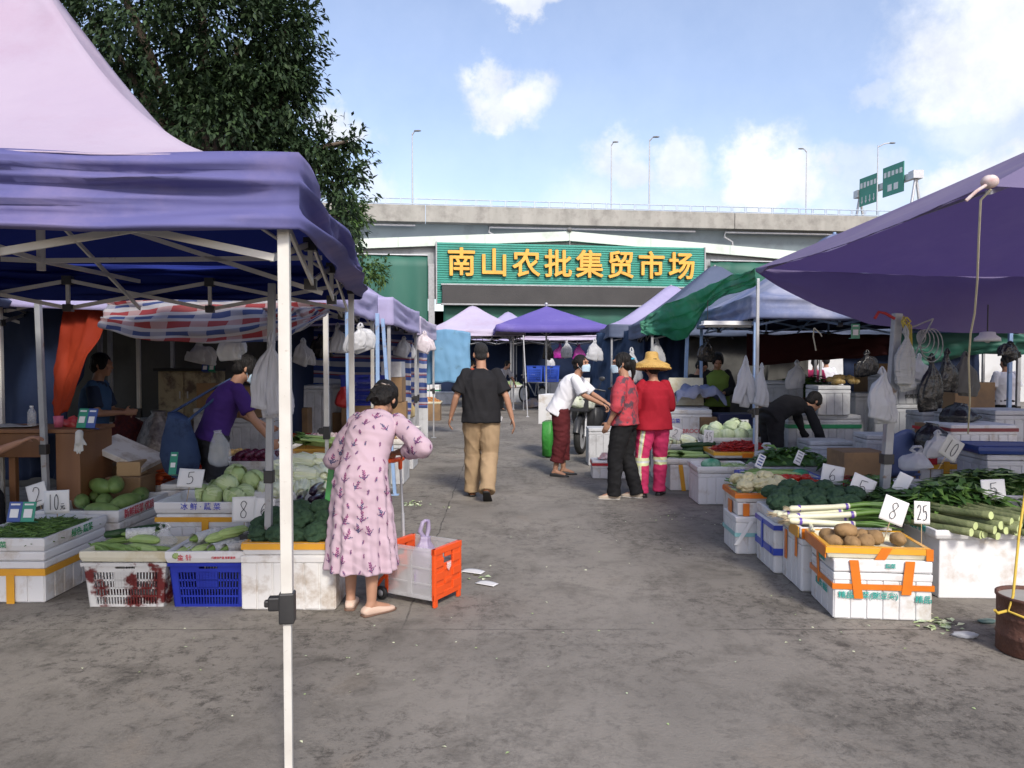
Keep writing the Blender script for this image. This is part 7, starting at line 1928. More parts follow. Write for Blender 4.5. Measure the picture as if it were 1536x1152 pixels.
 # ---------- clothes
 for gm in garments:
  kind = gm['kind']; fit = gm.get('fit', .012) * S
  b = MB()
  if kind in ('shirt', 'dress'):
   hem = gm.get('hem', .86) * S
   up = (P['chest'] - P['pel']).normalized()
   if kind == 'shirt':
    low = P['pel'] + (up * (hem - P['pel'].z) if abs(lean) < .9 else up * (hem - .93 * S))
    cs = [low, P['pel'] + up * .03 * S, P['pel'].lerp(P['chest'], .45), P['chest'], P['chest'].lerp(P['neck'], .5), P['neck'].lerp(P['chest'], .16), P['neck'] - (P['neck'] - P['chest']).normalized() * .012]
    fl = gm.get('flare', 1.1)
    rd = [((hw * g * S + fit) * fl, (.108 * S * g + fit) * fl), (hw * g * S + fit, .11 * S * g + fit), ((ww + .01) * S * g + fit, .108 * S * g + fit), (cw * S * g + fit, .115 * S * g + fit), (cw * S * 1.05 + fit, .1 * S + fit), (.115 * S, .075 * S), (.064 * S, .062 * S)]
    if (cs[0] - cs[1]).length < .01: cs.pop(1); rd.pop(1)
    x_ = [hx] * (len(cs) - 4) + [hx.lerp(sx, .8), sx, sx, sx]
    x_ = ([hx] * (len(cs) - 4)) + [sx] * 4
    b.loft(cs, rd, x_, n=28, p=2.3)
   else:
    cs, rd, x_ = [], [], []
    fw = gm.get('fw', .04)
    pts = [(hem, .235, .2), (.45 * S, .225, .19), (.7 * S, .205, .17)]
    for z, rx, ry in pts:
     cs.append(V((P['pel'].x, P['pel'].y + fw * (z - P['pel'].z) * -.3, z))); rd.append((rx * S * g, ry * S * g)); x_.append(hx)
    cs += [P['pel'] + V((0, 0, .0)), P['pel'].lerp(P['chest'], .5), P['chest'], P['chest'].lerp(P['neck'], .5), P['neck'].lerp(P['chest'], .14), P['neck']]
    rd += [((hw + .02) * S * g, .14 * S * g), ((ww + .02) * S * g, .125 * S * g), ((cw + .02) * S * g, .13 * S * g), ((cw + .022) * S * g, .115 * S * g), (.125 * S, .085 * S), (.066 * S, .064 * S)]
    x_ += [hx, hx, sx, sx, sx, sx]
    pl = gm.get('pleat', .05)
    b.loft(cs, rd, x_, n=80, p=2.1, fn=lambda t, a: 1 + pl * max(0, .5 - t) * 2 * (math.sin(a * 11 + 1.3 * math.sin(a * 3)) + .5 * math.sin(a * 19 + 2)))
   sl_ = gm.get('sleeve', .55); sw = gm.get('sw', .016) * S
   for s, c in ((-1, 'l'), (1, 'r')):
    sh, el, wr = P['sh' + c], P['el' + c], P['wr' + c]
    sh = sh + V((0, 0, -.012)) * S + (P['neck'] - sh) * .06; r0 = .047 * S * g + sw * .55
    b.ell(sh, (r0,) * 3, None, 14, 10)
    if sl_ <= 1:
     b.tube([sh, sh.lerp(el, sl_ * .5), sh.lerp(el, sl_)], [r0, .051 * S * g + sw * .9, .049 * S * g + sw * 1.2], 16)
    else:
     e2 = el.lerp(wr, sl_ - 1)
     b.tube([sh, sh.lerp(el, .5), el], [r0, .049 * S * g + sw, .046 * S + sw], 16); b.ell(el, (.046 * S + sw,) * 3, None, 14, 10)
     b.tube([el, el.lerp(e2, .5), el.lerp(e2, .8), e2], [.046 * S + sw, .043 * S + sw * 1.1, .04 * S + sw * 1.15, (.036 * S + sw * .8) * gm.get('cuff', 1)], 16)
   amp = gm.get('fold', .008)
  elif kind == 'trousers':
   up = (P['chest'] - P['pel']).normalized()
   b.loft([P['pel'] - V((0, 0, .1 * S)), P['pel'] - V((0, 0, .04 * S)), P['pel'] + up * .02 * S, P['pel'] + up * gm.get('rise', .045) * S], [(hw * g * S * .95, .12 * S * g), ((hw + .006) * S * g + fit, .122 * S * g + fit), (hw * S * g + fit * .4, .108 * S * g + fit * .4), ((ww + .004) * S * g, .098 * S * g)], hx, n=26, p=2.3)
   ln = gm.get('length', .06); lw = gm.get('lw', 1.0)
   for c in 'lr':
    hp_, kn, an = P['hp' + c], P['kn' + c], P['an' + c]
    d = (an - kn); cut = an + d.normalized() * (.085 - ln) * S if ln < .085 else kn.lerp(an, 1 - (ln - .085) * S / d.length)
    b.capsule(hp_ - V((0, 0, .0)), .098 * S * g + fit, hp_.lerp(kn, .5), .08 * S * g * (.5 + .5 * lw) + fit, 16)
    b.capsule(hp_.lerp(kn, .5), .08 * S * g * (.5 + .5 * lw) + fit, kn, .06 * S * lw + fit * 1.2, 16)
    b.tube([kn, kn.lerp(cut, .35) - V((0, .008 * S, 0)), kn.lerp(cut, .8), cut], [.06 * S * lw + fit * 1.2, .06 * S * lw + fit * 1.1, .052 * S * lw + fit, gm.get('hemr', .05) * S * lw + fit], 18)
   amp = gm.get('fold', .009)
  sd = gm.get('seed', 1)
  fz = gm.get('fz', 1.0)
  def dsp(co, amp=amp, sd=sd, fz=fz):
   z = co.z * 9
   n1 = nz(co.x * 5 + sd, co.y * 5, z * 1.3 * fz + co.x * 9)
   n2 = nz(co.x * 12 + sd, co.y * 12 + 3, co.z * 26 * fz + co.y * 14)
   return amp * (.9 * (1 - 2 * abs(n1)) * .6 + .45 * n2)
  ob = b.build(gm.get('name', kind), [gm['mat']] + list(gm.get('mats', [])), o, remesh=gm.get('vox', vox * .95), smooth=gm.get('smooth', 4), disp=dsp)
  if gm.get('post'): gm['post'](ob, P, S)
 # ---------- hair
 if hair:
  b = MB()
  hm_ = HAIRS if hair == 'crop' else HAIR
  if hair == 'crop':
   b.ell(hpt(0, -.018, .038), (.0765 * HS, .0945 * HS, .0885 * HS), hm, 26, 18); b.ell(hpt(0, -.05, -.022), (.063 * HS, .052 * HS, .052 * HS), hm, 20, 12)
  else:
   b.ell(hpt(0, -.022, .04), (.085 * HS, .1 * HS, .092 * HS), hm, 26, 18); b.ell(hpt(0, -.06, -.02), (.076 * HS, .062 * HS, .075 * HS), hm, 20, 12)
   for s in (-1, 1): b.ell(hpt(s * .066, .015, .01), (.022 * HS, .05 * HS, .06 * HS), hm, 14, 10)
  if hair == 'ponytail':
   b.capsule(hpt(0, -.105, .05), .028 * HS, hpt(0, -.135, .0), .034 * HS); b.capsule(hpt(0, -.135, .0), .034 * HS, hpt(.01, -.13, -.12), .026 * HS); b.capsule(hpt(.01, -.13, -.12), .026 * HS, hpt(.012, -.115, -.2), .01 * HS)
  if hair == 'bun':
   b.ell(hpt(0, -.115, .03), (.045 * HS, .04 * HS, .042 * HS), hm, 16, 12)
  if hair == 'messy':
   rr = random.Random(4)
   b.ell(hpt(0, -.03, .045), (.096 * HS, .112 * HS, .098 * HS), hm, 24, 16)
   b.ell(hpt(0, -.085, -.045), (.088 * HS, .06 * HS, .075 * HS), hm, 20, 12)
   for i in range(16):
    a = rr.uniform(-1.2, 1.2); p0 = hpt(.08 * math.sin(a), -.085 - .03 * math.cos(a), rr.uniform(-.06, .03)); p1 = p0 + (hm @ V((rr.uniform(-.03, .03), rr.uniform(-.05, -.005), rr.uniform(-.1, -.05)))) * HS
    b.capsule(p0, .02 * HS, p1, .007 * HS, 8)
  ho = b.build('hair', hm_, o, remesh=max(.006, vox * .8), smooth=2, disp=lambda co: .003 * nz(co.x * 60, co.y * 60, co.z * 14) + (.004 * nz(co.x * 130, co.y * 130, co.z * 20) if hair != 'crop' else 0))
  if hair == 'ponytail':
   b = MB(); b.lathe(hpt(0, -.122, .045), [(.024 * HS, -.012), (.036 * HS, 0), (.024 * HS, .012)], 12, 0, hm); b.build('hair_tie', M('teal_hair_tie', (.03, .3, .45), None, 5, .5), ho)
 if mask:
  b = MB()
  def mf(s, t):
   a = (s - .5) * 2.3; z = -.02 - .085 * t
   r_ = .0 + .075 + .045 * math.cos(a) ** 2 * (1 - .5 * abs(t - .35)) 
   return hpt(.076 * math.sin(a) * (1 - .12 * t), r_ * math.cos(a) * 1.02 + .006, z + .012 * math.cos(a * 1.4) * (1 - 2 * t) * .6)
  b.grid(mf, 16, 10); mo = b.build('face_mask', MASK, o, solid=.002)
  b = MB()
  for s in (-1, 1):
   for z in (-.03, -.085): b.tube([hpt(s * .068, .04, z), hpt(s * .08, .0, -.02 if z > -.05 else -.03), hpt(s * .078, -.02, .0)], .0018, 5)
  b.build('ear_loop', MASK, mo)
 if face:
  for s in (-1, 1):
   b = MB(); b.ell(hpt(s * .031, .083, .006), (.012 * HS, .007 * HS, .005 * HS), hm, 10, 8); b.build('eye', EYE, o)
   b = MB(); b.capsule(hpt(s * .015, .094, .026), .003 * HS, hpt(s * .048, .08, .027), .002 * HS, 6); b.build('eyebrow', HAIR, o)
 o['_x'] = 0
 del o['_x']
 return o, P, S, hpt, hm, fr
def wl(o, p):   # world position of a point local to the person
 return Matrix.Translation(o.location) @ Matrix.Rotation(o.rotation_euler.z, 4, 'Z') @ V(p)
# ---- woman in the floral dress
M_dress = cloth('pale_pink_dress_cloth', (.5, .375, .43), (.45, .33, .385), 3)
M_spr1 = cloth('plum_print', (.16, .035, .13), (.22, .06, .15), 30); M_spr2 = cloth('slate_print', (.07, .07, .15), (.1, .1, .18), 30); M_spr3 = cloth('rose_print', (.36, .1, .2), (.3, .08, .2), 30)
def sprigs(ob, P, S):
 me = ob.data; rr = random.Random(12)
 me.materials.append(M_spr1); me.materials.append(M_spr2); me.materials.append(M_spr3)
 polys = [(p.center.copy(), p.normal.copy(), p.area) for p in me.polygons]
 pts = []; tries = 0
 while len(pts) < 420 and tries < 9000:
  tries += 1; c, n, a = rr.choice(polys)
  if abs(n.z) > .8: continue
  if all((c - q[0]).length > .066 for q in pts): pts.append((c, n))
 # put the petals into the same mesh, a millimetre or two over the cloth
 from mathutils.kdtree import KDTree
 kd = KDTree(len(me.vertices))
 for i, v in enumerate(me.vertices): kd.insert(v.co, i)
 kd.balance()
 nrm = [v.normal.copy() for v in me.vertices]; cos_ = [v.co.copy() for v in me.vertices]
 def snap(p):
  c, i, d = kd.find(p); n = nrm[i]
  return p - n * (p - cos_[i]).dot(n) + n * .0028
 vs, fs, mi = [], [], []
 def petal(p, d, l, w, m, n):
  sd = n.cross(d).normalized(); k = len(vs)
  q = [p, p + d * l * .35 + sd * w * .5, p + d * l * .75 + sd * w * .35, p + d * l, p + d * l * .75 - sd * w * .35, p + d * l * .35 - sd * w * .5]
  vs.extend(snap(x) for x in q); fs.append([k + j for j in range(6)]); mi.append(m)
 for c, n in pts:
  n = n.normalized(); up = V((0, 0, 1)) - n * n.z
  if up.length < .1: continue
  up.normalize(); sd = n.cross(up)
  ang = rr.uniform(-.5, .5); u = up * math.cos(ang) + sd * math.sin(ang); s_ = n.cross(u)
  big = rr.random() < .5; sc = (.85 if big else .55) * rr.uniform(.85, 1.15); base = rr.choice([1, 1, 2])
  l = .06 * sc
  petal(c - u * l * .6, u, l * 1.3, .005, 2, n)
  for k in range(9 if big else 6):
   f = k / 8; side = -1 if k % 2 else 1
   pp = c - u * l * .35 + u * l * 1.0 * f
   petal(pp, (u * .75 + s_ * side * (.8 - .4 * f)).normalized(), .02 * sc * rr.uniform(.7, 1.2), .0095 * sc, rr.choice([base, base, 3, 1]), n)
  if big:
   for side in (-1, 1):
    pp = c - u * l * .25; dd = (u * .6 + s_ * side * .8).normalized()
    petal(pp, dd, .04 * sc, .005, 2, n)
    for k in range(3): petal(pp + dd * .012 * (k + 1) * sc, (dd + s_ * .6 * (1 if k % 2 else -1)).normalized(), .014 * sc, .007 * sc, rr.choice([1, 2, 3]), n)
 n0 = len(me.vertices)
 bm = bmesh.new(); bm.from_mesh(me)
 nv = [bm.verts.new(v) for v in vs]
 for f, m in zip(fs, mi):
  fc = bm.faces.new([nv[i] for i in f]); fc.material_index = m; fc.smooth = True
  fc.normal_update()
  if fc.normal.dot(nrm[kd.find(fc.calc_center_median())[1]]) < 0: fc.normal_flip()
 bm.to_mesh(me); bm.free()
dl = gp(543, 916)
_cp, _cq = gp(650, 913), gp(690, 893); _a = math.atan2(_cq.y - _cp.y, _cq.x - _cp.x) - PI / 2
HW = _cp + Matrix.Rotation(_a, 3, 'Z') @ V((-.42, .1, .885))
def dloc(p): return (Matrix.Rotation(R(15), 3, 'Z') @ (V(p) - dl)) * (1.7 / 1.53)
dress, PD, SD, hptD, hmD, frD = person('woman in a pale pink floral dress stooping over a folding cart', (dl.x + .0, dl.y, 0), R(-15), H=1.53, lean=R(37), hp=R(26), hy=R(6), girth=1.02, skin=SKIN,
 J=dict(elr=dloc(at(634, 672, 4.62)), wrr=dloc(HW + V((.06, -.03, .06))), ell=(-.32, .2, 1.0), wrl=(-.14, .4, .96), anl=(-.1, .03, .085), anr=(.1, -.06, .085), knl=(-.09, .04, .49), knr=(.1, -.02, .49)),
 garments=[dict(kind='dress', name='dress', mat=M_dress, hem=.3, sleeve=1.62, sw=.019, cuff=.9, fold=.012, pleat=.085, fw=.0, post=sprigs, seed=5, smooth=3)],
 hair='messy', shoes='boat', shoe_mat=cloth('beige_shoe_leather', (.6, .45, .36), (.55, .4, .31), 8, rough=.5), vox=.007, curl=(.8, 1.1), feet=dict(r=(R(-32), 0), l=(R(20), 0)), handn=dict(r=(0, -.2, -1), l=(0, 0, -1)))
b = MB(); b.capsule(hptD(-.05, -.128, .03), .008, hptD(.05, -.128, .035), .008, 8); b.capsule(hptD(.0, -.14, .035), .009, hptD(.055, -.12, .035), .006, 8)
b.build('hair_clip', M('dark_metal_clip', (.12, .1, .09), None, 6, .3, metal=.6), dress)
# ---- man in the black T-shirt
ml = gp(722, 748)
man, PM, SM, hptM, hmM, frM = person('man in a black T-shirt and khaki trousers walking away', (ml.x, ml.y, 0), R(3), H=1.74, male=True, girth=1.06, lean=R(2), hp=R(4), hy=R(4),
 J=dict(ell=(-.27, -.03, 1.12), wrl=(-.33, .05, .9), elr=(.27, -.06, 1.12), wrr=(.335, -.04, .88), knl=(-.09, .13, .5), anl=(-.1, .16, .1), knr=(.09, .03, .49), anr=(.06, -.22, .15)),
 garments=[dict(kind='trousers', mat=cloth('khaki_cotton', (.36, .26, .155), (.31, .22, .13), 5), fit=.016, lw=1.2, hemr=.058, length=.045, fold=.015, fz=.55, seed=3),
   dict(kind='shirt', mat=cloth('black_cotton', (.012, .012, .014), (.018, .018, .02), 5), hem=.84, sleeve=.82, sw=.022, fit=.03, fold=.02, fz=.35, seed=2)],
 hair='crop', shoes='low', shoe_mat=cloth('brown_leather', (.15, .06, .028), (.11, .045, .02), 6, rough=.45), curl=(.45, .35), feet=dict(l=(R(6), R(8)), r=(R(-8), R(-38))))
b = MB(); kp = V((.175, -.02, .93)) * SM
b.tube([kp + V((.012, 0, .03)), kp + V((.03, 0, .015)), kp + V((.03, 0, -.02)), kp + V((.012, -.0, -.02))], .004, 6)
for k in range(4): b.box(kp + V((.03 + .006 * k, -.005 * k, -.05 - .008 * (k % 2))), (.008, .004, .05), Matrix.Rotation(.25 * k - .4, 3, 'Y'))
b.build('key_bunch', M_galv, man)
# ---- woman in the white shirt
wlc = gp(843, 713)
wht, PW, SW, hptW, hmW, frW = person('masked woman in a white shirt and maroon trousers leaning over to hand something', (wlc.x - .02, wlc.y, 0), R(-100), H=1.68, lean=R(30), hp=R(-22), hy=R(-28), skin=SKIN, face=True, mask=True,
 J=dict(pel=(0, -.02, .93), elr=(.21, .33, 1.1), wrr=(.13, .56, .985), ell=(-.17, .42, 1.1), wrl=(-.08, .6, 1.0), anl=(-.08, .03, .085), anr=(.1, -.06, .085)),
 garments=[dict(kind='trousers', mat=cloth('maroon_trouser_cloth', (.1, .018, .02), (.075, .013, .016), 6), fit=.02, lw=1.25, hemr=.058, length=.2, fold=.012, seed=7),
   dict(kind='shirt', mat=cloth('white_shirt_cloth', (.68, .68, .7), (.62, .63, .66), 5), hem=.83, sleeve=.9, sw=.022, fit=.028, fold=.014, fz=.4, seed=8)],
 hair='bun', shoes='low', shoe_mat=M_blackpl, curl=(.6, .9), handn=dict(r=(0, 0, -1), l=(0, 0, -1)), feet=dict(l=(R(10), 0), r=(R(-12), 0)))
# ---- woman in the patterned red top
M_redpat = M('red_knit_with_grey_veins', (.42, .045, .06), (.36, .035, .05), 5, .85, dirt=(.09, .045, .06), dscale=11, dlo=.53, dhi=.58, bump=.2, bscale=200, bdist=.003)
rl = gp(935, 748)
red, PR, SR, hptR, hmR, frR = person('woman in a red patterned top and black trousers standing side-on with a ponytail', (rl.x + .01, rl.y, 0), R(68), H=1.63, lean=R(2), hp=R(2), hy=R(12), girth=1.12, face=True, mask=True,
 J=dict(ell=(-.25, .02, 1.1), wrl=(-.22, .13, .9), anl=(-.09, .1, .085), anr=(.1, -.12, .085), knl=(-.09, .09, .49), knr=(.09, .0, .49)),
 garments=[dict(kind='trousers', mat=cloth('black_trouser_cloth', (.01, .01, .011), (.016, .016, .017), 6), fit=.014, lw=1.15, hemr=.058, length=.05, fold=.012, seed=9),
   dict(kind='shirt', mat=M_redpat, hem=.87, sleeve=1.3, sw=.026, fit=.026, fold=.012, seed=10)],
 hair='ponytail', shoes='sneaker', shoe_mat=cloth('beige_sneaker', (.5, .42, .33), (.42, .35, .27), 10), curl=(.4, .7), feet=dict(l=(R(12), 0), r=(R(-6), 0)))
# ---- woman in the bamboo hat
M_pinkt = cloth('hot_pink_trouser_cloth', (.56, .04, .13), (.5, .035, .11), 5); M_refl = M('yellow_reflective_tape', (.62, .66, .3), (.66, .68, .42), 20, .4); M_reflw = M('silver_reflective_tape', (.6, .62, .6), None, 20, .35)
def stripes(ob, P, S):
 me = ob.data; me.materials.append(M_refl); me.materials.append(M_reflw)
 for p in me.polygons:
  c = p.center / S
  d = abs(c.z - .43)
  out = abs(c.x) > .5
  for k, s in (('l', -1), ('r', 1)):
   if c.x * s < .0: continue
   hp_, kn, an = P['hp' + k] / S, P['kn' + k] / S, P['an' + k] / S
   ax = hp_.lerp(kn, (hp_.z - c.z) / (hp_.z - kn.z)) if c.z > kn.z else kn.lerp(an, (kn.z - c.z) / (kn.z - an.z))
   a = math.atan2((c.x - ax.x) * s, -(c.y - ax.y))    # 0 at the back, pi/2 at the outside
   if abs(a - (.75 if k == 'l' else 1.3)) < .26 and c.z < .86: p.material_index = 1 if abs(a - (.75 if k == 'l' else 1.3)) > .1 else 2
  if d < .045 and c.z < .6: p.material_index = 1 if d > .014 else 2
hl = gp(980, 744)
hat, PH_, SH, hptH, hmH, frH = person('woman in a bamboo hat, red top and pink trousers with reflective stripes seen from behind', (hl.x, hl.y, 0), R(14), H=1.58, lean=R(3), hp=R(10), girth=1.08,
 J=dict(ell=(-.235, .03, 1.1), wrl=(-.1, .2, 1.06), elr=(.235, .03, 1.1), wrr=(.1, .2, 1.06), anl=(-.16, -.02, .085), anr=(.1, .05, .085), knl=(-.14, .03, .49), knr=(.115, .06, .49)),
 garments=[dict(kind='trousers', mat=M_pinkt, fit=.012, lw=1.12, hemr=.06, length=.05, fold=.012, seed=11, post=stripes, vox=.0055),
   dict(kind='shirt', mat=cloth('crimson_jersey', (.32, .012, .025), (.27, .01, .02), 5), hem=.82, sleeve=1.95, sw=.022, fit=.036, fold=.016, fz=.4, seed=12)],
 hair='bob', shoes='low', shoe_mat=M_blackpl, curl=(.6, .6), feet=dict(l=(R(15), 0), r=(R(-40), 0)), handn=dict(l=(0, -1, 0), r=(0, -1, 0)))
M_bamboo = M('woven_bamboo', (.56, .36, .1), (.44, .26, .06), 24, .6, bump=.6, bscale=70, stretch=(1, 1, 2))
b = MB(); hc_ = hptH(0, -.005, .06)
b.lathe((0, 0, 0), [(.17, -.085), (.205, -.07), (.215, -.055), (.208, -.045), (.205, -.02), (.17, .0), (.105, .026), (.084, .042), (.077, .065), (.073, .105), (.066, .121), (.05, .129), (.001, .13), (.001, .12), (.05, .118), (.06, .08), (.075, .045), (.11, .018), (.165, -.012), (.192, -.05), (.165, -.08), (.17, -.085)], 48)
ho = b.build('bamboo_hat', M_bamboo, hat, loc=hc_, rz=(R(-4), R(2), 0))
b = MB()
for k in range(60):
 a = k * PI / 30; b.ell((.212 * math.cos(a), .212 * math.sin(a), -.062), (.011, .011, .013), None, 6, 4)
b.build('hat_rim', M_bamboo, ho)
# ---- bending shopper in purple with a blue shoulder bag
pl_ = V((xat(318, 6.55), 6.55, 0))
pur, PP, SP, hptP, hmP, frP = person('woman in a purple top bending over the left stall with a blue shoulder bag', tuple(pl_), R(-58), H=1.66, lean=R(26), hp=R(10), hy=R(-4), mask=True,
 J=dict(elr=(.24, .3, 1.06), wrr=(.2, .46, .86), ell=(-.2, .3, 1.08), wrl=(-.12, .48, .98)),
 garments=[dict(kind='trousers', mat=cloth('charcoal_trouser_cloth', (.035, .036, .042), (.028, .029, .034), 6), fit=.018, lw=1.1, length=.06, fold=.012, seed=13),
   dict(kind='shirt', mat=cloth('violet_jersey', (.055, .022, .15), (.045, .018, .12), 5), hem=.86, sleeve=.75, sw=.018, fit=.02, fold=.01, seed=14)],
 hair='bun', shoes='sneaker', shoe_mat=M_dark, curl=(.6, 1.1))
M_denim = cloth('blue_denim', (.035, .06, .13), (.05, .08, .16), 6, dirt=(.02, .03, .07), dscale=7)
bg_ = wl(pur, V((.05, -.27, .9)))
b = MB(); b.loft([(0, 0, t * .52 - .1) for t in (0, .05, .3, .6, .9, 1)], [(.15, .08), (.2, .11), (.21, .13), (.19, .1), (.15, .06), (.14, .05)], n=36, p=2.6, fn=lambda t, a: 1 + .06 * math.sin(a * 4 + t * 5) + .05 * nz(a * 3, t * 6, 2))
o = b.build('shoulder_bag', M_denim); o.location = bg_ - V((0, 0, .22)); o.rotation_euler = (R(8), R(14), R(-40)); tag(o, 'big dark blue cloth shoulder bag hanging from the purple-topped woman', 'bag')
b = MB(); sh_ = o.matrix_basis.inverted() @ (wl(pur, PP['shl'] + V((.03, 0, .075))))
b.tube([(-.13, 0, .41), sh_ * .6 + V((-.05, 0, .17)), sh_, sh_ * .6 + V((.06, .06, .17)), (.13, .0, .41)], .012, 8); b.build('strap', M_denim, o)
hw_ = wl(pur, frP['r'][0] + frP['r'][1] * .09)
bag('plastic_bag', 'pale plastic bag held by the purple-topped woman', hw_ - V((0, 0, .3)), .12, .22, M('pale_blue_bag', (.55, .58, .66), (.45, .48, .58), 6, .35, trans=.3, bump=.6, bscale=20), 11)
# ---- dim figures
dk = cloth('dark_cloth', (.012, .012, .014), (.02, .02, .022), 5)
nav = cloth('navy_cloth', (.02, .03, .06), (.028, .04, .075), 5)
apr = cloth('blue_apron_cloth', (.04, .09, .18), (.05, .1, .2), 5)
person('dim stallholder in a blue apron standing behind the red tarp strip', (xat(138, 7.5), 7.5, 0), R(-80), H=1.62, lean=R(8), J=dict(elr=(.22, .12, 1.08), wrr=(.1, .33, 1.08), ell=(-.22, .12, 1.08), wrl=(-.08, .33, 1.08)), vox=.011,
 garments=[dict(kind='trousers', mat=dk, fit=.02, seed=15), dict(kind='shirt', mat=nav, hem=.8, sleeve=.8, fit=.02, seed=16), dict(kind='shirt', name='apron', mat=apr, hem=.55, sleeve=.05, fit=.03, flare=1.15, seed=17)], hair='short')
person('seated stallholder in black at the left edge resting a hand on the desk', (-4.42, 5.62, -.42), R(-52), H=1.68, male=True, lean=R(12), J=dict(hpl=(-.085, .0, .89), knl=(-.14, .42, .92), anl=(-.14, .46, .53), hpr=(.085, 0, .89), knr=(.14, .42, .92), anr=(.14, .46, .53), elr=(.3, .34, 1.25), wrr=(.33, .6, 1.36)), vox=.01,
 garments=[dict(kind='trousers', mat=dk, fit=.02, seed=18), dict(kind='shirt', mat=dk, hem=.86, sleeve=1.3, fit=.02, seed=19)], hair='short', curl=(.5, .5), handn=dict(r=(0, 0, -1)))
o = empty('stool', 'dark plastic stool under the seated stallholder', 'stool', (-4.42, 5.62, 0), R(-52))
b = MB(); b.cyl((0, 0, .37), (0, 0, .4), .17, n=18); b.build('seat', M_dark, o)
for k in range(4):
 a = k * PI / 2 + .78; b = MB(); b.bar((.18 * math.cos(a), .18 * math.sin(a), 0), (.13 * math.cos(a), .13 * math.sin(a), .37), .03); b.build('leg', M_dark, o)
person('dark figure with bowed head standing under the washed blue canopy, left of the green vest', (xat(1043, 11.9), 11.9, 0), R(-150), H=1.6, lean=R(10), hp=R(25), vox=.012, J=dict(elr=(.22, .1, 1.1), wrr=(.08, .26, 1.05), ell=(-.22, .1, 1.1), wrl=(-.08, .26, 1.05)),
 garments=[dict(kind='trousers', mat=dk, fit=.02, seed=20), dict(kind='shirt', mat=dk, hem=.84, sleeve=1.7, fit=.022, seed=21)], hair='bob')
person('stallholder in a yellow-green vest looking down in the shade', (xat(1076, 11.7), 11.7, 0), R(170), H=1.68, male=True, hp=R(30), vox=.012, face=True, J=dict(elr=(.23, .06, 1.1), wrr=(.06, .24, 1.05), ell=(-.23, .06, 1.1), wrl=(-.06, .24, 1.05)),
 garments=[dict(kind='trousers', mat=dk, fit=.02, seed=22), dict(kind='shirt', mat=dk, hem=.86, sleeve=1.8, fit=.014, seed=23), dict(kind='shirt', name='vest', mat=cloth('dull_hi_vis_green', (.16, .24, .05), (.13, .2, .04), 5), hem=.84, sleeve=.06, fit=.028, sw=.005, seed=24)], hair='short')
person('stallholder all in black bent double over the goods on the right', (xat(1158, 9.15), 9.15, 0), R(-78), H=1.6, lean=R(80), hp=R(-15), vox=.01, J=dict(elr=(.2, .55, .72), wrr=(.14, .66, .5), ell=(-.2, .55, .72), wrl=(-.12, .66, .5)),
 garments=[dict(kind='trousers', mat=dk, fit=.02, length=.05, seed=25), dict(kind='shirt', mat=dk, hem=.86, sleeve=1.5, fit=.024, seed=26)], hair='short', shoes='low')
person('passer-by in a white T-shirt walking away in the daylight at the right edge', (xat(1508, 13.0), 13.0, 0), R(-6), H=1.62, male=True, vox=.011, girth=1.1, garments=[dict(kind='trousers', mat=dk, fit=.02, seed=27), dict(kind='shirt', mat=cloth('white_tshirt_cloth', (.7, .7, .74), (.64, .64, .68), 5), hem=.82, sleeve=.85, sw=.02, fit=.02, seed=28)], hair='crop')
pk = cloth('rose_pink_cloth', (.5, .05, .14), (.44, .04, .12), 5); jean = cloth('pale_jean_cloth', (.2, .3, .45), (.16, .25, .4), 6)
person('distant passer-by in dark top and pale jeans seen through the right stalls', (xat(1206, 15.6), 16.4, 0), R(10), H=1.64, vox=.014, garments=[dict(kind='trousers', mat=jean, fit=.015, seed=29), dict(kind='shirt', mat=pk, hem=.84, sleeve=1.5, seed=30)], hair='bob')
person('distant passer-by in a rose pink jacket seen through the right stalls', (xat(1222, 17.0), 17.0, 0), R(-20), H=1.6, vox=.014, garments=[dict(kind='trousers', mat=dk, fit=.015, seed=31), dict(kind='shirt', mat=pk, hem=.8, sleeve=1.9, seed=32)], hair='bob')
person('distant passer-by in a white shirt seen through the right stalls', (xat(1239, 17.4), 17.4, 0), R(-12), H=1.66, male=True, vox=.014, garments=[dict(kind='trousers', mat=dk, fit=.015, seed=33), dict(kind='shirt', mat=cloth('white_tshirt_cloth', (.7, .7, .74)), hem=.84, sleeve=.8, seed=34)], hair='short')
person('far stallholder in grey leaning over vegetables behind the walking man', (xat(750, 23), 23, 0), R(-130), H=1.6, lean=R(30), vox=.014, J=dict(elr=(.22, .35, 1.05), wrr=(.16, .5, .85), ell=(-.22, .35, 1.05), wrl=(-.16, .5, .85)), garments=[dict(kind='trousers', mat=dk, seed=35), dict(kind='shirt', mat=cloth('pale_grey_cloth', (.42, .42, .45)), hem=.84, sleeve=.8, seed=36)], hair='short')
person('far figure in an orange red top half hidden left of the walking man', (xat(704, 24), 24, 0), R(-60), H=1.55, lean=R(12), vox=.014, garments=[dict(kind='trousers', mat=dk, seed=37), dict(kind='shirt', mat=cloth('orange_red_cloth', (.5, .07, .03)), hem=.8, sleeve=1.7, seed=38)], hair='bob')
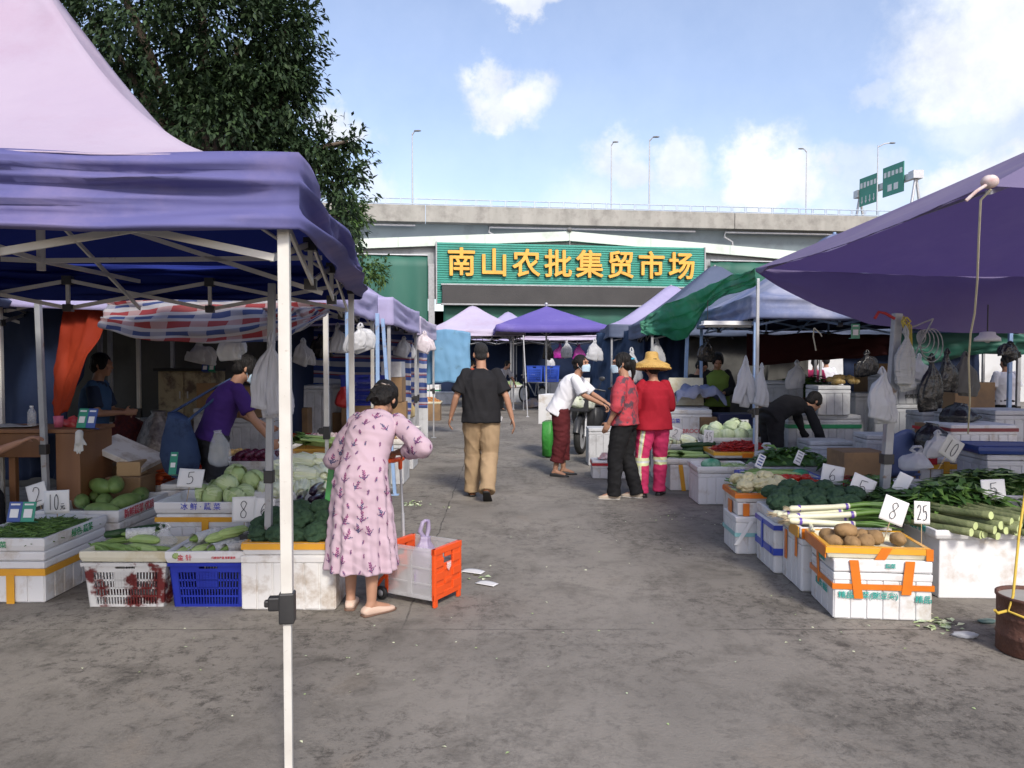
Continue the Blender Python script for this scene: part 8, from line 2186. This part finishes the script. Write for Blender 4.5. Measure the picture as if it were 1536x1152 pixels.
# ================================================================ folding cart
M_orp = M('orange_plastic', (.72, .085, .012), (.66, .075, .01), 5, .4)
M_trp = M('translucent_plastic', (.62, .62, .63), (.55, .55, .55), 5, .3, alpha=.38)
cp = gp(650, 913); cq = gp(690, 893)
ca = math.atan2(cq.y - cp.y, cq.x - cp.x)
ang = ca - PI / 2                                  # local y runs along the front panel, x points out of it
cart = empty('shopping_cart', 'orange folding shopping cart with translucent sides and a pull handle', 'shopping cart', (cp.x, cp.y, 0), ang)
W_, D_, H_ = (cq - cp).length, .37, .37
def panel(x, nm, wheels):
 b = MB(); z0 = .045; t = .02
 yy = W_ / 2
 b.box((x, yy, z0 + .02), (t, W_, .04)); b.box((x, yy, H_ - .02), (t + .012, W_, .04))
 for s in (.012, W_ - .012): b.box((x, s, (z0 + H_) / 2), (t + .006, .024, H_ - z0))
 b.box((x, yy, z0 + (H_ - .1 - z0) / 2), (t * .6, W_ - .02, H_ - .12 - z0))
 for i in range(3):
  for j in range(2): b.box((x + .008 * (1 if not wheels else -1), .055 + j * (W_ - .11) , z0 + .06 + i * .085), (.012, W_ * .3, .055))
  b.box((x + .006, yy, z0 + .1 + i * .085), (.014, W_ * .22, .03))
 b.box((x, W_ * .16, H_ - .075), (t, W_ * .3, .075)); b.box((x, W_ * .84, H_ - .075), (t, W_ * .3, .075))
 if not wheels:
  for s in (.02, W_ - .02): b.box((x, s, z0 / 2 + .005), (t, .035, z0 + .01))
 return b.build(nm, M_orp, cart, bevel=.004)
fp = panel(0, 'front_panel', False)
bp_ = panel(-D_, 'back_panel', True)
b = MB(); b.add([(.016, W_ / 2 - .025, .265), (.016, W_ / 2 + .025, .265), (.016, W_ / 2 + .025, .23), (.016, W_ / 2, .205), (.016, W_ / 2 - .025, .23)], [(0, 1, 2, 3, 4)])
for k in range(3): b.box((.0175, W_ / 2, .252 - .012 * k), (.002, .034 - .008 * k, .005), None, 1)
b.build('emblem', [M('pale_pink_badge', (.72, .4, .36), None, 5, .5), M_white], fp)
for y in (0.008, W_ - .008):
 b = MB()
 b.box((-D_ / 2, y, .2), (D_ - .03, .006, .3)); b.box((-D_ / 2, y, H_ - .012), (D_ - .02, .014, .022)); b.box((-D_ / 2, y, .055), (D_ - .02, .014, .02)); b.box((-D_ / 2, y, .2), (.03, .014, .29))
 for z in (.14, .24): b.box((-D_ / 2, y, z), (D_ - .03, .012, .012))
 b.build('side_panel', M_trp, cart)
b = MB(); b.box((-D_ / 2, W_ / 2, .05), (D_ - .02, W_ - .02, .012)); b.build('floor_panel', M_trp, cart)
for y in (-.012, W_ + .012):
 b = MB(); rm = Matrix.Rotation(PI / 2, 3, 'X')
 b.lathe((-D_ - .03, y, .045), [(.022, -.012), (.04, -.014), (.045, -.008), (.045, .008), (.04, .014), (.022, .012)], 24, 0, rm); wo = b.build('wheel', M_blackpl, cart)
 b = MB(); b.lathe((-D_ - .03, y, .045), [(.001, -.01), (.022, -.011), (.022, .011), (.001, .01)], 18, 0, rm); b.build('wheel_hub', M_galv, wo)
 b = MB(); b.tube([(-D_ - .005, y * .9 + W_ * .05, .16), (-D_ - .04, y * .9 + W_ * .05, .13), (-D_ - .07, y * .9 + W_ * .05, .09), (-D_ - .08, y * .9 + W_ * .05, .05)], .012, 8); b.build('fender', M_orp, cart)
hz_ = .885
for y in (W_ * .2, W_ * .72):
 b = MB(); b.cyl((-D_ - .02, y, .1), (-D_ - .03, y, .52), .011, n=10); b.cyl((-D_ - .03, y, .5), (-D_ - .05, y, hz_ - .03), .008, n=10); b.build('handle_tube', M_galv, cart)
b = MB(); b.capsule((-D_ - .05, W_ * .12, hz_), .016, (-D_ - .05, W_ * .8, hz_), .016)
for y in (W_ * .2, W_ * .72): b.capsule((-D_ - .05, y, hz_ - .06), .014, (-D_ - .05, y, hz_), .015)
b.build('handle', M_orp, cart)
cw = Matrix.Translation(cart.location) @ Matrix.Rotation(ang, 4, 'Z')
bag('plastic_bag', 'lavender carrier bag standing in the orange cart', cw @ V((-D_ * .42, W_ * .45, .07)), .125, .34, M_bagl, 2, True, rz=1.0)
b = MB(); b.ell((0, 0, .07), (.13, .1, .07), nu=20, nv=12, fn=lambda d: 1 + .15 * nz(d.x * 3, d.y * 3, d.z * 3)); o = b.build('plastic_bag', M_bagw); o.location = cw @ V((-D_ * .6, W_ * .5, .058)); tag(o, 'grey knotted bag lying on the floor of the orange cart', 'plastic bag')
# ================================================================ scooter and bicycle
M_tyre = M('black_rubber', (.014, .014, .014), (.025, .025, .025), 10, .8)
M_sgrey = M('dark_grey_plastic', (.035, .036, .04), None, 6, .4)
def wheel(par, c, r, w, axis_rm, tname='tyre'):
 b = MB(); b.lathe(c, [(r * .72, -w * .35), (r * .86, -w * .5), (r * .97, -w * .35), (r, 0), (r * .97, w * .35), (r * .86, w * .5), (r * .72, w * .35), (r * .72, -w * .35)], 32, 0, axis_rm)
 t = b.build('wheel', M_tyre, par)
 b = MB(); b.lathe(c, [(r * .12, -w * .3), (r * .2, -w * .3), (r * .66, -w * .15), (r * .73, -w * .3), (r * .73, w * .3), (r * .66, w * .15), (r * .2, w * .3), (r * .12, w * .3)], 24, 0, axis_rm); b.build('rim', M_galv, t)
 return t
sc0 = gp(871, 681)
AX = Matrix.Rotation(PI / 2, 3, 'Y')
scoot = empty('scooter', 'dark motor scooter parked behind the masked woman facing the camera', 'scooter', (sc0.x, sc0.y + .02, 0), R(160))
# local y is forwards
wheel(scoot, (0, 0, .29), .29, .11, AX); wheel(scoot, (0, -1.25, .26), .26, .12, AX)
b = MB(); b.tube([(0, .28, .36), (0, .2, .53), (0, .0, .61), (0, -.2, .54), (0, -.29, .4)], .06, 10); b.build('front_fender', M_sgrey, scoot)
b = MB()
for s in (-1, 1): b.cyl((s * .08, 0, .29), (s * .06, -.12, .75), .022, n=8)
b.cyl((0, -.12, .7), (0, -.22, 1.02), .03, n=8); b.build('fork', M_galv, scoot)
b = MB(); b.loft([(0, -.2, .35), (0, -.17, .6), (0, -.17, .85), (0, -.2, .98)], [(.14, .05), (.2, .08), (.19, .09), (.1, .06)], n=20, p=2.8); b.build('front_shield', M_sgrey, scoot)
b = MB(); b.ell((0, -.08, .84), (.07, .04, .06), nu=14, nv=10); b.build('headlight', M_galv, scoot)
b = MB(); b.tube([(-.34, -.32, 1.03), (-.2, -.24, 1.06), (0, -.22, 1.02), (.2, -.24, 1.06), (.34, -.32, 1.03)], .015, 8); b.build('handlebar', M_sgrey, scoot)
for s in (-1, 1):
 b = MB(); b.cyl((s * .24, -.22, 1.06), (s * .3, -.2, 1.2), .006, n=6); b.ell((s * .31, -.2, 1.24), (.055, .015, .04), nu=12, nv=8); b.build('mirror', M_sgrey, scoot)
b = MB(); b.box((0, -.5, .3), (.3, .5, .06)); b.build('footboard', M_sgrey, scoot, bevel=.01)
b = MB(); b.loft([(0, -.72, .55), (0, -.9, .55), (0, -1.4, .58), (0, -1.55, .6)], [(.12, .2), (.16, .2), (.14, .14), (.05, .06)], (1, 0, 0), n=18, p=2.6); b.build('rear_body', M_sgrey, scoot)
b = MB(); b.loft([(0, -.7, .78), (0, -.85, .8), (0, -1.3, .82), (0, -1.45, .8)], [(.1, .04), (.15, .05), (.14, .05), (.06, .03)], (1, 0, 0), n=18, p=2.6); b.build('seat', M_dark, scoot)
b = MB(); b.box((0, .06, .72), (.34, .26, .02))
for s in (-1, 1): b.box((s * .17, .06, .82), (.012, .26, .2)); b.box((0, .06 + s * .13, .82), (.34, .012, .2))
b.build('basket', M_sgrey, scoot)
smw = Matrix.Translation(scoot.location) @ Matrix.Rotation(R(160), 4, 'Z')
bc = smw @ V((-.02, .06, .74))
bag('cabbage_bag', 'clear bag of pale cabbages in the scooter basket', (bc.x - .0, bc.y, bc.z), .23, .34, M('cabbage_bag_film', (.55, .62, .4), (.7, .72, .66), 7, .25, trans=.3, bump=.6, bscale=20), 12, False)
fbw = at(826, 632, 12.2)
foam_box('white foam box strapped beside the scooter above the green bag', fbw.x, fbw.y + .2, .26, .5, zat(592, 12.2) - zat(636, 12.2), R(-20), zat(636, 12.2), FOAM, 0, [], None, ribs=False)
b = MB(); b.loft([(0, 0, 0), (0, 0, .03), (0, 0, .3), (0, 0, .56)], [(.04, .1), (.075, .15), (.085, .17), (.08, .15)], n=40, p=5, fn=lambda t, a: 1 + .06 * math.sin(a * 5 + t * 5) + .14 * nz(a * 2, t * 6))
o = b.build('green_bag', M('bright_green_bag', (.04, .26, .04), (.055, .34, .05), 5, .5, trans=.2, bump=.9, bscale=12)); gb_ = at(824, 684, 12.0); o.location = (gb_.x, gb_.y, max(0, gb_.z)); o.rotation_euler = (R(4), 0, R(-20)); tag(o, 'bright green bag hanging low behind the white-shirted woman', 'bag')
bk0 = gp(800, 606)
bike = empty('cargo_bicycle', 'loaded bicycle far down the lane carrying blue crates', 'bicycle', (bk0.x, bk0.y, 0), R(35))
wheel(bike, (0, .55, .33), .33, .05, AX); wheel(bike, (0, -.55, .33), .33, .05, AX)
b = MB()
for p0, p1 in (((0, .55, .33), (0, .38, .95)), ((0, .4, .85), (0, -.1, .3)), ((0, -.1, .3), (0, -.2, .85)), ((0, .38, .8), (0, -.2, .78)), ((0, -.55, .33), (0, -.2, .75)), ((0, -.55, .33), (0, -.1, .3))): b.cyl(p0, p1, .02, n=8)
b.build('frame', M_steel, bike)
b = MB(); b.tube([(-.3, .3, 1.02), (-.1, .38, 1.05), (.1, .38, 1.05), (.3, .3, 1.02)], .014, 6); b.build('handlebar', M_steel, bike)
b = MB(); b.ell((0, -.22, .9), (.09, .14, .04), nu=12, nv=8); b.build('saddle', M_dark, bike)
b = MB(); b.box((0, -.55, .78), (.9, .5, .03)); b.bar((-.2, -.55, .4), (-.2, -.55, .78), .025); b.bar((.2, -.55, .4), (.2, -.55, .78), .025); b.build('carrier', M_steel, bike)
bw = Matrix.Translation(bike.location) @ Matrix.Rotation(R(35), 4, 'Z')
c_ = bw @ V((0, -.55, 0))
for s, lab in ((-1, 'bright blue slotted crate on the far bicycle, left one'), (1, 'bright blue slotted crate on the far bicycle, right one')):
 basket(lab, c_.x + s * .29, c_.y, .55, .45, .55, 0, .8, M('bright_blue_crate', (.02, .07, .45), (.03, .09, .5), 5, .4), 'plastic_crate', 'blue crates on the far bicycle', plate=False, rows=5)
bag('plastic_bag', 'white bag standing up out of the far blue crates', (c_.x + .25, c_.y, 1.3), .16, .38, M_bagw, 14, False)
# ================================================================ more of the clutter inside the stalls
M_ltgreen = M('pale_green_crate', (.1, .22, .14), None, 5, .5)
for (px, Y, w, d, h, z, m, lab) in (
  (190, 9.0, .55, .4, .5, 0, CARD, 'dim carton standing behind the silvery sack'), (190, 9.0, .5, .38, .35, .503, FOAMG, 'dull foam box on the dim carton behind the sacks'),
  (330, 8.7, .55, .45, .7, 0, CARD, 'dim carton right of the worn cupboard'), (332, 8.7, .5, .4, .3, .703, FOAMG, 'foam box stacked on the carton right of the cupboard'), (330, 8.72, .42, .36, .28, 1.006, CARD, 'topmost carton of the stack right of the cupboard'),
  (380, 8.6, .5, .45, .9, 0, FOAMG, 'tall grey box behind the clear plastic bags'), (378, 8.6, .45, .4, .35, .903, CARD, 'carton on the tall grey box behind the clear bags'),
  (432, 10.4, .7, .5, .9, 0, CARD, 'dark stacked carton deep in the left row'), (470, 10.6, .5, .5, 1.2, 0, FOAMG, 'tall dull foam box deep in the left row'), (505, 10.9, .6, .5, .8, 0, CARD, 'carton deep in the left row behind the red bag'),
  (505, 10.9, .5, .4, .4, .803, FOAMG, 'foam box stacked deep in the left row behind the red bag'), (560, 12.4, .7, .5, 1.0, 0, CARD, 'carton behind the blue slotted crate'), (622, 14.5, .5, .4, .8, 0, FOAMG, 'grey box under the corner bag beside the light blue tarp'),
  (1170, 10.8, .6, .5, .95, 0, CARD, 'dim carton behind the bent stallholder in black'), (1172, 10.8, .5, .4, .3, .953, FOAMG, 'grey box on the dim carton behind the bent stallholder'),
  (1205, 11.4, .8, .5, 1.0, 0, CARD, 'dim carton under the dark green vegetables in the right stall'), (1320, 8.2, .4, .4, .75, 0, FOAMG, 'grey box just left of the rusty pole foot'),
  (1335, 10.6, .8, .5, 1.5, 0, CARD, 'tall dim carton pile behind the big shade-toned boxes'), (1400, 10.2, .6, .5, 1.15, 0, CARD, 'dim carton behind the hanging black bags'), (1405, 8.9, .5, .45, .95, 0, FOAMG, 'grey box behind the small brown carton with a red lid'),
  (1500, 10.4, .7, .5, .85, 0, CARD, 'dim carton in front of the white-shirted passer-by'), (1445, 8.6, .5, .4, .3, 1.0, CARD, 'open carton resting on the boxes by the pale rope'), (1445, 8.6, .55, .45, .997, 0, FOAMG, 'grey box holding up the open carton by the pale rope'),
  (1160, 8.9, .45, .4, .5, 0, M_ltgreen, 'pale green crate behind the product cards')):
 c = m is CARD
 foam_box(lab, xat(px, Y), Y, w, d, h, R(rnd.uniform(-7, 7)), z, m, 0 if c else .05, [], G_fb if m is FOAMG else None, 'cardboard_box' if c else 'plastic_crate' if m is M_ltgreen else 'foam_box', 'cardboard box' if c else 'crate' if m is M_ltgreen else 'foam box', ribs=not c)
def spot(px, Y, z): o = bpy.data.objects.new('spot', None); o.location = (xat(px, Y), Y, z); return o
loose('dark_vegetables', 'heap of dark green vegetables on cartons at the back of the right stall', spot(1210, 11.2, .98), 1.0, .5, .28, 260, [V_leaf, V_leaf2, V_leaf], 'leaf', 70, size=1.4)
loose('dark_vegetables', 'heap of leafy greens spread behind the blue-rimmed tray', spot(1185, 8.0, .42), .7, .4, .14, 220, [V_leaf, V_leaf2, V_leaf], 'leaf', 71)
foam_box('dull foam box under the leafy greens behind the blue-rimmed tray', xat(1185, 8.0), 8.02, .72, .42, .44, 0, 0, FOAMG, 0, [], G_fb)
loose('spinach', 'dark leafy pile on the boxes beside the rusty pole', spot(1312, 6.1, .36), .6, .5, .2, 260, [V_leaf, V_leaf, V_leaf2], 'leaf', 72)
foam_box('foam box under the dark leafy pile beside the rusty pole', xat(1318, 6.15), 6.2, .55, .45, .38, 0, 0, FOAM2, 0, [], G_fb)
for i, (px, y0, y1, Y, r, m, lab) in enumerate(((300, 515, 548, 8.0, .13, M_bagw, 'dim white bag hanging before the grey tarp'), (455, 512, 550, 9.0, .12, M_bagw, 'dim bag hanging deep in the left row'), (480, 505, 540, 9.8, .12, M_bagblk, 'black bag hanging deep in the left row'),
  (1060, 512, 545, 11.0, .12, M_bagblk, 'black bag hanging left of the green vest'), (1195, 545, 585, 9.9, .12, M_bagw, 'dim bag hanging above the bent stallholder in black'), (1300, 530, 570, 8.8, .12, M_bagblk, 'black bag hanging left of the rusty pole'),
  (1420, 530, 590, 7.4, .1, M_bagblk, 'second black bag hanging right of the coiled rope'), (1378, 535, 575, 8.4, .1, M_bagw, 'dim white bag hanging behind the coiled rope'), (985, 512, 545, 12.8, .12, M_bagw, 'small bag hanging behind the straw hat'), (1515, 515, 540, 8.0, .12, M_bagblk, 'black bag hanging by the lamp at the right edge'))):
 hang(px, y0, y1, Y, r, m, lab, 80 + i, 1)
for i, (px, py, Y, r, h, m, lab) in enumerate(((1398, 672, 7.2, .17, .24, M_bagblk, 'black bundle on the boxes behind the 10 card'), (1440, 636, 7.9, .2, .22, M_bagblk, 'dark bundle on top of the red-banded boxes'), (1375, 705, 6.6, .14, .16, M_bagw, 'crumpled white bag beside the blue chair'),
  (1150, 690, 8.2, .13, .14, M_bagw, 'crumpled white bag behind the blue-rimmed tray'), (328, 700, 6.15, .09, .3, M_clear, 'clear bag of yellow fruit standing behind the cabbages'), (540, 650, 8.6, .16, .2, M_bagw, 'white bag in the shade behind the floral dress'), (1288, 720, 7.4, .2, .22, M('faded_blue_bag', (.05, .08, .2), None, 5, .4), 'faded blue bag below the tall brown carton'))):
 p = at(px, py, Y); bag('bundle_bag', lab, (p.x, p.y, max(0, p.z)), r, h, m, 90 + i, i in (2, 3), cat='bag')
